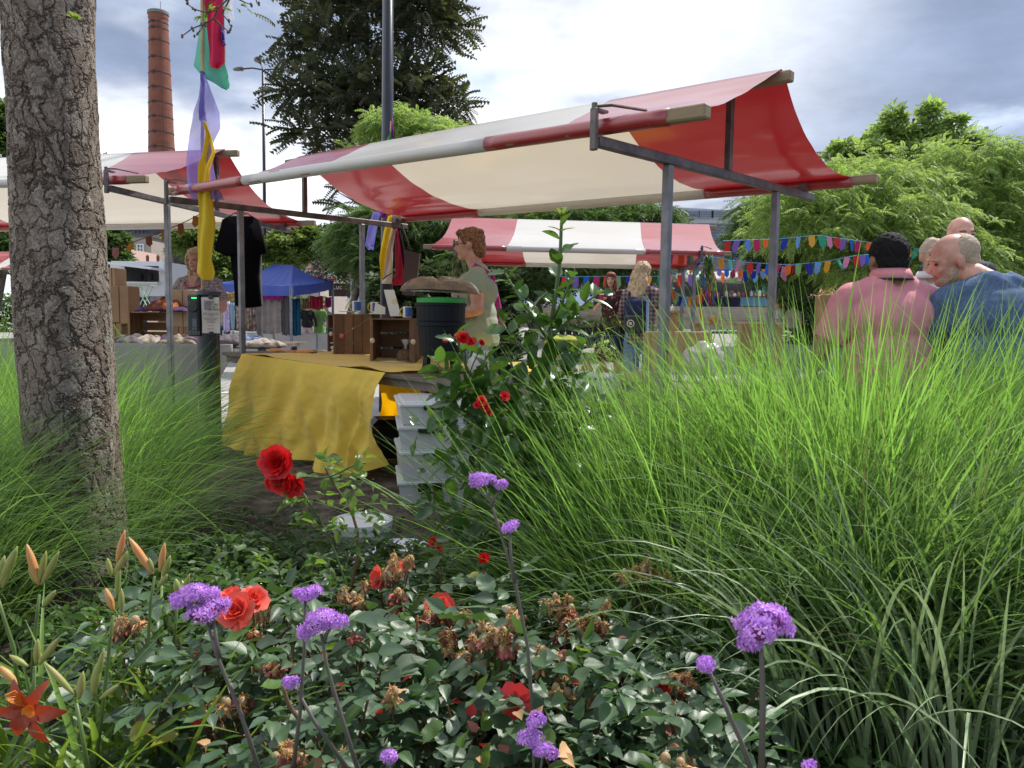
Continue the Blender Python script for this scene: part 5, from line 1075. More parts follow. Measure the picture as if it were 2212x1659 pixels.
# third stall table, black pot trays, high table
def third_table():
    t = thing('display_table', 'dark clothed table with trays of black plant pots under the third stall', 'table', tuple(at(1260, 790, 9.0)))
    a, b = at(1180, 724, 8.7), at(1345, 724, 8.7); g = G(); g.box(((a[0] + b[0]) / 2, 9.1, a[2] - .03), (b[0] - a[0] + .1, .9, .06)); obj('table_top', g, M_nav, t)
    g = G(); g.grid(lambda u, v: (a[0] + (b[0] - a[0]) * u, 8.62 + .02 * math.sin(u * 40), a[2] - .16 * v * (1 + .2 * math.sin(u * 7))), 40, 3, thick=.01); obj('table_cloth', g, M_nav, t, smooth=True)
    for px in (1195, 1340): p = at(px, 724, 8.8); g = G(); g.bar((p[0], p[1], 0), (p[0], p[1], p[2] - .02), .04, .04); obj('leg', g, M_galv, t)
    for k in range(10):
        p = at(1214 + k * 14.5, 723, 8.72); pt = thing('plant_pot', 'square black plant pot in the tray row, ' + ['first', 'second', 'third', 'fourth', 'fifth', 'sixth', 'seventh', 'eighth', 'ninth', 'last'][k] + ' from the holly', 'plant pot', tuple(p), group='black plant pots on the dark table')
        g = G(); V = np.array([(-.028, -.028, 0), (.028, -.028, 0), (.028, .028, 0), (-.028, .028, 0), (-.037, -.037, .085), (.037, -.037, .085), (.037, .037, .085), (-.037, .037, .085)]); g.add(V + p, [(3, 2, 1, 0), (0, 1, 5, 4), (1, 2, 6, 5), (2, 3, 7, 6), (3, 0, 4, 7), (4, 5, 6, 7)]); obj('pot', g, M_black, pt)
        n = 46; rs = np.random.RandomState(k); hh = .03 + .07 * rs.rand(); P = p + np.array([0, 0, .085]) + rs.normal(size=(n, 3)) * [.03, .03, hh * .4] + [0, 0, hh * .5]; V, F = inst(*leaf_tpl(.05, .022, 1, 2), frames(rs.normal(size=(n, 3)) + [0, 0, .5]), P); np_mesh('foliage', V, F, L_bush if k % 3 else L_mid, pt)
third_table()
ht = thing('high_table', 'light wooden high table with a small white bottle on top', 'table', tuple(at(1452, 745, 13)))
c = at(1452, 672, 13); g = G(); g.lathe([(.27, -.03), (.27, 0)], c, 24); obj('table_top', g, M_cratel, ht)
g = G(); g.box(c - Z3 * .48, (.20, .20, .90), bev=.01); obj('pedestal', g, M_cratel, ht); g = G(); g.box(c - Z3 * .28, (.34, .06, .2), bev=.01); obj('brace', g, M_cratel, ht)
g = G(); g.lathe([(.03, .0), (.032, .06), (.01, .09), (.01, .11)], c, 10); tag(obj('bottle', g, M_paper, smooth=True), 'tiny white bottle standing on the high table', 'bottle')
c = at(1556, 700, 11); t = thing('wooden_bench', 'light wooden bench with orange goods right of the third stall', 'bench', tuple(c - Z3 * .4)); g = G(); g.box(c, (.8, .35, .04), bev=.005); obj('seat', g, M_cratel, t)
for sx in (-.33, .33): g = G(); g.box(c + [sx, 0, -.22], (.05, .3, .4)); obj('leg', g, M_cratel, t)
g = G(); g.ell(c + [-.1, 0, .06], (.06, .05, .05), 10, 8); tag(obj('orange_fruit', g, MATS['orange_wood'], smooth=True), 'round orange object on the light wooden bench', 'fruit')
# a planted yellow green lettuce bag and thing on it, straw crate, dark chairs far off
blobbag(at(1218, 742, 6.6), (.17, .12, .065), mat('lime_cloth', (.33, .36, .04), .85), 'crumpled lime yellow cloth bundle behind the holly', 'cloth_bundle', 'cloth', 5)
rs = np.random.RandomState(5); P = at(1302, 750, 6.3) + rs.normal(size=(60, 3)) * [.035, .035, .06]; V, F = inst(*leaf_tpl(.05, .025, 1, 3), frames(rs.normal(size=(60, 3)) + [0, 0, .8]), P); tag(np_mesh('pale_plant', V, F, mat('pale_lime_leaf', (.35, .48, .14), .6, island=.3, trans=.4)), 'small pale lime green plant among the brown card displays', 'plant')
g = G(); a = at(2190, 640, 9); b = at(2290, 700, 9); g.box((a + b) / 2, (b[0] - a[0], .4, a[2] - b[2]), bev=.03); tag(obj('yellow_awning', g, mat('bright_yellow_pvc', (.82, .60, .0), .4)), 'bright yellow panel at the right edge behind the man in blue', 'panel')

# ------------------------------------------------------------------ left stall table and goods
def left_table():
    y0 = 6.35; zt = .80; x0, x1 = -4.9, at(588, 748, y0)[0]
    t = thing('scarf_table', 'long table with a pale cloth under the left stall', 'table', ((x0 + x1) / 2, y0 + .5, 0))
    for k in range(5): g = G(); g.bar((x0, y0 + .12 + k * .23, zt), (x1, y0 + .12 + k * .23, zt - .0), .22, .03); obj('table_board', g, M_board, t)
    M_shc = mat('pale_grey_cloth', (0.42, 0.40, 0.38), .9, var=.05, scale=3, trans=.15); xe = at(505, 760, y0)[0]
    def dr(u, v): return (x0 + (xe - x0) * u + .06 * v * math.sin(u * 9), y0 - .02 - .03 * math.sin(u * 46 + 2 * mnoise.noise(Vector((u * 8, v, 0)))) * v - .04 * v, zt + .02 - .62 * v * (1 + .1 * math.sin(u * 13)) * (1 if u < .84 else max(.12, 1 - (u - .84) * 5.4)))
    g = G(); g.grid(dr, 120, 20, thick=.004); obj('table_cloth', g, M_shc, t, smooth=True)
    for x in (x0 + .2, -3.4, x1 - .1):
        for yy in (y0 + .08, y0 + 1.0): g = G(); g.bar((x, yy, 0), (x, yy, zt), .04, .04); obj('leg', g, M_galv, t)
    M_f = [mat('fabric_' + n_, c_, .95, var=.7, scale=22, col2=c2_) for n_, c_, c2_ in (('plum', (.13, .05, .13), (.05, .03, .08)), ('rust', (.30, .10, .04), (.14, .04, .05)), ('grey', (.20, .17, .18), (.09, .08, .10)), ('olive', (.16, .16, .08), (.25, .20, .16)), ('cream', (.50, .44, .38), (.28, .24, .20)), ('blue', (.05, .09, .22), (.12, .18, .28)), ('orange', (.50, .16, .03), (.30, .07, .02)), ('purple', (.16, .07, .26), (.08, .03, .12)))]
    def pile(px, py, y, rx, rz_, m, label, nm='folded_scarf', k=0):
        c = at(px, py, y); g = G(); 
        def fn(u, v):
            a = u * 2 - 1; b = v * 2 - 1; e = (max(0, 1 - a * a) * max(0, 1 - b * b)) ** .5; w_ = mnoise.noise(Vector((a * 3 + k, b * 3, k)))
            return c + np.array([a * rx * (1 + .15 * w_), b * .17, e * rz_ * (1 + .6 * w_) + .012 * mnoise.noise(Vector((a * 8, b * 8, k))) * e])
        g.grid(fn, 26, 18, thick=.012); tag(obj(nm, g, m, smooth=True), label, 'scarf', 'scarves and cloths on the left stall')
    pile(341, 671, 6.9, .13, .05, M_f[7], 'purple scarf lying left on the light crate', k=1); pile(352, 668, 6.85, .09, .085, M_f[1], 'rust brown scarf bundled on the light crate', k=2); pile(366, 669, 6.86, .08, .09, M_f[6], 'orange scarf bundled on the light crate', k=3); pile(392, 672, 6.9, .12, .035, M_f[0], 'plum patterned scarf at the right end of the light crate', k=4)
    for k, (px, m, lb) in enumerate([(285, M_f[2], 'grey cloth lying leftmost on the scarf table'), (325, M_f[4], 'cream cloth with dark veins on the scarf table'), (362, M_f[0], 'plum cloth next to the front steel post'), (398, M_f[3], 'olive patterned cloth left of the bollard'), (418, M_f[0], 'second plum cloth partly behind the bollard'), (472, M_f[2], 'grey cloth directly right of the bollard'), (500, M_f[2], 'grey brown cloth near the end of the scarf table'), (515, M_f[5], 'blue cloth on the scarf table'), (540, M_f[5], 'folded blue cloth at the end of the scarf table')]):
        pile(px, 742, 6.5 + .05 * (k % 3), .16, .065, m, lb, k=6 + k)
    pile(566, 748, 6.45, .16, .06, M_f[4], 'cream cloth at the very end of the scarf table', k=20)
    c = at(275, 737, 6.95); c[2] = zt + .015; cr, Pc = crate('light_crate', 'light wooden slatted crate carrying the orange and purple scarves', c, R(3), .40, .32, .27, M_cratel, 'front')
    c = at(376, 735, 6.95); c[2] = zt + .015; crate('light_crate', 'second light wooden crate half hidden by the bollard', c, R(3), .17, .3, .265, M_cratel, 'side')
    for (a_, b_, c_, d_, y, lb, m) in ((240, 618, 292, 700, 7.3, 'tall brown cardboard box beside the tree trunk', M_card), (368, 626, 434, 706, 7.05, 'pale flat cardboard box standing behind the bollard', M_card2), (238, 580, 262, 620, 7.35, 'crumpled brown paper bag beside the tree trunk', M_card2), (240, 695, 276, 740, 7.3, 'lower brown cardboard box beside the tree trunk', M_card)):
        a, b = at(a_, b_, y), at(c_, d_, y); c = (a + b) / 2; g = G(); bt = b[2] if d_ < 730 else zt; g.box(c, (b[0] - a[0], .22, a[2] - b[2]), bev=.006); o = tag(obj('cardboard_box', g, m), lb, 'box'); g = G(); g.box(c + [0.02, -.112, 0], (.006, .003, (a[2] - b[2]) * .97)); q = obj('seam', g, M_cratew); q.parent = o; q.location = np.array(q.location) - wloc(o)
    c = at(300, 930, 6.2); g = G(); g.box((c[0], 6.6, .17), (.5, .4, .34), bev=.01); tag(obj('cardboard_box', g, M_card2), 'cardboard box on the ground under the scarf table', 'box')
left_table()
# ------------------------------------------------------------------ people
def remesh(g, name, m, parent, vox=.01, it=3, disp=None, frame=None):
    V = np.concatenate(g.v); me = bpy.data.meshes.new('tmp'); me.from_pydata(V.tolist(), [], g.f); me.update()
    o = bpy.data.objects.new('tmp', me); COL.objects.link(o)
    r = o.modifiers.new('r', 'REMESH'); r.mode = 'VOXEL'; r.voxel_size = vox; r.use_smooth_shade = True
    s_ = o.modifiers.new('s', 'SMOOTH'); s_.factor = .6; s_.iterations = it
    bpy.context.view_layer.update(); dg = bpy.context.evaluated_depsgraph_get(); nm = bpy.data.meshes.new_from_object(o.evaluated_get(dg))
    bpy.data.objects.remove(o); bpy.data.meshes.remove(me)
    n = len(nm.vertices); co = np.empty(n * 3, np.float32); nm.vertices.foreach_get('co', co); co = co.reshape(-1, 3)
    if disp:
        no = np.empty(n * 3, np.float32); nm.vertices.foreach_get('normal', no); no = no.reshape(-1, 3)
        d = np.array([disp(Vector(c)) for c in co.tolist()]); co = co + no * d[:, None]
    nm.vertices.foreach_set('co', np.ascontiguousarray(co, np.float32).ravel()); nm.update()
    return link_mesh(name, nm, m, parent, True)
def limb(g, pts, rr):
    g.tube(pts, rr, 12)
    for p, r in zip(pts, rr): g.ell(p, (r, r, r), 12, 8)
M_skin = mat('skin', (0.52, 0.29, 0.21), .5, var=.06, scale=20, spec=.4); M_skin_r = mat('ruddy_skin', (0.55, 0.27, 0.20), .5, var=.10, scale=14, col2=(.60, .33, .26)); M_skin_d = mat('tan_skin', (0.30, 0.155, 0.095), .5)
M_eye = mat('eye_dark', (.03, .02, .02), .2); M_lip = mat('lip', (.40, .13, .11), .5)
def cloth_disp(a=.006, f=9, sd=0):
    def d(c): return a * (mnoise.noise(Vector((c.x * f, c.y * f, c.z * f * .6 + sd))) + .5 * mnoise.noise(Vector((c.x * f * 2.3, c.y * f * 2.3, c.z * f * 1.2 + sd))))
    return d
def hair_disp(a=.006, f=38, sd=0):
    def d(c): return a * (mnoise.noise(Vector((c.x * f, c.y * f, c.z * f * .5 + sd))) + .6 * abs(mnoise.noise(Vector((c.x * f * 2, c.y * f * 2, c.z * f + sd)))))
    return d
def person(label, pos, yaw, H=1.7, skin=None, shirt=None, pants=None, hair=None, hair_m=None, head=(0, 0, 0), girth=1.0, arms=None, sleeve=.32, vox=.011, legs=None, lean=0.0, hoff=(0, 0, 0), hem=.86, dress=None, collar=None, glasses=False, beard=None, seat=False, long_sleeve=False, face=True, bust=0.0, shoes=None, hs=1.0, hair_a=.010, hair_f=38):
    skin = skin or M_skin; k = H / 1.7; t = thing('person', label, 'person', tuple(pos), yaw)
    kk = lambda p: np.array(p, float) * k
    W = girth
    L_ = lambda p: kk((p[0], p[1] + lean * max(0, p[2] - .9), p[2]))
    sh = 1.40; hz = .92
    el = arms or [((-.25, -.02, 1.12), (-.27, .06, .88)), ((.25, -.02, 1.12), (.27, .06, .88))]
    lg = legs or [((-.10, .0, .90), (-.11, .03, .48), (-.11, -.02, .07)), ((.10, .0, .90), (.11, .03, .48), (.12, -.02, .07))]
    b = G()   # skin body: one continuous surface
    def torso(g, e=0.0, z0=0.84):
        g.ell(L_((0, 0, .95)), kk((.155 * W + e, .115 * W + e, .12 + e)), 18, 12); g.ell(L_((0, 0, 1.10)), kk((.14 * W + e, .105 * W + e, .14)), 18, 12)
        g.ell(L_((0, .005, 1.26)), kk((.16 * W + e, .112 * W + e, .16)), 18, 12); g.ell(L_((0, -.005, 1.335)), kk((.155 * (W * .6 + .4) + e, .085 + e, .070 + e)), 18, 12)
        if bust: g.ell(L_((-.065, .085 * W, 1.25)), kk((.075, .07 * bust + e, .075)), 12, 8); g.ell(L_((.065, .085 * W, 1.25)), kk((.075, .07 * bust + e, .075)), 12, 8)
        for sx in (-1, 1):
            g.ell(L_((sx * .160 * (W * .5 + .5), 0, sh - .052)), kk((.058 + e, .052 + e, .052 + e)), 12, 8)
            g.tube([L_((sx * .02, -.02, 1.42)), L_((sx * .09 * (W * .5 + .5), -.012, 1.378)), L_((sx * .16 * (W * .5 + .5), -.005, 1.345))], [kk((.055,))[0] + e * .6, kk((.052,))[0] + e, kk((.048,))[0] + e], 12)
    torso(b, -.008)
    hc = L_((hoff[0], hoff[1] + .02, 1.585 + hoff[2])); RH = rotz(head[0]) @ rotx(head[1]) @ roty(head[2]); HP = lambda p: hc + RH @ (np.array(p) * k * hs)
    limb(b, [L_((0, -.015, 1.40)), L_((hoff[0] * .5, -.005 + hoff[1] * .5, 1.46)), HP((0, -.02, -.06))], [.062 * k, .056 * k, .054 * k])
    for c, r in (((0, -.012, .028), (.074, .094, .088)), ((0, .03, -.045), (.056, .058, .062)), ((0, .045, .0), (.057, .046, .07)), ((0, .062, -.088), (.028, .026, .022)), ((0, .078, .024), (.046, .014, .011)), ((-.03, .07, -.025), (.022, .02, .02)), ((.03, .07, -.025), (.022, .02, .02)), ((-.079, -.004, -.008), (.010, .02, .031)), ((.079, -.004, -.008), (.010, .02, .031))):
        b.ell(HP(c), np.array(r) * k * hs, 14, 10, RH)
    b.tube([HP((0, .086, .018)), HP((0, .099, -.004)), HP((0, .110, -.026)), HP((0, .092, -.036))], [.006 * k, .009 * k, .013 * k, .008 * k], 8)
    for side, (e_, w_) in zip((-1, 1), el):
        s0 = L_((side * .172 * (W * .5 + .5), 0, sh - .06)); e1 = L_(e_) if e_[2] > .9 else kk((e_[0], e_[1] + lean * .2, e_[2])); w1 = kk((w_[0], w_[1] + lean * max(0, w_[2] - .9), w_[2]))
        limb(b, [s0, (s0 + e1) / 2, e1], [.050 * k * W ** .6, .046 * k * W ** .6, .036 * k * W ** .5]); limb(b, [e1, (e1 * .6 + w1 * .4), w1], [.036 * k * W ** .5, .036 * k * W ** .4, .024 * k])
        d = w1 - e1; d /= np.linalg.norm(d); x = np.cross(d, [0, 0, 1.0]); x = x / (np.linalg.norm(x) + 1e-6); zz = np.cross(x, d)
        b.ell(w1 + d * .045 * k, (.036 * k, .016 * k, .05 * k), 10, 8, np.array([x, zz, d]).T)
        if vox < .02:
            for q in range(4):
                o_ = x * (-.027 + .018 * q) * k; ln = (.065, .075, .07, .056)[q] * k; P = w1 + d * .08 * k + o_; b.tube([P, P + d * ln * .55 - zz * .006, P + d * ln * .9 - zz * .022 * k], [.0095 * k, .009 * k, .007 * k], 8)
            P = w1 + d * .03 * k - x * .03 * k * side; b.tube([P, P - x * .022 * k * side + d * .03 * k, P - x * .02 * k * side + d * .06 * k - zz * .01], [.012 * k, .0105 * k, .008 * k], 8)
    for (a, n_, f_) in lg: limb(b, [kk(a), kk(n_), kk(f_)], [.078 * k * W, .052 * k, .036 * k]); b.ell(kk((f_[0], f_[1] + .05, .035 + max(0, f_[2] - .07))), kk((.042, .12, .035)), 12, 8)
    remesh(b, 'body', skin, t, vox)
    if shirt:
        g = G(); torso(g, .020 if vox < .02 else .012)
        for side, (e_, w_) in zip((-1, 1), el):
            s0 = L_((side * .172 * (W * .5 + .5), 0, sh - .055)); e1 = L_(e_) if e_[2] > .9 else kk((e_[0], e_[1] + lean * .2, e_[2])); w1 = kk((w_[0], w_[1] + lean * max(0, w_[2] - .9), w_[2]))
            if long_sleeve: g.tube([s0, (s0 + e1) / 2, e1, e1 * .5 + w1 * .5, w1], [.064 * k * W ** .6, .060 * k * W ** .6, .050 * k, .044 * k, .036 * k], 12)
            else: q = min(1, sleeve / .30); e2 = s0 * (1 - q) + e1 * q; g.tube([s0, (s0 + e2) / 2, e2], [.058 * k * W ** .5, .062 * k * W ** .6, .060 * k * W ** .6], 12)
            g.ell(s0, kk((.057, .057, .057)) * W ** .5, 12, 8)
        if abs(hoff[0]) > .05: g.ell(L_((0, -.01, 1.385)), kk((.125, .095, .065)), 14, 10); g.tube([L_((0, -.01, 1.38)), L_((hoff[0] * .42, 0, 1.415))], [.095 * k, .078 * k], 12)
        n_ = 20; g.lathe([(.155 * W * k + .014, hem * k), (.165 * W * k + .012, (hem + .08) * k), (.152 * W * k + .012, (hem + .2) * k)], L_((0, 0, 0)) + [0, 0, 0], n_, sy=.78)
        remesh(g, 'shirt', shirt, t, vox * .9, 9 if vox < .02 else 2, cloth_disp(.010 if vox < .02 else 0, 11))
        if collar is not None:
            g = G(); an = np.linspace(0, 2 * math.pi, 20)[:-1]
            g.lathe([(.098 * k, 0), (.090 * k, .030 * k), (.078 * k, .052 * k), (.074 * k, .04 * k), (.082 * k, .0)], L_((0, -.012, 1.436)), 28, sy=1.0); co = obj('collar', g, shirt, t, smooth=True, local=True)
            g = G(); g.lathe([(.1005 * k, .0), (.1000 * k, .008 * k), (.095 * k, .008 * k)], L_((0, -.012, 1.434)), 28); obj('collar_stripe', g, collar, co, smooth=True, local=True)
    if dress:
        g = G(); torso(g, .014); r0 = .16 * W * k
        g.lathe([(r0, .98 * k), (r0 * 1.15, .85 * k), (r0 * 1.45, .55 * k), (r0 * 1.6, dress[1] * k)], L_((0, 0, 0)), 24, sy=.8)
        for side, (e_, w_) in zip((-1, 1), el): s0 = L_((side * .175, 0, sh - .015)); e1 = L_(e_); g.tube([s0, s0 * .2 + e1 * .8], [.066 * k, .064 * k], 12); g.ell(s0, kk((.064, .064, .06)), 12, 8)
        remesh(g, 'dress', dress[0], t, vox, 2, cloth_disp(.01))
    if pants:
        g = G(); g.ell(L_((0, 0, .93)), kk((.165 * W, .125 * W, .12)), 18, 12); pw = pants[1] if isinstance(pants, tuple) else 1.0; pm = pants[0] if isinstance(pants, tuple) else pants
        for (a, n_, f_) in lg: 
            e_ = kk((f_[0], f_[1], f_[2] + .03)); g.tube([kk(a), (kk(a) + kk(n_)) / 2, kk(n_), (kk(n_) + e_) / 2, e_], [.092 * k * W, .085 * k * W * pw ** .3, .066 * k * pw ** .7, .062 * k * pw, .058 * k * pw], 14); g.ell(kk(a), kk((.09, .09, .09)) * W, 12, 8); g.ell(kk(n_), kk((.065, .065, .065)) * pw ** .7, 12, 8)
        remesh(g, 'trousers', pm, t, vox, 2, cloth_disp(.008))
    for (a, n_, f_) in lg:
        g = G(); g.ell(kk((f_[0], f_[1] + .05, .04 + max(0, f_[2] - .07))), kk((.05, .135, .042)), 14, 8); obj('shoe', g, shoes or M_black, t, smooth=True, local=True)
    if hair:
        g = G()
        for c, r in hair: g.ell(HP(c), np.array(r) * k * hs, 16, 12, RH)
        remesh(g, 'hair', hair_m, t, min(vox * .8, .010), 1, hair_disp(hair_a, hair_f))
    if face:
        for sx in (-1, 1):
            g = G(); g.ell(HP((sx * .032, .083, .004)), np.array((.013, .008, .006)) * k * hs, 10, 6, RH); obj('eye', g, M_eye, t, smooth=True, local=True)
            g = G(); g.tube([HP((sx * .016, .090, .022)), HP((sx * .034, .090, .027)), HP((sx * .052, .076, .020))], .004 * k, 6); obj('eyebrow', g, hair_m or M_eye, t, local=True)
        g = G(); g.ell(HP((0, .084, -.058)), np.array((.024, .010, .007)) * k * hs, 10, 6, RH); obj('mouth', g, M_lip, t, smooth=True, local=True)
    if beard is not None:
        g = G(); g.ell(HP((0, .050, -.080)), np.array((.050, .042, .036)) * k * hs, 14, 8, RH); g.ell(HP((-.045, .02, -.055)), np.array((.018, .036, .04)) * k * hs, 12, 8, RH); g.ell(HP((.045, .02, -.055)), np.array((.018, .036, .04)) * k * hs, 12, 8, RH); g.ell(HP((0, .088, -.044)), np.array((.026, .010, .006)) * k, 10, 6, RH); remesh(g, 'beard', beard, t, .008, 1, hair_disp(.003, 80))
    if glasses:
        gm = G()
        for sx in (-1, 1): gm.tube([HP((sx * .033 + .019 * math.cos(a), .103, .002 + .014 * math.sin(a))) for a in np.linspace(0, 2 * math.pi, 13)], .0022 * k, 5); gm.tube([HP((sx * .052, .10, .006)), HP((sx * .078, .05, .008)), HP((sx * .080, -.0, .006))], .0024 * k, 5)
        gm.tube([HP((-.014, .105, .004)), HP((.014, .105, .004))], .002 * k, 5); obj('glasses', gm, M_eye, t, local=True)
    return t, L_, HP
H_brn = mat('auburn_hair', (.13, .05, .022), .6, var=.5, scale=60, col2=(.24, .11, .05)); H_blk = mat('black_hair', (.010, .009, .010), .8, var=.5, scale=90, bump=.5, bscale=250, spec=.25); H_bln = mat('blonde_hair', (.36, .24, .13), .6, var=.35, scale=40, stretch=(3, 3, .6), col2=(.52, .38, .23)); H_red = mat('red_hair', (.15, .03, .012), .6, var=.4, scale=50)
H_gry = mat('short_grey_hair', (.42, .33, .25), .8, var=.2, scale=120); H_wht = mat('grey_white_hair', (.6, .56, .5), .8)
cap_short = [((0, -.022, .040), (.080, .092, .088)), ((0, -.055, -.01), (.068, .058, .07))]
def px_pos(px, y, z=0.0): p = at(px, 700, y); return (p[0], y, z)
# green shirt woman behind the main table, in profile to the left
M_sage = mat('sage_jersey', (.30, .35, .27), .9, var=.05); M_jean = mat('blue_denim', (.13, .21, .33), .9, var=.15, scale=30, col2=(.20, .29, .42)); M_jeand = mat('dark_denim', (.08, .13, .21), .9, var=.15, scale=30)
p1, L1, HP1 = person('curly haired woman in a sage green T-shirt and glasses in profile behind the main table', px_pos(1030, 5.75), R(88), 1.70, skin=M_skin_r, shirt=M_sage, pants=M_jean, hair=[((0, -.025, .045), (.086, .100, .090)), ((0, -.075, -.02), (.070, .055, .085)), ((0, .055, .088), (.06, .04, .03)), ((0, -.06, .09), (.07, .06, .03))], hair_m=H_brn,
    head=(0, -.04, 0), girth=1.28, arms=[((-.25, -.03, 1.12), (-.20, .22, 1.06)), ((.25, -.02, 1.10), (.20, .22, 1.07))], sleeve=.15, bust=1.0, glasses=True, hoff=(0, .045, .02))
g = G(); g.tube([L1((-.10, .15, 1.12)), L1((-.15, .10, 1.30)), L1((-.125, .0, 1.452)), L1((-.08, -.12, 1.38)), L1((.06, -.165, 1.15)), L1((-.05, -.17, 1.0))], .016, 8); obj('bag_strap', g, M_mgt, p1, smooth=True, local=True)
c = at(1069, 683, 5.8); sb = thing('shoulder_bag', 'magenta shoulder bag hanging behind the green shirt woman', 'bag', tuple(c))
g = G(); V = np.array([(-.03, -.05, .13), (.02, -.05, .13), (.085, -.06, -.08), (-.06, -.06, -.10), (-.03, .05, .13), (.02, .05, .13), (.085, .06, -.08), (-.06, .06, -.10)]); g.add(V + c, [(3, 2, 1, 0), (4, 5, 6, 7), (0, 1, 5, 4), (1, 2, 6, 5), (2, 3, 7, 6), (3, 0, 4, 7)]); obj('bag_body', g, M_mgt, sb)
g = G(); g.tube([c + [0, -.03, .13], c + [-.02, -.02, .22], c + [-.03, 0, .34]], .010, 6); obj('strap', g, M_black, sb)
# woman at the left stall
M_chk = mat('grey_check_cotton', (.22, .19, .20), .9, var=.5, scale=60, col2=(.30, .27, .28))
p2, L2_, HP2 = person('woman in a grey checked blouse behind the left table, face hidden by the yellow flag', px_pos(431, 7.75), R(176), 1.73, shirt=M_chk, pants=M_jeand, hair=[((0, -.02, .04), (.086, .096, .090)), ((0, .030, .082), (.072, .070, .040)), ((-.078, .03, -.01), (.022, .045, .09)), ((.078, .03, -.01), (.022, .045, .09)), ((-.06, -.01, -.06), (.04, .06, .10)), ((.06, -.01, -.06), (.04, .06, .10)), ((0, -.06, -.08), (.085, .05, .12)), ((-.075, .0, -.14), (.035, .05, .05)), ((.075, 0, -.14), (.035, .05, .05))], hair_m=H_bln, head=(R(-12), -.1, 0), girth=1.12, arms=[((-.28, .05, 1.12), (-.20, .30, 1.0)), ((.28, .05, 1.12), (.22, .30, 1.0))], sleeve=.22, bust=.8)
g = G(); g.tube([L2_((.09 * math.cos(a), .10 + .055 * math.sin(a) * -1, 1.40 + .06 * math.sin(a) - .03)) for a in np.linspace(math.pi, 2 * math.pi, 12)], .006, 6); obj('necklace', g, M_crim, p2, local=True)
g = G(); V = [L2_(q) for q in ((-.05, .120, 1.425), (.05, .120, 1.425), (0, .148, 1.25))]; g.add(np.array(V + [v - np.array([0, .02, 0]) for v in V]), [(0, 2, 1), (3, 4, 5), (0, 1, 4, 3), (1, 2, 5, 4), (2, 0, 3, 5)]); obj('neck_skin', g, M_skin, p2, local=True)
# red haired woman with a cup
M_fdr = mat('floral_dress_print', (.030, .012, .016), .85, var=.3, scale=20, col2=(.035, .015, .02)); 
def floral(m):
    t = m.node_tree; L = t.links.new; p = t.nodes['Principled BSDF']; tc = N('ShaderNodeTexCoord', t); v = N('ShaderNodeTexVoronoi', t, i_Scale=22.0); L(tc.outputs['Object'], v.inputs['Vector']); mr = N('ShaderNodeMapRange', t); mr.inputs[1].default_value = .34; mr.inputs[2].default_value = .26; L(v.outputs['Distance'], mr.inputs[0])
    cr = N('ShaderNodeValToRGB', t); cr.color_ramp.interpolation = 'CONSTANT'; e = cr.color_ramp.elements; e[0].color = (.30, .03, .05, 1); e[1].position = .35; e[1].color = (.55, .42, .28, 1); q = e.new(.6); q.color = (.10, .12, .04, 1); q = e.new(.78); q.color = (.45, .12, .10, 1)
    s_ = N('ShaderNodeSeparateXYZ', t); L(v.outputs['Color'], s_.inputs[0]); L(s_.outputs[0], cr.inputs[0]); mx = N('ShaderNodeMixRGB', t); L(mr.outputs[0], mx.inputs[0]); mx.inputs[1].default_value = (.028, .010, .014, 1); L(cr.outputs[0], mx.inputs[2]); L(mx.outputs[0], p.inputs['Base Color'])
floral(M_fdr)
gz3 = ground_h(1.5, 12.0)
p3, L3, HP3 = person('red haired woman in a dark floral dress holding a paper cup', px_pos(1318, 12.0, gz3), R(160), 1.68, dress=(M_fdr, .30), hair=[((0, -.02, .04), (.086, .100, .092)), ((0, .030, .084), (.070, .070, .036)), ((-.065, -.0, -.10), (.036, .06, .16)), ((.065, -.0, -.10), (.036, .06, .16)), ((0, -.05, -.12), (.09, .05, .18)), ((.06, .01, -.24), (.045, .045, .09))], hair_m=H_red, head=(R(6), 0, 0), girth=1.0, bust=.8, vox=.013, arms=[((-.26, .0, 1.10), (-.25, .10, .87)), ((.25, .02, 1.12), (.10, .20, 1.25))])
c = np.array([1.0, 1.0, 1.0]) * 0; wp = Matrix.Rotation(R(160), 3, 'Z') @ Vector((.085, .27, 1.29)); c = np.array(p3.location) + np.array(wp)
cp = thing('paper_cup', 'small red and white paper cup in the hand of the red haired woman', 'cup', tuple(c - [0, 0, .05])); g = G(); g.lathe([(.026, -.05), (.035, .04)], c, 16); obj('cup_body', g, M_crim, cp); g = G(); g.lathe([(.037, .04), (.037, .052), (.033, .055)], c, 16); obj('cup_lid', g, M_paper, cp)
# woman with the backpack, seen from behind
M_plaid = mat('plaid_flannel', (.20, .11, .11), .9)
def plaid(m):
    t = m.node_tree; L = t.links.new; p = t.nodes['Principled BSDF']; tc = N('ShaderNodeTexCoord', t); out = None
    for ax in ('X', 'Z'):
        w_ = N('ShaderNodeTexWave', t, bands_direction=ax, i_Scale=7.0); L(tc.outputs['Object'], w_.inputs['Vector'])
        mr = N('ShaderNodeMapRange', t); mr.inputs[1].default_value = .35; mr.inputs[2].default_value = .65; L(w_.outputs['Fac'], mr.inputs[0]); out = mr if out is None else (out, mr)
    mu = N('ShaderNodeMath', t, operation='ADD'); L(out[0].outputs[0], mu.inputs[0]); L(out[1].outputs[0], mu.inputs[1]); cr = N('ShaderNodeValToRGB', t); e = cr.color_ramp.elements; e[0].color = (.045, .03, .045, 1); e[1].color = (.34, .22, .20, 1); dv = N('ShaderNodeMath', t, operation='MULTIPLY', i_1=.5); L(mu.outputs[0], dv.inputs[0]); L(dv.outputs[0], cr.inputs[0]); L(cr.outputs[0], p.inputs['Base Color'])
plaid(M_plaid)
gz4 = ground_h(1.4, 8.6)
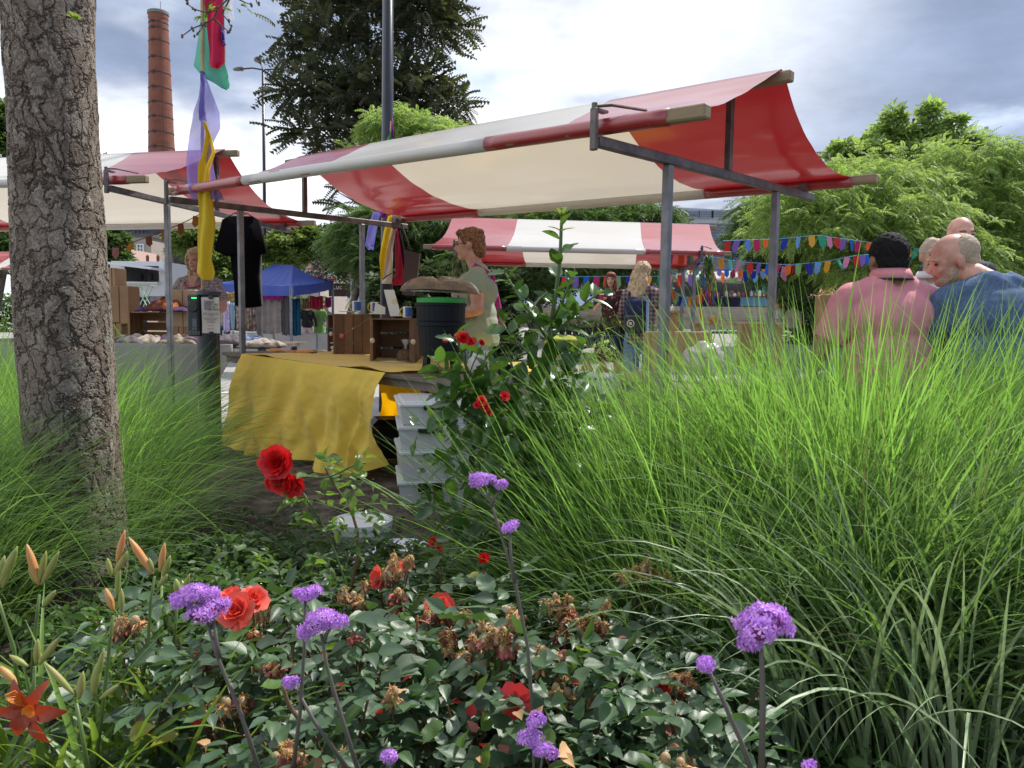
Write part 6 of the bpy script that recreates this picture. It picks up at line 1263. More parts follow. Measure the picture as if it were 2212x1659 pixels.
p4, L4, HP4 = person('long haired blonde woman in a plaid shirt and wide jeans with a black backpack, seen from behind', px_pos(1386, 8.55, 0), R(-18), 1.70, shirt=M_plaid, pants=(M_jean, 1.55), long_sleeve=True, hair=[((0, -.02, .045), (.090, .104, .092)), ((-.03, -.06, -.06), (.085, .06, .13)), ((-.06, -.06, -.18), (.08, .055, .14)), ((.04, -.065, -.14), (.07, .05, .16)), ((-.09, -.03, -.24), (.06, .05, .13)), ((-.02, -.07, -.25), (.09, .045, .10))], hair_m=H_bln, head=(R(-25), -.15, 0), girth=1.02, face=False, arms=[((-.24, .06, 1.12), (-.16, .26, 1.05)), ((.27, .04, 1.10), (.24, .24, .98))], legs=[((-.10, 0, .90), (-.12, .06, .48), (-.13, .02, .07)), ((.10, 0, .90), (.11, .0, .48), (.12, -.08, .07))], hem=.80)
p4['label'] = 'long haired blonde woman in plaid shirt and wide jeans seen from behind'
bpk = thing('backpack', 'black backpack with a round badge on the back of the blonde woman', 'backpack', tuple(np.array(p4.location) + [0, 0, .9]), R(-18))
lo = lambda p: np.array(p) - [0, 0, .9]
g = G(); g.box(lo((-.03, -.21, 1.12)), (.27, .15, .40), bev=.05); o = remesh(g, 'pack', M_nav, bpk, .012, 3, cloth_disp(.008)); 
g = G(); g.box(lo((-.04, -.30, 1.03)), (.22, .06, .18), bev=.02); obj('pocket', g, M_black, bpk, local=True, smooth=False)
for r_2, m_ in ((.042, M_cvs), (.030, M_black), (.016, M_cvs)):
    g = G(); g.lathe([(r_2, 0), (r_2, .003)], (0, 0, 0), 20); g.v = [np.concatenate(g.v) @ rotx(R(90)).T + lo((-.07, -.331 - .002 * (r_2 < .04) - .002 * (r_2 < .02), 1.03))]; obj('badge', g, m_, bpk, local=True)
g = G(); g.box(lo((.10, -.27, 1.12)), (.028, .03, .34)); obj('pale_strap', g, MATS['pale_blue_cloth'], bpk, local=True); g = G(); g.tube([lo((.12, -.2, .95)), lo((.13, -.2, .78)), lo((.15, -.19, .66))], .008, 5); obj('loose_strap', g, M_black, bpk, local=True)
for sx in (-.13, .10): g = G(); g.tube([lo((sx, -.12, 1.28)), lo((sx, -.02, 1.47)), lo((sx, .12, 1.36))], .016, 6); obj('shoulder_strap', g, M_nav, bpk, local=True)
# the two seated men in front of the locust trees, the bald man and the person in white
M_pnk = mat('pink_pique', (.70, .27, .31), .9, var=.05, scale=30, bump=.08, bscale=300); M_blt = mat('blue_melange_jersey', (.080, .130, .235), .95, var=.18, scale=50, bump=.1, bscale=200)
seatl = [((-.10, .02, .93), (-.13, .42, .90), (-.14, .44, .48)), ((.10, .02, .93), (.13, .42, .90), (.14, .44, .48))]
p5, L5, HP5 = person('man in a pink polo shirt with short black hair, seated with his back to us', px_pos(1921, 3.75, -.235), R(3), 1.78, skin=M_skin_d, shirt=M_pnk, pants=M_jeand, hair=[((0, -.012, .040), (.083, .102, .090)), ((0, -.058, -.012), (.073, .055, .066))], hair_m=H_blk, girth=1.30, legs=seatl, collar=M_black, face=False, arms=[((-.30, .04, 1.10), (-.22, .30, .98)), ((.30, .04, 1.10), (.22, .30, .98))], sleeve=.24, vox=.009, head=(0, .05, 0), lean=.04, hoff=(0, 0, -.055), hair_a=.006, hair_f=110)
p6, L6, HP6 = person('grey bearded balding man in a blue sweater, turning his head to the left', px_pos(2158, 3.62, -.235), R(-4), 1.78, skin=M_skin_r, shirt=M_blt, pants=M_jeand, hair=[((0, -.045, .030), (.081, .080, .078)), ((0, -.065, -.02), (.074, .048, .056))], hair_m=H_gry, girth=1.38, legs=seatl, arms=[((-.30, .10, 1.10), (-.2, .35, 1.0)), ((.34, .04, 1.10), (.25, .30, .98))], sleeve=.30, vox=.008, long_sleeve=True, head=(R(88), -.30, R(-6)), hoff=(-.150, .07, -.050), hair_a=.004, hair_f=120, beard=mat('grey_beard', (.42, .30, .22), .9, var=.25, scale=150), lean=.10, hs=1.03)
p7, L7, HP7 = person('bald man standing behind the man in the blue sweater', px_pos(2060, 5.2, 0), R(178), 1.775, skin=M_skin_r, shirt=M_nav, pants=M_jeand, hair=None, hair_m=H_brn, girth=1.1, vox=.010, head=(0, -.08, 0))
p8, L8, HP8 = person('person in a white sweater partly hidden behind the blue sweater man', px_pos(2004, 5.0, 0), R(165), 1.60, shirt=mat('white_fleece', (.62, .61, .62), .95, var=.05), pants=M_jean, hair=[((0, -.02, .04), (.082, .098, .088))], hair_m=H_gry, girth=1.05, long_sleeve=True, vox=.011, hoff=(.0, .02, .0), collar=M_bei)
bench = thing('garden_bench', 'wooden bench carrying the two seated men behind the grass', 'bench', (2.1, 3.9, 0)); g = G(); g.box((2.15, 3.86, .50), (1.5, .45, .05), bev=.01); obj('seat', g, M_cratel, bench)
for sx in (1.5, 2.8): g = G(); g.box((sx, 3.86, .24), (.06, .4, .47)); obj('leg', g, M_cratel, bench)
c = at(1795, 655, 4.6); g = G(); g.box(c - [0, 0, .10], (.14, .14, .30), bev=.004); tag(obj('straw_box', g, M_card), 'narrow brown box with straw beside the pink shirt man', 'box')
rs = np.random.RandomState(8); P = c + [0, 0, .05] + rs.normal(size=(160, 3)) * [.045, .045, .012]; V, F = inst(*leaf_tpl(.06, .006, 1, 2), frames(rs.normal(size=(160, 3))), P); so = np_mesh('straw', V, F, mat('straw', (.55, .40, .20), .8, island=.3)); tag(so, 'loose straw heaped on the narrow brown box', 'straw', kind='stuff')
# far people
M_blkc = mat('black_cloth', (.012, .012, .014), .9); M_grd = mat('green_knit', (.16, .34, .08), .9); M_prt = mat('pink_print_cotton', (.55, .42, .44), .9, var=.3, scale=30); M_redt = mat('coral_red_shirt', (.70, .06, .07), .8); M_blue_t = mat('bright_blue_shirt', (.02, .22, .50), .8)
person('woman with a big curly blonde mane, black top and pale trousers near the blue tent', px_pos(664, 21.6), R(20), 1.52, shirt=M_blkc, pants=M_prt, hair=[((0, -.03, .03), (.14, .13, .13)), ((0, -.05, -.08), (.15, .11, .12))], hair_m=mat('pale_blonde_hair', (.60, .50, .36), .8), vox=.022, face=False, long_sleeve=True, girth=1.05)
person('woman in a long light green dress beside the curly blonde woman', px_pos(689, 21.9), R(0), 1.50, dress=(M_grd, .25), hair=[((0, -.03, .03), (.10, .10, .11)), ((0, -.05, -.05), (.09, .07, .10))], hair_m=H_brn, vox=.022, face=False, arms=[((-.24, .05, 1.12), (-.2, .2, .95)), ((.24, .05, 1.12), (.2, .2, .95))])
person('man in a bright blue T-shirt bending forward behind the two women', px_pos(714, 23.0), R(150), 1.45, shirt=M_blue_t, pants=M_jeand, hair=cap_short, hair_m=H_brn, vox=.022, head=(0, -.7, 0), lean=.3, face=False)
person('man in a coral red shirt and cap in front of the food trailer', px_pos(266, 19.2), R(60), 1.62, shirt=M_redt, pants=M_jeand, hair=cap_short, hair_m=M_blkc, vox=.02, face=False)
person('grey haired man in a beige shirt behind the coral red shirt', px_pos(276, 19.9), R(40), 1.70, shirt=M_bei, pants=M_jeand, hair=cap_short, hair_m=H_wht, vox=.02, face=False)
person('seller in a dark red shirt inside the food trailer', px_pos(306, 22.1, .35), R(178), 1.62, shirt=mat('dark_red_shirt', (.16, .012, .02), .8), pants=M_jeand, hair=cap_short, hair_m=H_blk, vox=.02)
person('man with sunglasses walking behind the left stall woman', px_pos(482, 19.0), R(175), 1.62, shirt=M_bei, pants=M_jeand, hair=cap_short, hair_m=H_brn, vox=.02)
gq = ground_h(6, 17)
person('small child in white sitting on the ground right of the rear steel post', px_pos(1681, 15.5, at(1681, 712, 15.5)[2] - .48), R(60), 1.05, shirt=M_paper, pants=M_jeand, hair=cap_short, hair_m=H_brn, vox=.018, face=False, legs=[((-.10, .02, .93), (-.13, .42, .95), (-.14, .6, .80)), ((.10, .02, .93), (.13, .42, .95), (.14, .6, .80))])
person('seated child in dark clothes beside the small child in white', px_pos(1712, 15.2, at(1712, 714, 15.2)[2] - .48), R(-30), 1.05, shirt=M_bei, pants=M_jeand, hair=cap_short, hair_m=H_blk, vox=.018, face=False, legs=[((-.10, .02, .93), (-.13, .42, .95), (-.14, .6, .80)), ((.10, .02, .93), (.13, .42, .95), (.14, .6, .80))])
for px, lb in ((1527, 'stall keeper behind the dark table on the terrace'), (1578, 'second person behind the dark terrace table')): person(lb, px_pos(px, 28.3, at(px, 668, 28.3)[2] - .9), R(178), 1.65, shirt=M_blkc if px < 1550 else M_flo, pants=M_jeand, hair=cap_short, hair_m=H_brn, vox=.024, face=False)
# ------------------------------------------------------------------ near tree trunk with real bark relief
def bark_mat():
    m = bpy.data.materials.new('plated_bark'); m.use_nodes = True; t = m.node_tree; t.nodes.clear(); L = t.links.new; m.displacement_method = 'BOTH'
    out = N('ShaderNodeOutputMaterial', t); p = N('ShaderNodeBsdfPrincipled', t); p.inputs['Roughness'].default_value = .85; p.inputs['Specular IOR Level'].default_value = .3
    tc = N('ShaderNodeTexCoord', t); nz = N('ShaderNodeTexNoise', t, i_Scale=5.5, i_Detail=5.0, i_Roughness=.65); L(tc.outputs['Object'], nz.inputs['Vector'])
    sb = N('ShaderNodeVectorMath', t, operation='SUBTRACT'); L(nz.outputs['Color'], sb.inputs[0]); sb.inputs[1].default_value = (.5, .5, .5)
    sm = N('ShaderNodeVectorMath', t, operation='SCALE'); L(sb.outputs[0], sm.inputs[0]); sm.inputs['Scale'].default_value = .20
    ad = N('ShaderNodeVectorMath', t, operation='ADD'); L(tc.outputs['Object'], ad.inputs[0]); L(sm.outputs[0], ad.inputs[1])
    mp = N('ShaderNodeMapping', t); mp.inputs['Scale'].default_value = (1, 1, .44); L(ad.outputs[0], mp.inputs[0])
    def crack(sc_, lo, hi):
        v = N('ShaderNodeTexVoronoi', t, feature='DISTANCE_TO_EDGE', i_Scale=sc_); L(mp.outputs[0], v.inputs['Vector']); r = N('ShaderNodeMapRange', t, interpolation_type='SMOOTHSTEP'); r.inputs[1].default_value = lo; r.inputs[2].default_value = hi; L(v.outputs['Distance'], r.inputs[0]); return r.outputs[0]
    c1, c2 = crack(25, .0, .11), crack(62, .0, .12)
    c2r = N('ShaderNodeMapRange', t); c2r.inputs[3].default_value = .62; L(c2, c2r.inputs[0])
    cell = N('ShaderNodeTexVoronoi', t, i_Scale=25); L(mp.outputs[0], cell.inputs['Vector']); cs = N('ShaderNodeSeparateXYZ', t); L(cell.outputs['Color'], cs.inputs[0])
    fine = N('ShaderNodeTexNoise', t, i_Scale=90.0, i_Detail=6.0, i_Roughness=.7); L(mp.outputs[0], fine.inputs['Vector'])
    big = N('ShaderNodeTexNoise', t, i_Scale=3.2, i_Detail=3.0); L(tc.outputs['Object'], big.inputs['Vector'])
    bg = N('ShaderNodeMapRange', t); bg.inputs[1].default_value = .38; bg.inputs[2].default_value = .62; bg.inputs[3].default_value = .35; L(big.outputs[0], bg.inputs[0])
    h = N('ShaderNodeMath', t, operation='MULTIPLY'); L(c1, h.inputs[0]); L(c2r.outputs[0], h.inputs[1])
    h2 = N('ShaderNodeMath', t, operation='MULTIPLY_ADD', i_1=.40); L(cs.outputs[0], h2.inputs[0]); L(h.outputs[0], h2.inputs[2])
    h2b = N('ShaderNodeMath', t, operation='MULTIPLY'); L(h2.outputs[0], h2b.inputs[0]); L(bg.outputs[0], h2b.inputs[1])
    h3 = N('ShaderNodeMath', t, operation='MULTIPLY_ADD', i_1=.22); L(fine.outputs[0], h3.inputs[0]); L(h2b.outputs[0], h3.inputs[2])
    ds = N('ShaderNodeDisplacement', t); ds.inputs['Scale'].default_value = .0068; ds.inputs['Midlevel'].default_value = .8; L(h3.outputs[0], ds.inputs['Height']); L(ds.outputs[0], out.inputs['Displacement'])
    pl = N('ShaderNodeMixRGB', t); pl.inputs[1].default_value = (.185, .145, .115, 1); pl.inputs[2].default_value = (.29, .245, .205, 1); L(cs.outputs[1], pl.inputs[0])
    pn = N('ShaderNodeMapRange', t); pn.inputs[1].default_value = .3; pn.inputs[2].default_value = .7; pn.inputs[3].default_value = .55; pn.inputs[4].default_value = 1.4; L(fine.outputs[0], pn.inputs[0])
    m1 = N('ShaderNodeMixRGB', t, blend_type='MULTIPLY'); m1.inputs[0].default_value = 1; L(pl.outputs[0], m1.inputs[1]); L(pn.outputs[0], m1.inputs[2])
    li = N('ShaderNodeTexNoise', t, i_Scale=13.0, i_Detail=7.0, i_Roughness=.72); L(tc.outputs['Object'], li.inputs['Vector']); lr = N('ShaderNodeMapRange', t); lr.inputs[1].default_value = .60; lr.inputs[2].default_value = .68; L(li.outputs[0], lr.inputs[0])
    m2 = N('ShaderNodeMixRGB', t); L(lr.outputs[0], m2.inputs[0]); L(m1.outputs[0], m2.inputs[1]); m2.inputs[2].default_value = (.40, .42, .35, 1)
    m3 = N('ShaderNodeMixRGB', t); L(h.outputs[0], m3.inputs[0]); m3.inputs[1].default_value = (.065, .048, .036, 1); L(m2.outputs[0], m3.inputs[2]); L(m3.outputs[0], p.inputs['Base Color']); L(p.outputs[0], out.inputs[0])
    return m
YT = 2.45
rows = [(-120, 12, 190), (-60, 14, 193), (0, 17, 199), (100, 22, 200), (200, 28, 203), (300, 32, 208), (400, 36, 212), (500, 40, 220), (600, 44, 228), (700, 47, 237), (800, 50, 245), (900, 57, 250), (1000, 64, 256), (1100, 76, 262), (1200, 88, 266), (1300, 95, 270), (1400, 88, 282), (1520, 70, 300)]
cent = np.array([(*at((a + b) / 2, y, YT), (b - a) / 2 * YT / FPX * .965) for y, a, b in rows])
n_r, n_a = 900, 420; ti = np.linspace(0, len(rows) - 1, n_r); Cc = np.stack([np.interp(ti, np.arange(len(rows)), cent[:, k]) for k in range(4)], axis=1)
an = np.arange(n_a) * 2 * np.pi / n_a
RR = Cc[:, 3][:, None] * (1 + .035 * np.sin(an * 3 + 1 + ti[:, None] * .35) + .02 * np.sin(an * 5 + ti[:, None] * .9) + .02 * np.sin(an * 2 - ti[:, None] * .8))
for (ai, tz, amp, wa, wz) in ((-.35, 2.0, .07, .25, .5), (-.2, 11.8, .10, .22, .5), (-.3, 0.3, .06, .3, .3), (4.4, 4.6, .05, .3, .35)):
    da = np.angle(np.exp(1j * (an - ai))); RR = RR * (1 + amp * np.exp(-(da / wa) ** 2)[None] * np.exp(-((ti - tz) / wz) ** 2)[:, None])
V = np.stack([Cc[:, 0:1] + RR * np.cos(an), Cc[:, 1:2] + RR * np.sin(an), Cc[:, 2:3] + 0 * RR], axis=2).reshape(-1, 3)
ii, jj = np.meshgrid(np.arange(n_r - 1), np.arange(n_a), indexing='ij'); F = np.stack([ii * n_a + jj, (ii + 1) * n_a + jj, (ii + 1) * n_a + (jj + 1) % n_a, ii * n_a + (jj + 1) % n_a], axis=2).reshape(-1, 4)
near_tree = thing('street_tree', 'near tree at the left with thick cracked brown grey bark', 'tree', (cent[-1, 0], YT, 0)); np_mesh('trunk', V, F, bark_mat(), near_tree, smooth=True)
L_twg = mat('young_oak_leaf', (.16, .26, .04), .5, trans=.4, tcol=(.32, .45, .06)); M_twig = mat('twig_bark', (.09, .06, .045), .8)
lf = thing('bark_sprout', 'tiny yellow green sprout growing from the bark of the near tree', 'sprout', tuple(at(165, 40, YT - .13)))
for k in range(4): V, F = inst(*leaf_tpl(.03, .016, 1, 3), frames(np.array([[math.cos(k * 1.7), -.6, .3 + .3 * math.sin(k)]])), [at(165, 42, YT - .15)]); np_mesh('leaf', V, F, L_twg, lf)
# twigs with buds hanging into the picture at the top
tw = thing('hanging_twig', 'thin bare twig with buds and a few small leaves hanging in front of the flags', 'twig', tuple(at(480, -60, 2.0)))
segs = [[(520, -60), (500, -10), (470, 20), (448, 28), (420, 20), (404, 8), (402, 2)], [(470, 20), (462, 40), (440, 52), (415, 62), (396, 76)], [(448, 28), (450, 10), (470, -5)], [(500, -10), (480, 30), (492, 44), (500, 60)], [(462, 40), (478, 55), (496, 70)], [(500, -10), (530, 6), (545, 10)], [(440, 52), (432, 66), (424, 76)], [(550, -30), (552, -4), (556, 8)]]
g = G()
for s_ in segs: g.tube([at(a, b, 2.0 + .02 * math.sin(a)) for a, b in s_], np.linspace(.0024, .0012, len(s_)), 5)
obj('stem', g, M_twig, tw)
for s_ in segs:
    for a, b in s_[2:]:
        for q in range(2): g = G(); g.ell(at(a + rnd.uniform(-4, 4), b + rnd.uniform(-4, 4), 2.0), (.0032, .0032, .0042), 6, 5); obj('bud', g, M_twig, tw)
for (a, b, dx, dz) in ((436, 36, -1, -.3), (446, 30, -.4, -1), (452, 22, .5, .3), (520, 12, 1, 0), (512, 18, .6, -.5), (534, 20, .9, -.5), (500, 24, -.5, .3)):
    for q in (-.5, 0, .5): V, F = inst(*leaf_tpl(.022, .009, 1, 4, serr=.3), frames(np.array([[dx + q * .6, -.2, dz - q * .5]])), [at(a, b, 2.0)]); np_mesh('leaf', V, F, L_twg, tw)

# ------------------------------------------------------------------ ornamental grass
def grass_mat(name, c1, c2, tc, tr=.45, rough=.42):
    return mat(name, c1, rough + .1, island=.28, island2=c2, trans=tr, tcol=tc, spec=.35)
G_hi = grass_mat('bright_grass', (.13, .24, .045), (.20, .32, .09), (.29, .55, .085), .45)
G_lo = grass_mat('deep_grass', (.095, .18, .055), (.17, .26, .11), (.22, .38, .07), .36, .38)
G_gr = grass_mat('grey_green_grass', (.23, .34, .17), (.36, .44, .28), (.30, .42, .16), .28, .30)
def grass(name, label, N_, cx, cy, rx, ry, h, m, seed, azc=None, azs=math.pi, t0=(.02, .5), t1=(.5, 1.9), w=(.003, .007), z0=.04, K=8, p=1.7, top=120, kind_lab='ornamental grass', group=None, hvar=.3, extra=None):
    rs = np.random.RandomState(seed); t = thing(name, label, kind_lab, (cx, cy, 0), group=group)
    rr = np.sqrt(rs.rand(N_)); a = rs.rand(N_) * 2 * np.pi; roots = np.stack([cx + rx * rr * np.sin(a), cy + ry * rr * np.cos(a), np.full(N_, z0)], axis=1)
    az = a + rs.normal(size=N_) * .7 if azc is None else azc + rs.normal(size=N_) * azs
    ln = h * (1 - hvar * rs.rand(N_)) ; th0 = rs.uniform(*t0, N_) * (.3 + .7 * rr); th1 = th0 + rs.uniform(*t1, N_) * (.4 + .6 * rr)
    ww = rs.uniform(*w, N_); np.random.seed(seed)
    V, F, C = blades(roots, az, ln, th0, th1, ww, K=K, p=p, twist=.5)
    dry = None; nv = 3 * (K + 1); V3 = V.reshape(N_, nv, 3); Fq = F.reshape(N_, -1, 4)[0]
    # keep clear of the viewpoint
    keep = np.linalg.norm((C - CAM)[:, :, :], axis=2).min(axis=1) > .42
    tip = C[:, K * 2 // 3]; q = tip - CAM; dz = q @ _f; px = CX + FPX * (q @ _r) / dz; py = CY - FPX * (q @ _u) / dz
    score = ww / np.maximum(dz, .3) * ((px > 0) & (px < 2212) & (py > 0) & (py < 1659)) * keep; order = np.argsort(-score); big = set(order[:top].tolist())
    rest = np.array([i for i in range(N_) if keep[i] and i not in big])
    Vr = V3[rest].reshape(-1, 3); Fr = (Fq[None] + (np.arange(len(rest)) * nv)[:, None, None]).reshape(-1, 4)
    o = np_mesh('blade_mass', Vr, Fr, m, t, smooth=True); o['kind'] = 'stuff'
    for i in order[:top]:
        if keep[i]: np_mesh('blade', V3[i], Fq, m, t, smooth=True)
    return t
gg = 'tall arching ornamental grasses at the right'
grass('ornamental_grass', 'tall bright green ornamental grass in front of the pink shirt man', 2700, 1.15, 2.42, .46, .34, 1.22, G_hi, 1, t0=(.05, .80), t1=(.15, 1.45), group=gg, w=(.005, .0125), p=1.9)
grass('ornamental_grass', 'tall bright ornamental grass at the right edge leaning to the right', 2500, 1.80, 2.20, .44, .34, 1.26, G_hi, 2, azc=R(70), azs=1.0, t0=(.05, .80), t1=(.2, 1.5), group=gg, w=(.005, .0125), p=1.9)
grass('ornamental_grass', 'bright green ornamental grass beside the right steel post of the main stall', 1300, .62, 2.6, .34, .30, 1.05, G_hi, 3, t0=(.05, .85), t1=(.15, 1.3), group=gg, w=(.004, .0095), p=1.9)
grass('ornamental_grass', 'nearest ornamental grass, its deep green blades arching over the rose bed', 1700, 1.02, 1.76, .36, .22, .98, G_lo, 4, azc=R(150), azs=1.6, t0=(.05, .8), t1=(.5, 2.0), group=gg, w=(.005, .012))
grass('ornamental_grass', 'deep green ornamental grass at the lower right corner with long arching blades', 1600, 1.55, 1.66, .37, .24, 1.05, G_lo, 5, azc=R(110), azs=1.1, t0=(.05, .8), t1=(.5, 2.0), group=gg, w=(.005, .012))
grass('ornamental_grass', 'deep green ornamental grass below the holly with low arching blades', 1100, .52, 2.0, .28, .22, .92, G_lo, 6, t0=(.05, .9), t1=(.4, 1.7), group=gg, w=(.003, .007))
grass('ornamental_grass', 'few broad pale grey green blades drooping in front of the dark grass', 250, .90, 1.45, .42, .14, .90, G_gr, 7, t0=(.0, .5), t1=(1.3, 2.5), group=gg, w=(.007, .012), p=2.0, top=150, K=14)
grass('ornamental_grass', 'long pale blades sweeping down to the lower right corner', 260, 1.25, 1.44, .36, .18, 1.05, G_gr, 17, azc=R(110), azs=.8, t0=(.1, .6), t1=(1.0, 2.1), group=gg, w=(.006, .011), p=1.8, top=150, K=14)
grass('ornamental_grass', 'broad glossy blades arching to the right across the dark lower grass', 170, 1.15, 1.62, .40, .16, 1.15, G_gr, 47, azc=R(85), azs=.45, t0=(.15, .6), t1=(.9, 1.7), group=gg, w=(.006, .011), p=1.6, top=150, K=14)
G_dry = grass_mat('straw_grass', (.36, .27, .13), (.28, .20, .10), (.4, .3, .12), .25, .45)
grass('ornamental_grass', 'thin dry straw coloured blades scattered in the right grass mass', 130, 1.3, 1.95, .7, .35, 1.15, G_dry, 27, t0=(.05, .9), t1=(.5, 2.0), group=gg, w=(.002, .005), top=60)
grass('ornamental_grass', 'long loose bright blades leaning left in front of the lower holly leaves', 520, .42, 2.15, .24, .18, 1.12, G_hi, 37, azc=R(-72), azs=.7, t0=(.15, .95), t1=(.1, .9), group=gg, w=(.004, .009), p=1.9)
gl2 = 'ornamental grasses around the near tree trunk'
grass('ornamental_grass', 'bright green ornamental grass behind the near tree leaning to the right', 2400, -1.98, 3.35, .34, .30, 1.05, G_hi, 8, t0=(.05, .7), t1=(.6, 1.9), group=gl2, w=(.003, .007))
grass('ornamental_grass', 'ornamental grass arching right between the near tree and the bollard', 1700, -1.62, 2.85, .24, .22, .92, G_lo, 9, t0=(.1, .8), t1=(.8, 1.9), group=gl2, w=(.0024, .0055))
grass('ornamental_grass', 'deep green ornamental grass left of the near tree crossing in front of it', 2200, -1.72, 2.12, .22, .20, .95, G_lo, 10, azc=R(95), azs=1.1, t0=(.05, .8), t1=(.8, 2.0), group=gl2, w=(.0024, .0058))
grass('ornamental_grass', 'bright grass at the far left edge behind the near tree', 1600, -2.75, 3.7, .36, .3, 1.25, G_hi, 12, t0=(.05, .6), t1=(.5, 1.7), group=gl2, w=(.0026, .006))
# a few single blades that rise above the others
def lone(px0, py0, px1, py1, y, w_, bend, m=G_hi):
    a, b = at(px0, py0, y), at(px1, py1, y); q = np.linspace(0, 1, 14)[:, None]; mid = (a + b) / 2 + np.array([bend, 0, abs(bend) * .3]); C = (1 - q) ** 2 * a + 2 * q * (1 - q) * mid + q ** 2 * b
    T = np.gradient(C, axis=0); T /= np.linalg.norm(T, axis=1)[:, None]; sd_ = np.cross(T, [0, -1.0, .2]); sd_ /= np.linalg.norm(sd_, axis=1)[:, None]; ww = (w_ / 2 * (1 - q ** 2.5) + .0004)
    V = np.stack([C - sd_ * ww, C + [0, .001, 0], C + sd_ * ww], axis=1).reshape(-1, 3); F = [(3 * k + i, 3 * k + i + 1, 3 * k + i + 4, 3 * k + i + 3) for k in range(13) for i in (0, 1)]; return np_mesh('blade', V, np.array(F), m, tl, smooth=True)
tl = thing('ornamental_grass', 'single long bright grass stalks standing above the grass at the right', 'ornamental grass', (1.0, 2.0, 0), group=gg)
for args in [(1800, 1000, 1862, 510, 2.0, .007, -.02), (1500, 900, 1560, 640, 2.3, .004, .01), (1590, 860, 1500, 600, 2.4, .004, .03), (1440, 900, 1470, 690, 2.4, .004, -.01), (1985, 860, 2140, 560, 2.1, .003, .0), (2060, 900, 2212, 600, 2.1, .003, .02), (1230, 1020, 1000, 870, 2.3, .005, .04), (1560, 1000, 1200, 720, 2.0, .006, .03), (1480, 1100, 1090, 800, 2.0, .005, .03), (1340, 960, 1120, 820, 2.3, .004, .02), (1700, 900, 1690, 640, 2.3, .005, .0), (2150, 820, 2230, 640, 2.0, .005, .01), (1900, 830, 1930, 640, 2.3, .003, .03)]: lone(*args)
tl = thing('ornamental_grass', 'single long thin grass blades crossing the near tree trunk', 'ornamental grass', (-1.4, 2.0, 0), group=gl2)
for args in [(30, 1230, 125, 1080, 2.1, .004, -.02), (-20, 1120, 260, 1165, 2.1, .003, .0), (20, 1010, 250, 1320, 2.1, .0035, .06), (0, 1090, 160, 1105, 2.15, .003, .0), (60, 1300, 190, 1098, 2.1, .003, -.03), (250, 1010, 520, 1210, 2.6, .004, .12), (250, 960, 470, 880, 3.0, .003, .0), (240, 900, 500, 780, 3.2, .003, -.02), (250, 1000, 560, 1020, 2.9, .003, .1), (245, 700, 330, 790, 3.2, .004, -.05)]: lone(*args)

# ------------------------------------------------------------------ holly with its leaves as parts
L_hol = mat('holly_leaf', (.034, .090, .024), .30, island=.3, island2=(.06, .135, .03), trans=.25, tcol=(.16, .33, .03), spec=.7)
L_holy = mat('young_holly_leaf', (.12, .20, .03), .3, island=.3, trans=.35, tcol=(.35, .45, .06))
M_hst = mat('green_stem', (.07, .12, .03), .5)
hol_t = [leaf_tpl(1.0, .50, 2, 6, fold=.35, curl=.20), leaf_tpl(1.0, .56, 2, 6, fold=.30, curl=.05, wave=.25), leaf_tpl(1.0, .46, 2, 8, fold=.3, curl=.25, serr=.22)]
_lm = {}
def leaf_me(tpl, m, key):
    k = (key, m.name)
    if k not in _lm:
        V, F = tpl; me = bpy.data.meshes.new('leaf'); me.from_pydata(V.tolist(), [], [tuple(map(int, f)) for f in F]); me.materials.append(m); me.polygons.foreach_set('use_smooth', [True] * len(me.polygons)); _lm[k] = me
    return _lm[k]
def place_leaves(P, D, size, tpls, m, parent, rs, nmax=280, key='h', ups=None, score=None, name='leaf', massname='leaf_mass', rollv=.6):
    n = len(P); M = frames(D, ups=ups, roll=rs.normal(size=n) * rollv); q = P - CAM; dz = q @ _f; px = CX + FPX * (q @ _r) / dz; py = CY - FPX * (q @ _u) / dz
    s_ = size / np.maximum(dz, .3) * ((px > -20) & (px < 2232) & (py > 0) & (py < 1700)); 
    if score is not None: s_ = s_ * score
    order = np.argsort(-s_); base = wloc(parent); kk_ = rs.randint(0, len(tpls), n)
    for i in order[:nmax]:
        o = bpy.data.objects.new(name, leaf_me(tpls[kk_[i]], m, key + str(kk_[i]))); COL.objects.link(o); o.parent = parent
        mm = Matrix(M[i].tolist()).to_4x4(); mm.translation = Vector((P[i] - base).tolist()); o.matrix_basis = mm @ Matrix.Diagonal((size[i],) * 3 + (1,))
    for kq, tp in enumerate(tpls):
        r_ = np.array([i for i in order[nmax:] if kk_[i] == kq], int)
        if len(r_): V, F = inst(*tp, M[r_] * size[r_][:, None, None], P[r_]); 
        else: continue
        if kq == 0: VV, FF = V, F; 
        acc.append((V, F))
    if acc:
        off = 0; VV = []; FF = []
        w0 = acc[0][1].shape[1]
        for V, F in acc: VV.append(V); FF.append(F + off); off += len(V)
        o = np_mesh(massname, np.concatenate(VV), np.concatenate(FF), m, parent, smooth=True); o['kind'] = 'stuff'; acc.clear()
acc = []
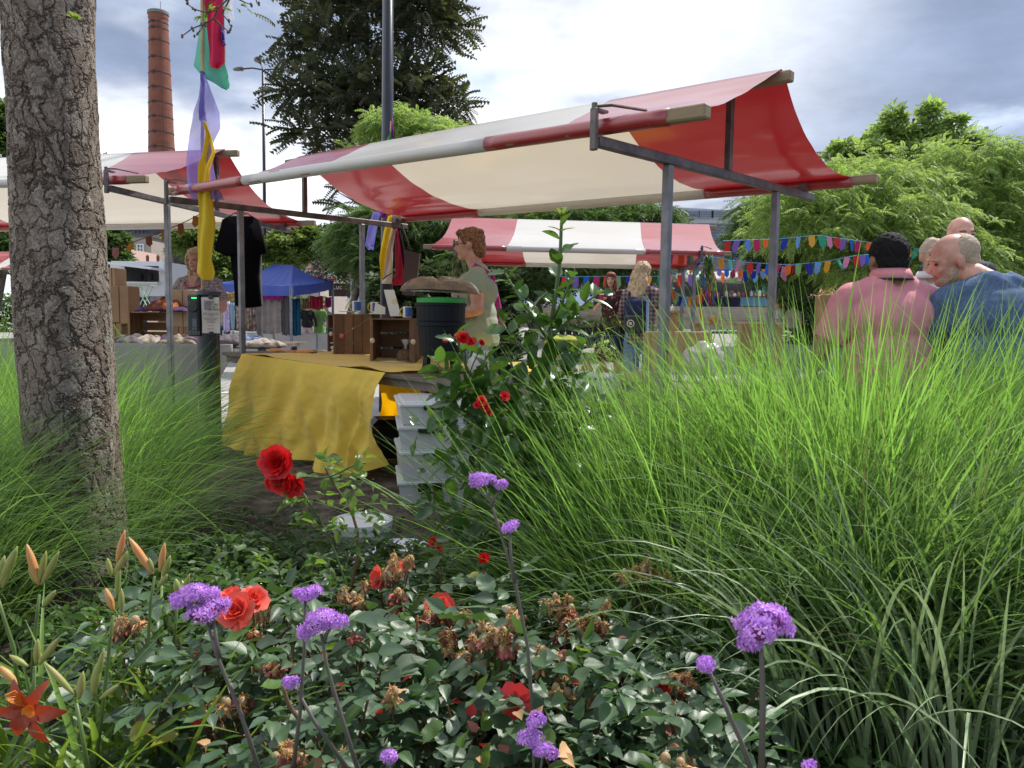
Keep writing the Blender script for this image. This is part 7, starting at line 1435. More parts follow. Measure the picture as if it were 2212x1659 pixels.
def shoot(px_list, y, n, ls, parent, rs, stem_r=.006, m=None, phyl=2.4, up=.45, start=.05, sten=True):
    C = np.array([at(a, b, y + (c[0] if c else 0)) for a, b, *c in px_list]); cum = np.concatenate([[0], np.cumsum(np.linalg.norm(np.diff(C, axis=0), axis=1))])
    if sten: g = G(); g.tube(C, np.linspace(stem_r, stem_r * .45, len(C)), 7); obj('stem', g, M_hst, parent, smooth=True)
    s_ = np.linspace(start, 1, n) * cum[-1]; P = np.stack([np.interp(s_, cum, C[:, k]) for k in range(3)], axis=1); T = np.gradient(C, axis=0); Tn = np.stack([np.interp(s_, cum, T[:, k]) for k in range(3)], axis=1); Tn /= np.linalg.norm(Tn, axis=1)[:, None]
    a = np.arange(n) * phyl + rs.rand() * 6; e1 = np.cross(Tn, [0, 1.0, 0.1]); e1 /= np.linalg.norm(e1, axis=1)[:, None]; e2 = np.cross(Tn, e1)
    D = e1 * np.cos(a)[:, None] + e2 * np.sin(a)[:, None] + Tn * (up + .3 * rs.rand(n))[:, None] + [0, 0, .1]
    return P + D * .004, D, ls * rs.uniform(.75, 1.2, n) * np.clip(1.25 - .5 * s_ / cum[-1], .6, 1.2)
hl = thing('holly_bush', 'tall holly bush with a single upright shoot in front of the third stall', 'holly', (at(1190, 1100, 2.35)[0], 2.35, 0))
rs = np.random.RandomState(3); allP = []
ysh = 2.35
S_ = [([(1190, 1150), (1185, 1000), (1182, 880), (1185, 780), (1190, 700), (1200, 640), (1210, 560), (1212, 500), (1214, 462)], 0, 32, .062, .010),
      ([(1188, 740), (1160, 700, -.03), (1120, 640, -.05), (1092, 590, -.05)], 0, 20, .052, .005), ([(1190, 730), (1230, 690, .02), (1270, 650, .03), (1300, 630, .02)], 0, 18, .052, .005), ([(1190, 700), (1215, 650, -.06), (1235, 600, -.08)], 0, 12, .048, .004),
      ([(1186, 800), (1140, 760, -.06), (1100, 720, -.08), (1080, 690, -.05)], 0, 16, .052, .005), ([(1186, 830), (1230, 800, -.05), (1255, 760, -.06), (1262, 735, -.06)], 0, 16, .052, .005), ([(1188, 860), (1140, 840, -.04), (1110, 800, -.06), (1098, 770, -.06)], 0, 16, .054, .005),
      ([(1190, 930), (1130, 900, -.1), (1060, 860, -.14), (1010, 800, -.16), (990, 740, -.16), (985, 728, -.16)], 0, 34, .056, .007), ([(1080, 880, -.12), (1060, 830, -.2), (1048, 780, -.22), (1050, 760, -.22)], 0, 20, .055, .005), ([(1050, 860, -.14), (1000, 850, -.2), (965, 810, -.22), (940, 780, -.22)], 0, 20, .055, .005), ([(1030, 900, -.14), (985, 880, -.2), (955, 850, -.22)], 0, 16, .055, .005),
      ([(1190, 900), (1230, 860, -.05), (1240, 820, -.08), (1225, 780, -.1)], 0, 20, .055, .005), ([(1190, 960), (1240, 930, -.05), (1270, 900, -.06), (1290, 870, -.06)], 0, 18, .055, .005), ([(1150, 950, -.1), (1100, 930, -.2), (1060, 900, -.25)], 0, 20, .06, .005), ([(1170, 1010, -.1), (1110, 1000, -.2), (1040, 970, -.25), (990, 940, -.25)], 0, 26, .058, .006), ([(1180, 1060, -.1), (1100, 1060, -.2), (1010, 1040, -.25), (950, 1000, -.25)], 0, 28, .056, .006), ([(1180, 1120, -.1), (1080, 1120, -.2), (980, 1110, -.25), (930, 1090, -.22)], 0, 26, .055, .006), ([(1160, 1160, -.1), (1060, 1180, -.15), (980, 1160, -.2)], 0, 22, .055, .006)]
PP, DD, SS = [], [], []
for c, _, n, ls, sr in S_:
    a, b, s_ = shoot(c, ysh, int(n * .8), ls, hl, rs, sr); PP.append(a); DD.append(b); SS.append(s_)
n = 200; C0 = np.array([at(1130, 1010, ysh + .05)]); q = rs.normal(size=(n, 3)) * [.16, .12, .16]; PP.append(C0 + q); DD.append(rs.normal(size=(n, 3)) + [0, -.6, .3]); SS.append(.050 * rs.uniform(.7, 1.2, n))
n = 40; C0 = np.array([at(1010, 1000, ysh - .05)]); q = rs.normal(size=(n, 3)) * [.09, .10, .15]; PP.append(C0 + q); DD.append(rs.normal(size=(n, 3)) + [0, -.6, .3]); SS.append(.050 * rs.uniform(.7, 1.2, n))
place_leaves(np.concatenate(PP), np.concatenate(DD), np.concatenate(SS) * 1.42, hol_t, L_hol, hl, rs, 285, 'hol')
tipP = np.array([at(1213, 470, ysh)] * 5 + [at(1212, 500, ysh)] * 3); D = np.array([(-.3, -.2, 1), (.25, -.3, 1), (0, .2, 1.2), (.5, 0, .8), (-.5, 0, .7), (1, -.2, .5), (-1, -.1, .6), (.6, -.6, .3)]); 
for i in range(8):
    V, F = inst(leaf_tpl(.034 if i < 5 else .045, .018)[0], leaf_tpl()[1], frames(D[i:i + 1]), tipP[i:i + 1]); np_mesh('young_leaf', V, F, L_holy, hl, smooth=True)

# ------------------------------------------------------------------ flowers
def petal_tpl(w_=1.0, cup=.5, refl=.0, n=4, notch=.08):
    V = []; 
    for j in range(n + 1):
        t = j / n; hw = .5 * w_ * (math.sin(math.pi * min(.80, t * .62 + .12)) ** .9) * (1 if t < .85 else .86)
        for i in (-2, -1, 0, 1, 2): s_ = i / 2; V.append((hw * s_, t * (1 - notch * (1 - abs(s_)) * (t > .9)) - .05 * s_ * s_ * t, cup * (t ** 1.4) * .5 - refl * t ** 3 + cup * .22 * s_ * s_ * (1 - .3 * t) + .03 * math.sin(s_ * 7 + t * 5)))
    F = [(j * 5 + i, j * 5 + i + 1, j * 5 + i + 6, j * 5 + i + 5) for j in range(n) for i in range(4)]; return np.array(V), np.array(F)
M_cor = mat('coral_petal', (.78, .085, .075), .5, island=.12, island2=(.82, .15, .10), trans=.35, tcol=(.95, .14, .09)); M_rdp = mat('red_petal', (.60, .008, .010), .5, island=.25, trans=.3, tcol=(.8, .01, .01)); M_crp = mat('rose_red_petal', (.62, .03, .035), .5, island=.2, trans=.3, tcol=(.85, .05, .04))
M_wth = mat('withered_petal', (.58, .37, .19), .85, island=.4, island2=(.36, .19, .09), trans=.2); M_wthp = mat('withered_pink_petal', (.42, .11, .10), .8, island=.35, island2=(.32, .16, .09), trans=.25); M_hip = mat('rose_hip', (.38, .27, .14), .55, var=.2, scale=30); M_sta = mat('dry_stamen', (.42, .23, .07), .9, island=.4); M_ystm = mat('yellow_stamen', (.75, .45, .04), .7)
M_rst = mat('rose_stem', (.12, .07, .035), .6, var=.3, scale=20); M_rstr = mat('reddish_stem', (.24, .075, .035), .6); L_rose = mat('rose_leaf', (.042, .090, .044), .45, island=.32, island2=(.055, .11, .04), trans=.18, tcol=(.13, .28, .04), spec=.8, var=.12, scale=18, bump=.15, bscale=30); L_rosey = mat('yellow_rose_leaf', (.26, .26, .04), .4, island=.3, trans=.3, tcol=(.5, .5, .06)); L_rosel = mat('fresh_rose_leaf', (.075, .15, .03), .35, island=.3, trans=.35, tcol=(.25, .42, .05), spec=.6)
def bloom(c, r, m, parent, rs, layers=((5, 1.0, .25), (5, .85, .55), (5, .62, .9), (4, .42, 1.25)), face=(0, -.5, .85), name='bloom', centre=None, label=None):
    f = np.array(face, float); f /= np.linalg.norm(f); x = np.cross(f, [0, 0, 1.0]); x /= np.linalg.norm(x); y = np.cross(f, x); B = np.stack([x, y, f], axis=1); root = None
    for li, (n, s_, cup) in enumerate(layers):
        V0, F0 = petal_tpl(1.05, cup * .9, .10 if li == 0 else 0); off = rs.rand() * 6
        for q in range(n):
            a = off + q * 2 * math.pi / n + rs.normal() * .12; el_ = .15 + cup * .75 + rs.normal() * .08; M = B @ rotz(a) @ rotx(el_) * (r * s_ * rs.uniform(.9, 1.08)); V = V0 @ M.T + np.array(c) + B @ (rotz(a) @ np.array([0, r * .03, -.04 * li * r]))
            if root is None: root = np_mesh(name, V, F0, m, parent, smooth=True)
            else: np_mesh('petal', V, F0, m, root, smooth=True, base=wloc(parent))
    if label: root['label'] = label
    if centre:
        n = 16; P = np.array([c] * n) + (B @ np.vstack([rs.normal(size=n) * r * .10, rs.normal(size=n) * r * .10, np.full(n, r * .12)])).T; g = G()
        for p in P: g.ell(p, (r * .035,) * 3, 5, 4)
        o = obj('stamens', g, centre, None); o.parent = root; o.location = np.array(o.location) - wloc(parent); o['kind'] = 'stuff'
    return root
def withered(c, r, parent, rs, pink=False, down=False):
    g = G(); f = np.array([rs.normal() * .4, -.45 + rs.normal() * .3, .7 if not down else -.2]); f /= np.linalg.norm(f); c = np.array(c)
    g.ell(c, (r * .32, r * .32, r * .42), 10, 8); h = obj('seed_head', g, M_hip, parent, smooth=True)
    n = 44; P = c + f * r * .34 + rs.normal(size=(n, 3)) * r * .14; D = f + rs.normal(size=(n, 3)) * .9; V, F = inst(*leaf_tpl(.34 * r, .09 * r, 1, 2), frames(D), P); o = np_mesh('dry_stamens', V, F, M_sta, h, base=wloc(parent) + np.array(h.location)); o['kind'] = 'stuff'
    n = 11 if not pink else 14; x = np.cross(f, [0, 0, 1.0]); x /= np.linalg.norm(x); y = np.cross(f, x); a = rs.rand(n) * 6.28; D = (np.cos(a)[:, None] * x + np.sin(a)[:, None] * y) * .8 - [0, 0, .8] + rs.normal(size=(n, 3)) * .3
    tp = leaf_tpl(r * (1.0 if pink else .95), r * (.62 if pink else .34), 2, 5, fold=-.5, curl=.3, wave=.5); V, F = inst(*tp, frames(D, roll=rs.normal(size=n)), np.repeat(c[None] + f * r * .25, n, 0)); np_mesh('withered_petal', V, F, M_wthp if pink else M_wth, h, smooth=True, base=wloc(parent) + np.array(h.location))
def stalk(parent, pts, y, r0, r1, m, nm='stem', thorns=0):
    C = np.array([at(a, b, y + (c[0] if c else 0)) for a, b, *c in pts]); g = G(); 
    q = np.linspace(0, 1, 12); idx = np.linspace(0, 1, len(C)); Cs = np.stack([np.interp(q, idx, C[:, k]) for k in range(3)], axis=1)
    for _ in range(2): Cs[1:-1] = (Cs[:-2] + 2 * Cs[1:-1] + Cs[2:]) / 4
    g.tube(Cs, np.linspace(r0, r1, 12), 7); return obj(nm, g, m, parent, smooth=True)
def compound(P, D, ls, rs):
    """five leaflets of a rose leaf"""
    n = len(P); D = D / np.linalg.norm(D, axis=1)[:, None]; side = np.cross(D, [0, 0, 1.0]); side /= np.linalg.norm(side, axis=1)[:, None] + 1e-6; Pl, Dl, Sl, = [], [], []
    for (al, sd_, sc_) in ((1.55, 0, 1.0), (1.15, 1, .85), (1.15, -1, .85), (.45, 1, .62), (.45, -1, .62)):
        Pl.append(P + D * (ls * al)[:, None] + side * (ls * .10 * sd_)[:, None]); Dl.append(D * (.55 if sd_ else 1) + side * sd_ * .95 + rs.normal(size=(n, 3)) * .10 - [0, 0, .12]); Sl.append(ls * sc_ * rs.uniform(.9, 1.1, n))
    return np.concatenate(Pl), np.concatenate(Dl), np.concatenate(Sl)
ros_t = [leaf_tpl(1.12, .74, 2, 9, fold=.30, curl=.12, serr=.045, pt=True), leaf_tpl(1.15, .70, 2, 9, fold=.42, curl=.25, serr=.045, pt=True), leaf_tpl(1.1, .80, 2, 9, fold=.20, curl=-.06, wave=.16, serr=.045, pt=True)]
gb_ = 'low rose bushes in the front of the bed'
def rose_bush(label, cx, cy, rx, ry, h, ncomp, ls, seed, m=L_rose, nmax=270, hmin=.15):
    rs = np.random.RandomState(seed); t = thing('rose_bush', label, 'rose bush', (cx, cy, 0), group=gb_)
    a = rs.rand(ncomp) * 6.283; r_ = np.sqrt(rs.rand(ncomp)); x = cx + rx * r_ * np.cos(a); y = cy + ry * r_ * np.sin(a)
    top = h * (1 - .22 * r_ ** 2) + .05 * np.array([mnoise.noise(Vector((p * 6, q * 6, seed))) for p, q in zip(x, y)]); z = top * (1 - (rs.rand(ncomp) ** 1.8) * .62)
    D = np.stack([np.cos(a) * .5 + rs.normal(size=ncomp) * .8, np.sin(a) * .5 - .35 + rs.normal(size=ncomp) * .8, .10 + rs.normal(size=ncomp) * .35], axis=1)
    P, D2, S = compound(np.stack([x, y, z], axis=1), D, np.full(ncomp, ls) * rs.uniform(.75, 1.25, ncomp), rs)
    n = np.random.RandomState(seed).normal(size=(len(P), 3)) * .35 + [0, 0, 1]
    place_leaves(P, D2, S, ros_t, m, t, rs, nmax, 'ros', ups=n, rollv=.25)
    for k in range(26):
        e = np.array([cx + rx * .8 * rs.uniform(-1, 1), cy + ry * .8 * rs.uniform(-1, 1), h * rs.uniform(.6, .95)]); b = np.array([cx + rs.normal() * rx * .35, cy + rs.normal() * ry * .4, .02]); g = G(); g.tube([b, (b + e) / 2 + rs.normal(size=3) * .02, e], [.0045, .0035, .002], 5); obj('cane', g, M_rst, t)
    return t
rb = [rose_bush('rose bush at the lower left with coral blooms beside the daylilies', -.62, 1.45, .26, .24, .50, 150, .040, 21), rose_bush('rose bush below the purple verbena heads left of the middle', -.33, 1.28, .24, .24, .50, 170, .040, 22), rose_bush('rose bush in the middle foreground full of withered flowers', -.02, 1.34, .26, .26, .48, 190, .041, 23), rose_bush('rose bush in the foreground right of the middle with one open red bloom', .22, 1.22, .22, .22, .44, 170, .041, 24),
      rose_bush('rose bush at the foot of the ornamental grass with two deep red blooms', .36, 1.46, .16, .22, .42, 110, .040, 25), rose_bush('rose bush in the second row under the coral blooms', -.22, 1.72, .34, .22, .46, 150, .038, 26), rose_bush('second row rose bush near the grass', .18, 1.75, .26, .20, .43, 120, .038, 27), rose_bush('nearest rose bush along the lower edge of the view', -.10, 1.02, .36, .12, .42, 130, .040, 28)]
def top_bush(px): return rb[0] if px < 440 else rb[1] if px < 700 else rb[2] if px < 1080 else rb[3] if px < 1330 else rb[4]
rs = np.random.RandomState(77)
# open coral and red blooms
for (px, py, y, r, m, face, lb, lay) in [(512, 1322, 1.35, .040, M_cor, (0, -.75, .6), 'full coral bloom touching the purple verbena', None), (545, 1298, 1.40, .032, M_cor, (.5, -.4, .7), 'coral bloom behind the full one', None), (500, 1290, 1.42, .026, M_cor, (-.3, -.2, 1), 'small half open coral bloom', None),
        (948, 1312, 1.55, .036, M_cor, (.35, -.75, .45), 'coral bloom with pointed petals right of the middle', None), (822, 1248, 1.72, .032, M_cor, (-.7, -.5, .2), 'coral pink bloom behind withered heads', ((5, 1, .3), (4, .8, .6))), (858, 1232, 1.74, .026, M_cor, (.5, -.3, .6), 'small coral pink bloom among withered heads', ((5, 1, .3), (3, .8, .6))),
        (1118, 1515, 1.18, .032, M_crp, (-.3, -.8, .5), 'open rose red bloom with yellow centre', ((5, 1, .25),)), (1428, 1490, 1.32, .030, M_crp, (-.4, -.7, .5), 'upper deep red bloom near the grass', ((5, 1, .3), (4, .7, .6))), (1440, 1562, 1.30, .031, M_crp, (0, -.9, .4), 'lower deep red bloom near the grass', ((5, 1, .25), (4, .7, .5)))]:
    b = top_bush(px); c = at(px, py, y); bloom(c, r, m, b, rs, layers=lay or ((5, 1.0, .25), (5, .85, .55), (5, .62, .9), (4, .42, 1.25)), face=face, centre=M_ystm if 'yellow' in lb or 'lower' in lb else None, label=lb)
    stalk(b, [(px, py + 8), (px + 6, py + 70, .02), (px + 2, py + 190, .05)], y + .01, .0022, .0032, M_rst)
# withered heads, singly and in clusters
for (px, py, y, n, sp, pk) in [(283, 1348, 1.35, 6, 30, .7), (570, 1330, 1.5, 2, 12, .2), (440, 1418, 1.35, 2, 16, .5), (455, 1520, 1.2, 3, 24, .3), (500, 1530, 1.2, 3, 22, .6), (345, 1560, 1.25, 2, 14, 1), (760, 1290, 1.65, 4, 26, .3), (790, 1262, 1.7, 1, 4, 0), (850, 1225, 1.68, 6, 34, .4), (880, 1290, 1.6, 3, 20, .9), (930, 1330, 1.5, 2, 14, 1), (1075, 1350, 1.5, 2, 10, 0), (1010, 1400, 1.35, 6, 40, .3), (1075, 1385, 1.3, 4, 30, .6), (1110, 1335, 1.38, 3, 24, .1), (1045, 1372, 1.4, 3, 24, .5), (1215, 1310, 1.55, 5, 30, .7), (1250, 1350, 1.5, 5, 32, .8), (1180, 1430, 1.3, 4, 34, .3), (1290, 1345, 1.5, 3, 18, .1), (1310, 1300, 1.55, 1, 4, 0), (845, 1500, 1.15, 2, 10, .1), (1345, 1445, 1.4, 2, 10, .4), (1215, 1500, 1.25, 3, 18, .4), (1470, 1478, 1.3, 3, 20, .3), (1280, 1510, 1.25, 1, 6, 0), (600, 1630, 1.05, 3, 24, .4), (650, 1640, 1.05, 2, 16, .6), (740, 1635, 1.08, 2, 14, .5), (1460, 1645, 1.1, 3, 22, .2), (610, 1445, 1.25, 2, 30, 1), (1380, 1235, 1.8, 5, 36, 0), (1445, 1240, 1.8, 3, 22, 0), (555, 1375, 1.4, 1, 4, .3), (770, 1375, 1.45, 2, 18, .8), (990, 1340, 1.5, 2, 16, .5)]:
    b = top_bush(px); 
    n = int(n * 1.5 + .6); sp = sp * 1.1
    for k in range(n):
        dx, dy = rs.uniform(-sp, sp), rs.uniform(-sp, sp) * .7; yy = y + rs.uniform(-.03, .03); r = rs.uniform(.018, .027); c = at(px + dx, py + dy, yy); withered(c, r, b, rs, pink=rs.rand() < pk, down=rs.rand() < .3)
        stalk(b, [(px + dx, py + dy + 8), (px + dx * .5, py + sp + 34, .01), (px, py + sp + 120, .04)], yy + .008, .0014, .0022, M_rst, 'flower_stalk')
# fallen single petals, yellow and fresh leaves among the dark ones
for k in range(46):
    px, py = rs.uniform(270, 1480), rs.uniform(1380, 1650); y = 1.05 + (1659 - py) / 330 * .45; V, F = inst(*leaf_tpl(.022, .018, 2, 4, curl=.3), frames(rs.normal(size=(1, 3))), [at(px, py, y)]); np_mesh('petal', V, F, [M_wthp, M_wth, M_crp][k % 3], top_bush(px), smooth=True)
def extra_leaves(pts, m, ls, parentf, n=6):
    for (px, py, y) in pts:
        b = parentf(px); P = np.array([at(px, py, y)] * n) + rs.normal(size=(n, 3)) * .02; D = rs.normal(size=(n, 3)) + [0, -.4, .2]; nrm = rs.normal(size=(n, 3)) * .4 + [0, 0, 1]; place_leaves(P, D, np.full(n, ls) * rs.uniform(.7, 1.2, n), ros_t, m, b, rs, 400, 'ros' + m.name, ups=nrm, rollv=.3)
extra_leaves([(430, 1560, 1.25), (330, 1610, 1.15), (560, 1640, 1.1), (470, 1480, 1.3)], L_rosey, .04, top_bush, 3)
extra_leaves([(870, 1330, 1.5), (1090, 1400, 1.3), (1250, 1400, 1.4), (640, 1480, 1.2), (1000, 1560, 1.1), (1360, 1460, 1.35), (700, 1370, 1.45), (930, 1400, 1.4), (520, 1420, 1.35), (1180, 1620, 1.05), (760, 1580, 1.15)], L_rosel, .040, top_bush, 5)
extra_leaves([(380, 1500, 1.3), (620, 1560, 1.15), (820, 1420, 1.35), (960, 1470, 1.25), (1130, 1570, 1.1), (1300, 1420, 1.4), (1220, 1640, 1.05), (700, 1650, 1.05), (540, 1450, 1.3)], M_wth, .032, top_bush, 2)
# reddish young thorny shoot in the middle
b = rb[2]; stalk(b, [(902, 1330), (898, 1420), (895, 1490)], 1.42, .0022, .004, M_rstr, 'young_shoot')
for k in range(9):
    V, F = inst(*leaf_tpl(.026, .006, 1, 4, curl=.4), frames(np.array([[(-1) ** k, -.3, .25]])), [at(900, 1340 + k * 16, 1.415)]); np_mesh('young_leaf', V, F, M_rstr, b, smooth=True)
stalk(b, [(1135, 1330), (1120, 1370), (1070, 1440), (1055, 1520), (1030, 1560)], 1.33, .003, .0045, M_rst, 'cane'); stalk(rb[0], [(308, 1385), (330, 1440), (372, 1490), (410, 1545)], 1.33, .003, .004, M_rst, 'cane'); stalk(rb[1], [(610, 1480), (625, 1530), (680, 1590), (700, 1640)], 1.1, .003, .004, M_rst, 'cane')
# red bud on a thin stem, red climbing rose in front of the stall
bd = thing('single_rose', 'thin rose stem with one red bud and a yellow leaf in front of the grass', 'rose', tuple(at(1040, 1420, 1.7)))
V0, F0 = petal_tpl(1.0, .2); c = at(1045, 1215, 1.7)
for k in range(5): np_mesh('petal', (V0 @ (rotz(k * 1.257) @ rotx(1.35) * .027).T) + c - [0, 0, .004], F0, M_rdp, bd, smooth=True)
g = G(); g.ell(c - [0, 0, .006], (.007, .007, .010), 8, 6); obj('sepal', g, M_hst, bd, smooth=True); withered(at(1040, 1246, 1.7), .014, bd, rs); stalk(bd, [(1045, 1225), (1044, 1280), (1035, 1330), (1030, 1420)], 1.7, .0016, .0024, M_rst)
V, F = inst(*leaf_tpl(.030, .022), frames(np.array([[-.6, -.4, -.2]])), [at(1034, 1236, 1.7)]); np_mesh('leaf', V, F, L_rosey, bd, smooth=True)
rc = thing('rose_bush', 'tall rose shoot with a cluster of bright red double roses before the yellow cloth', 'rose bush', (at(700, 1200, 1.75)[0], 1.85, 0))
for (px, py, r) in ((598, 1000, .043), (612, 1040, .034), (632, 1050, .026), (590, 1045, .020)):
    bloom(at(px, py, 1.70), r, M_rdp, rc, rs, layers=((7, 1, .05), (7, .9, .28), (6, .74, .5), (6, .55, .8), (5, .36, 1.1)), face=(-.2 + (px > 620) * .5, -.9, .35 - (py > 1030) * .4), name='bloom')
stalk(rc, [(618, 1025), (660, 1030), (712, 1035), (760, 1005), (790, 1000)], 1.74, .002, .0022, M_hst); stalk(rc, [(745, 1320), (790, 1150), (730, 1060), (712, 1030), (700, 1005)], 1.78, .004, .0022, M_rst); stalk(rc, [(770, 1330), (720, 1180), (690, 1120), (655, 1065)], 1.78, .003, .002, M_hst)
PP = [];
for (px, py) in ((648, 1035), (680, 1028), (700, 1008), (712, 1005), (735, 1000), (755, 1012), (762, 1025), (700, 1050), (640, 1090), (655, 1105), (675, 1080), (720, 1080), (745, 1070), (730, 1105), (705, 1100), (690, 1130), (760, 1100), (770, 1060), (745, 1140), (715, 1150), (780, 1130), (800, 1090), (650, 1065), (808, 1040), (785, 1010)): PP.append(at(px, py, 1.76 + rs.uniform(-.05, .05)))
PP = np.array(PP); P, D, S = compound(PP, rs.normal(size=PP.shape) + [0, -.3, -.15], np.full(len(PP), .030), rs); place_leaves(P, D, S, ros_t, L_rosel, rc, rs, 130, 'rosl', ups=rs.normal(size=P.shape) * .4 + [0, 0, 1], rollv=.3)
# red mini roses at the holly
rr_ = thing('rose_bush', 'red miniature roses growing up between the holly and the black bin', 'rose bush', (at(1020, 900, 2.6)[0], 2.6, 0))
for (px, py, r, y) in ((1000, 730, .028, 2.2), (1018, 738, .020, 2.2), (990, 726, .016, 2.2), (1040, 740, .014, 2.2), (962, 735, .012, 2.25), (1040, 866, .020, 2.05), (1048, 880, .018, 2.05), (1055, 890, .016, 2.05), (1030, 875, .014, 2.05), (1090, 856, .020, 2.05), (935, 1170, .020, 2.05), (950, 1185, .014, 2.05)):
    bloom(at(px, py, y), r * .78, M_rdp, rr_, rs, layers=((7, 1, .10), (6, .78, .45), (5, .5, .9)), face=(rs.normal() * .4, -.8, .5))
for pts in ([(1000, 738), (1008, 780), (1000, 850), (1040, 960)], [(1040, 748), (1020, 790), (1008, 830)], [(1050, 885), (1080, 930), (1090, 1000)]): stalk(rr_, pts, 2.22, .0018, .002, M_rst)

# ------------------------------------------------------------------ purple verbena
M_ver = mat('verbena_petal', (.60, .27, .78), .6, island=.2, island2=(.70, .38, .84), trans=.3, tcol=(.6, .3, .85)); M_verd = mat('verbena_calyx', (.20, .03, .14), .7, island=.3); M_vst = mat('verbena_stem', (.10, .13, .07), .6, col2=(.13, .08, .11), scale=10)
def flor_tpl():
    V, F = [], []
    for k in range(5):
        a = k * 1.2566; b = len(V)
        for (r_, da, z) in ((.0, 0, 0), (.6, -.34, .08), (1.0, -.22, .02), (.90, 0, .0), (1.0, .22, .02), (.6, .34, .08)): V.append((r_ * math.cos(a + da), r_ * math.sin(a + da), z))
        F += [(b, b + 1, b + 2, b + 3), (b, b + 3, b + 4, b + 5)]
    return np.array(V), np.array(F)
FT = flor_tpl()
def verbena(label, heads, stems, y, seed):
    rs = np.random.RandomState(seed); t = thing('verbena', label, 'verbena', tuple(at(stems[0][-1][0], stems[0][-1][1], y)), group='purple verbena stems')
    for (px, py, wpx, asp) in heads:
        c = at(px, py, y); rad = wpx * 1.15 / 2 / FPX * y; nsub = max(3, int(wpx / 18)); subs = [(c + np.array([rs.uniform(-1, 1) * rad * .6, rs.uniform(-.6, .6) * rad, rs.uniform(-.4, .5) * rad * asp]), rad * rs.uniform(.45, .62)) for _ in range(nsub)] + [(c, rad * .75)]
        Pn, Dn = [], []
        for sc_, sr in subs:
            n = int(22 * (sr / .012) ** 1.1) + 12; q = rs.normal(size=(n, 3)); q /= np.linalg.norm(q, axis=1)[:, None]; q[:, 2] = np.abs(q[:, 2]) - .25; Pn.append(sc_ + q * [sr, sr, sr * asp] * rs.uniform(.88, 1.06, n)[:, None]); Dn.append(q)
        P = np.concatenate(Pn); D = np.concatenate(Dn); up = frames(D + rs.normal(size=D.shape) * .15); M = np.stack([up[:, :, 0], up[:, :, 2], up[:, :, 1]], axis=2)
        fs_ = np.clip(.0053 * rs.uniform(.8, 1.2, len(P)), 0, 1); V, F = inst(*FT, M * fs_[:, None, None], P); h = np_mesh('flower_head', V, F, M_ver, t)
        g = G(); n2 = 0
        base = wloc(t)
        Pc = P - D / np.linalg.norm(D, axis=1)[:, None] * .0055; V, F = inst(*leaf_tpl(.007, .003, 1, 2), frames(D), Pc - D / np.linalg.norm(D, axis=1)[:, None] * .004); o = np_mesh('calyx', V, F, M_verd, h, base=base); o['kind'] = 'stuff'
        for sc_, sr in subs: g.ell(sc_ - [0, 0, sr * .1], (sr * .62, sr * .62, sr * .5 * asp), 8, 6)
        o = obj('flower_base', g, M_verd, None, smooth=True); o.parent = h; o.location = np.array(o.location) - base
    for s_ in stems:
        C = np.array([at(a, b, y) for a, b in s_]); g = G(); w0 = .0011 + .0008 * (len(s_) > 2); g.tube(C, np.linspace(w0, w0 * 1.7, len(C)), 7); obj('stem', g, M_vst, t, smooth=True)
verbena('large pinkish purple verbena head on a thick stem in front of the dark grass', [(1655, 1340, 120, .8), (1620, 1385, 62, .7), (1690, 1360, 55, .7)], [[(1644, 1385), (1646, 1440), (1648, 1520), (1645, 1670)]], .66, 1)
verbena('small purple verbena head on a slanting stem left of the large one', [(1524, 1434, 46, .7)], [[(1531, 1448), (1560, 1510), (1600, 1600), (1625, 1670)]], .80, 2)
verbena('leftmost group of purple verbena heads beside the coral rose', [(420, 1282, 86, .65), (458, 1318, 80, .7), (396, 1300, 52, .8)], [[(446, 1340), (470, 1420), (520, 1540), (562, 1670)], [(462, 1340), (468, 1390), (474, 1420)]], .95, 3)
verbena('round purple verbena head above the two wider heads', [(659, 1286, 56, .62)], [[(659, 1300), (657, 1400), (648, 1540), (632, 1670)]], 1.0, 4)
verbena('wide purple verbena head with side clusters on a dark stem', [(700, 1338, 84, .5), (668, 1362, 44, .8), (722, 1345, 50, .6)], [[(694, 1370), (706, 1440), (735, 1540), (775, 1670)], [(715, 1352), (706, 1368), (700, 1384)]], .95, 5)
verbena('tiny dark purple verbena head left of the wide one', [(630, 1475, 36, .9)], [[(640, 1488), (680, 1560), (750, 1660)]], 1.0, 6)
verbena('pink purple verbena head with a small side head in front of the grass', [(1043, 1036, 50, .7), (1030, 1046, 26, .9), (1080, 1050, 24, 1.2)], [[(1050, 1056), (1068, 1110), (1090, 1180), (1115, 1270), (1140, 1400), (1150, 1530), (1152, 1560)], [(1038, 1062), (1058, 1080), (1064, 1095)], [(1078, 1062), (1066, 1078), (1062, 1090)]], 1.15, 7)
verbena('single small verbena head below the pink purple one', [(1101, 1139, 34, .6)], [[(1101, 1150), (1103, 1200), (1112, 1260)]], 1.15, 8)
verbena('cluster of purple verbena heads low in the middle of the rose bed', [(1152, 1592, 56, .8), (1158, 1555, 40, .7), (1178, 1620, 44, .8)], [[(1152, 1610), (1153, 1670)], [(1172, 1635), (1166, 1670)]], .90, 9)
verbena('smallest purple verbena head at the lower edge left of the middle', [(843, 1632, 32, .9)], [[(843, 1645), (842, 1675)]], .95, 10)
verbena('verbena tip just entering at the lower edge below the grass', [(1748, 1657, 26, .7)], [[(1748, 1660), (1748, 1690)]], .8, 11)

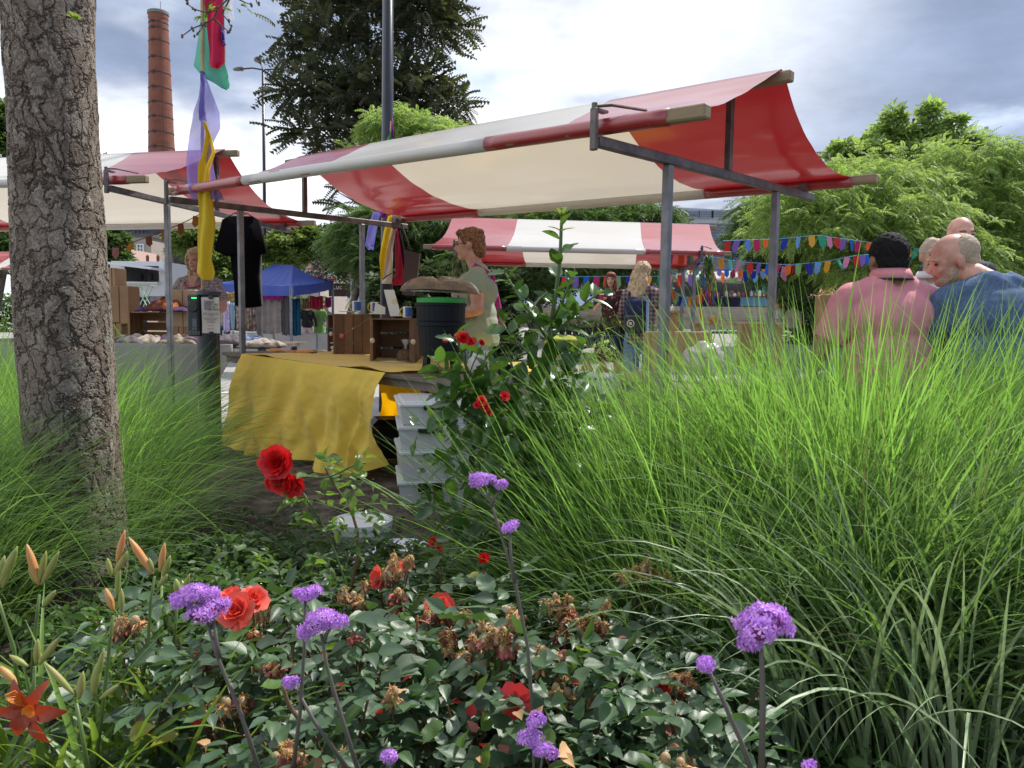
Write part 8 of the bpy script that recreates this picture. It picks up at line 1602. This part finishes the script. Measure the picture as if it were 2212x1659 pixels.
# ------------------------------------------------------------------ daylilies at the lower left
M_dlp = mat('daylily_petal', (.36, .050, .014), .45, island=.2, trans=.25, tcol=(.45, .04, .012), spec=.6); M_dly = mat('daylily_throat', (.85, .30, .02), .5, trans=.3); M_bdg = mat('daylily_bud', (.22, .30, .06), .5, col2=(.34, .30, .10), scale=30); M_bdo = mat('orange_bud', (.62, .24, .08), .5, col2=(.50, .34, .12), scale=25); M_dst = mat('daylily_stem', (.10, .17, .04), .45); L_day = mat('daylily_leaf', (.13, .23, .035), .4, island=.3, island2=(.09, .17, .03), trans=.35, tcol=(.30, .46, .05))
dl = thing('daylily', 'open rust red daylily flower with yellow throat at the lower left', 'daylily', tuple(at(85, 1620, 1.05)), group='daylilies at the lower left')
fc_ = at(72, 1528, 1.02)
fl = None
for k in range(6):
    a = R(-62 + 60 * k); ln = (.054, .050, .052, .048, .052, .044)[k]; wd = .024 if k % 2 else .017
    d = np.array([math.cos(a), -.25, math.sin(a)]); V0, F0 = leaf_tpl(1.0, wd / ln * 1.05, 2, 9, fold=.2, curl=.0, wave=.25); V0[:, 2] += .30 * np.sin(V0[:, 1] * 2.4) - .35 * V0[:, 1] ** 2
    M = frames(d[None], ups=np.array([[0, -1.0, .1]])); V, F = inst(V0 * ln, F0, M, fc_[None]); mi = [1 if (V0[f].mean(axis=0)[1] < .22) else 0 for f in F0]
    o = np_mesh('flower' if fl is None else 'petal', V, F, [M_dlp, M_dly], fl if fl is not None else dl, smooth=True, mi=mi, base=wloc(dl)); fl = fl or o
for k in range(6):
    a = 2.2 + k * .25; g = G(); g.tube([fc_, fc_ + [.012 * math.cos(a), -.02, .014 + .004 * k], fc_ + [.016 * math.cos(a) - .004, -.028, .022 + .002 * k]], .0008, 4); o = obj('stamen', g, M_dly, None); o.parent = fl; o.location = np.array(o.location) - wloc(dl)
def lily_stem(label, stem, buds, y, extra=None):
    t = thing('daylily', label, 'daylily', tuple(at(stem[-1][0], stem[-1][1], y)), group='daylilies at the lower left'); C = np.array([at(a, b, y) for a, b in stem]); g = G(); g.tube(C, np.linspace(.0024, .0036, len(C)), 8); obj('stem', g, M_dst, t, smooth=True)
    for (x0, y0, x1, y1, w_, org) in buds:
        a, b = at(x0, y0, y), at(x1, y1, y); q = np.linspace(0, 1, 9); r = w_ / 2 / FPX * y * np.array([.35, .6, .85, 1, 1, .95, .8, .5, .12]); g = G(); g.tube(a + (b - a) * q[:, None], r, 10); obj('bud', g, M_bdo if org else M_bdg, t, smooth=True)
    return t
lily_stem('daylily stem with a long orange bud and a withered tip near the left edge', [(85, 1285), (80, 1330), (72, 1400), (70, 1470)], [(84, 1262, 58, 1175, 18, 1), (90, 1262, 128, 1190, 15, 0), (84, 1258, 100, 1190, 14, 0), (80, 1262, 62, 1225, 12, 0), (92, 1312, 120, 1275, 14, 0)], 1.25)
lily_stem('daylily stem at the very left edge with green buds', [(-8, 1280), (10, 1340), (30, 1400), (42, 1520)], [(0, 1265, 38, 1180, 20, 0), (-5, 1265, 10, 1200, 16, 0), (5, 1270, 30, 1200, 14, 0)], 1.2)
lily_stem('daylily stem in front of the near trunk with an orange bud and green buds', [(245, 1330), (238, 1380), (228, 1480), (205, 1660)], [(252, 1215, 270, 1145, 14, 1), (248, 1240, 276, 1190, 15, 0), (240, 1245, 232, 1205, 12, 0), (252, 1290, 258, 1215, 12, 0), (245, 1320, 228, 1270, 16, 1), (262, 1320, 262, 1270, 13, 0)], 1.15)
lily_stem('daylily stem right of the near trunk with two long orange buds', [(334, 1245), (325, 1300), (320, 1400), (300, 1500)], [(330, 1240, 278, 1160, 17, 1), (345, 1235, 356, 1172, 14, 1), (352, 1245, 368, 1200, 15, 0), (340, 1270, 362, 1240, 13, 0), (330, 1235, 322, 1205, 10, 0)], 1.3)
lily_stem('daylily stem with pale green buds right of the orange buds', [(385, 1290), (378, 1360), (370, 1440)], [(385, 1285, 380, 1250, 16, 0), (392, 1282, 410, 1240, 11, 0)], 1.35)
lily_stem('daylily stem with green buds above the open flower', [(165, 1520), (180, 1600), (190, 1670)], [(170, 1510, 180, 1450, 17, 0), (160, 1500, 95, 1430, 15, 0), (200, 1500, 215, 1425, 20, 0), (205, 1480, 225, 1400, 14, 0), (215, 1510, 255, 1480, 12, 0)], 1.0)
lily_stem('daylily stem with pale buds behind the open flower', [(75, 1440), (72, 1500), (70, 1560)], [(78, 1435, 82, 1380, 15, 0), (85, 1435, 130, 1375, 16, 0), (60, 1440, 20, 1415, 14, 0), (0, 1440, 38, 1480, 18, 1)], 1.1)
rsd = np.random.RandomState(9)
t = thing('daylily_foliage', 'broad bright green daylily leaves arching at the lower left', 'daylily', (-.72, 1.2, 0))
for i in range(150):
    rt = np.array([[rsd.uniform(-1.0, -.50), rsd.uniform(1.05, 1.5), .08]]); V, F, C = blades(rt, np.array([rsd.uniform(0, 6.28)]), np.array([rsd.uniform(.35, .58)]), np.array([rsd.uniform(.0, .5)]), np.array([rsd.uniform(.8, 2.0)]), np.array([rsd.uniform(.011, .018)]), K=9, p=1.7)
    if np.linalg.norm(C[0] - CAM, axis=1).min() > .5: np_mesh('leaf', V, F, L_day, t, smooth=True)
# ------------------------------------------------------------------ undergrowth behind the roses
L_und = mat('undergrowth_leaf', (.038, .085, .024), .5, island=.4, island2=(.07, .13, .035), trans=.3, tcol=(.14, .26, .04))
def under(name, label, x0, x1, y0, y1, h0, h1, n, ls, m, seed, density_fn=None):
    rs = np.random.RandomState(seed); x = rs.uniform(x0, x1, n); y = rs.uniform(y0, y1, n); hh = h0 + (h1 - h0) * np.array([.5 + .5 * mnoise.noise(Vector((a * 4, b * 4, seed))) for a, b in zip(x, y)]); z = .06 + hh * rs.rand(n) ** .6
    D = np.stack([rs.normal(size=n), rs.normal(size=n) - .3, rs.normal(size=n) * .4 + .25], axis=1); V, F = inst(*leaf_tpl(1.0, .42, 1, 4, fold=.3, curl=.2), frames(D, ups=rs.normal(size=(n, 3)) * .5 + [0, 0, 1]) * (ls * rs.uniform(.6, 1.3, n))[:, None, None], np.stack([x, y, z], axis=1)); return tag(np_mesh(name, V, F, m, smooth=True), label, 'ground cover', kind='stuff')
under('ground_cover', 'low dark green leafy undergrowth between the roses and the stall', -1.25, .3, 1.8, 2.75, .08, .32, 9500, .044, L_und, 31)
under('ground_cover', 'sparse low weeds at the edge of the bare soil', -1.6, -.1, 2.7, 3.7, .0, .10, 1500, .035, L_und, 32)
under('ground_cover', 'dark undergrowth below the front rose bushes', -1.2, .7, .9, 1.9, .05, .30, 7000, .04, L_und, 33)
under('ground_cover', 'leafy undergrowth under the right grasses and holly', .1, 2.4, 1.3, 3.2, .02, .22, 6000, .04, L_und, 34)
def plant(label, px, pyt, pyb, y, n, ls, seed, m=L_rosel):
    rs = np.random.RandomState(seed); t = thing('young_shrub', label, 'shrub', tuple(at(px, pyb, y))); 
    for k in range(3):
        dx = rs.uniform(-22, 22); stalk(t, [(px + dx * 1.3, pyt + abs(dx)), (px + dx * .6, (pyt + pyb) / 2), (px, pyb)], y, .0015, .003, M_rst)
        q = rs.rand(n); P = np.array([at(px + dx * (1.3 - a * 1.2), pyt + abs(dx) + (pyb - pyt) * a, y + rs.normal() * .02) for a in q]); D = rs.normal(size=(n, 3)) + [0, -.2, .3]; place_leaves(P, D, np.full(n, ls) * rs.uniform(.7, 1.2, n), [leaf_tpl(1, .5, 2, 5, fold=.2, curl=.2)], m, t, rs, 60, 'yl' + str(ls), rollv=.4)
plant('small fresh green shrub at the foot of the near trunk', 215, 1315, 1420, 1.9, 16, .036, 1); plant('young shrub left of the first one at the trunk foot', 168, 1335, 1420, 1.9, 12, .036, 2)
for k, (px, pt, y) in enumerate([(560, 1200, 2.2), (620, 1215, 2.1), (690, 1190, 2.2), (480, 1230, 2.1), (410, 1260, 2.0), (760, 1180, 2.3)]): plant('leafy undergrowth shrub in the second row, ' + ['below the left part of the yellow cloth', 'below the red double roses', 'left of the white buckets', 'right of the near trunk', 'close to the near trunk', 'in front of the white buckets'][k], px, pt, pt + 120, y, 22, .040, 10 + k, L_und if k % 2 else L_rosel)
# dry leaf litter on the bare soil
rs = np.random.RandomState(55); n = 1500; P = np.stack([rs.uniform(-2.6, .6, n), rs.uniform(3.0, 5.8, n), np.zeros(n)], axis=1); P[:, 2] = .062 + .05 * np.array([mnoise.noise(Vector((p[0] * 2.1, p[1] * 2.1, 0))) for p in P]); V, F = inst(*leaf_tpl(1, .55, 1, 3, curl=-.25), frames(rs.normal(size=(n, 3)) * [1, 1, .2]) * rs.uniform(.015, .04, n)[:, None, None], P); tag(np_mesh('leaf_litter', V, F, mat('dry_leaf', (.17, .15, .08), .8, island=.5, island2=(.09, .11, .05))), 'dry leaf litter scattered over the bare soil in front of the stall', 'leaves', kind='stuff')
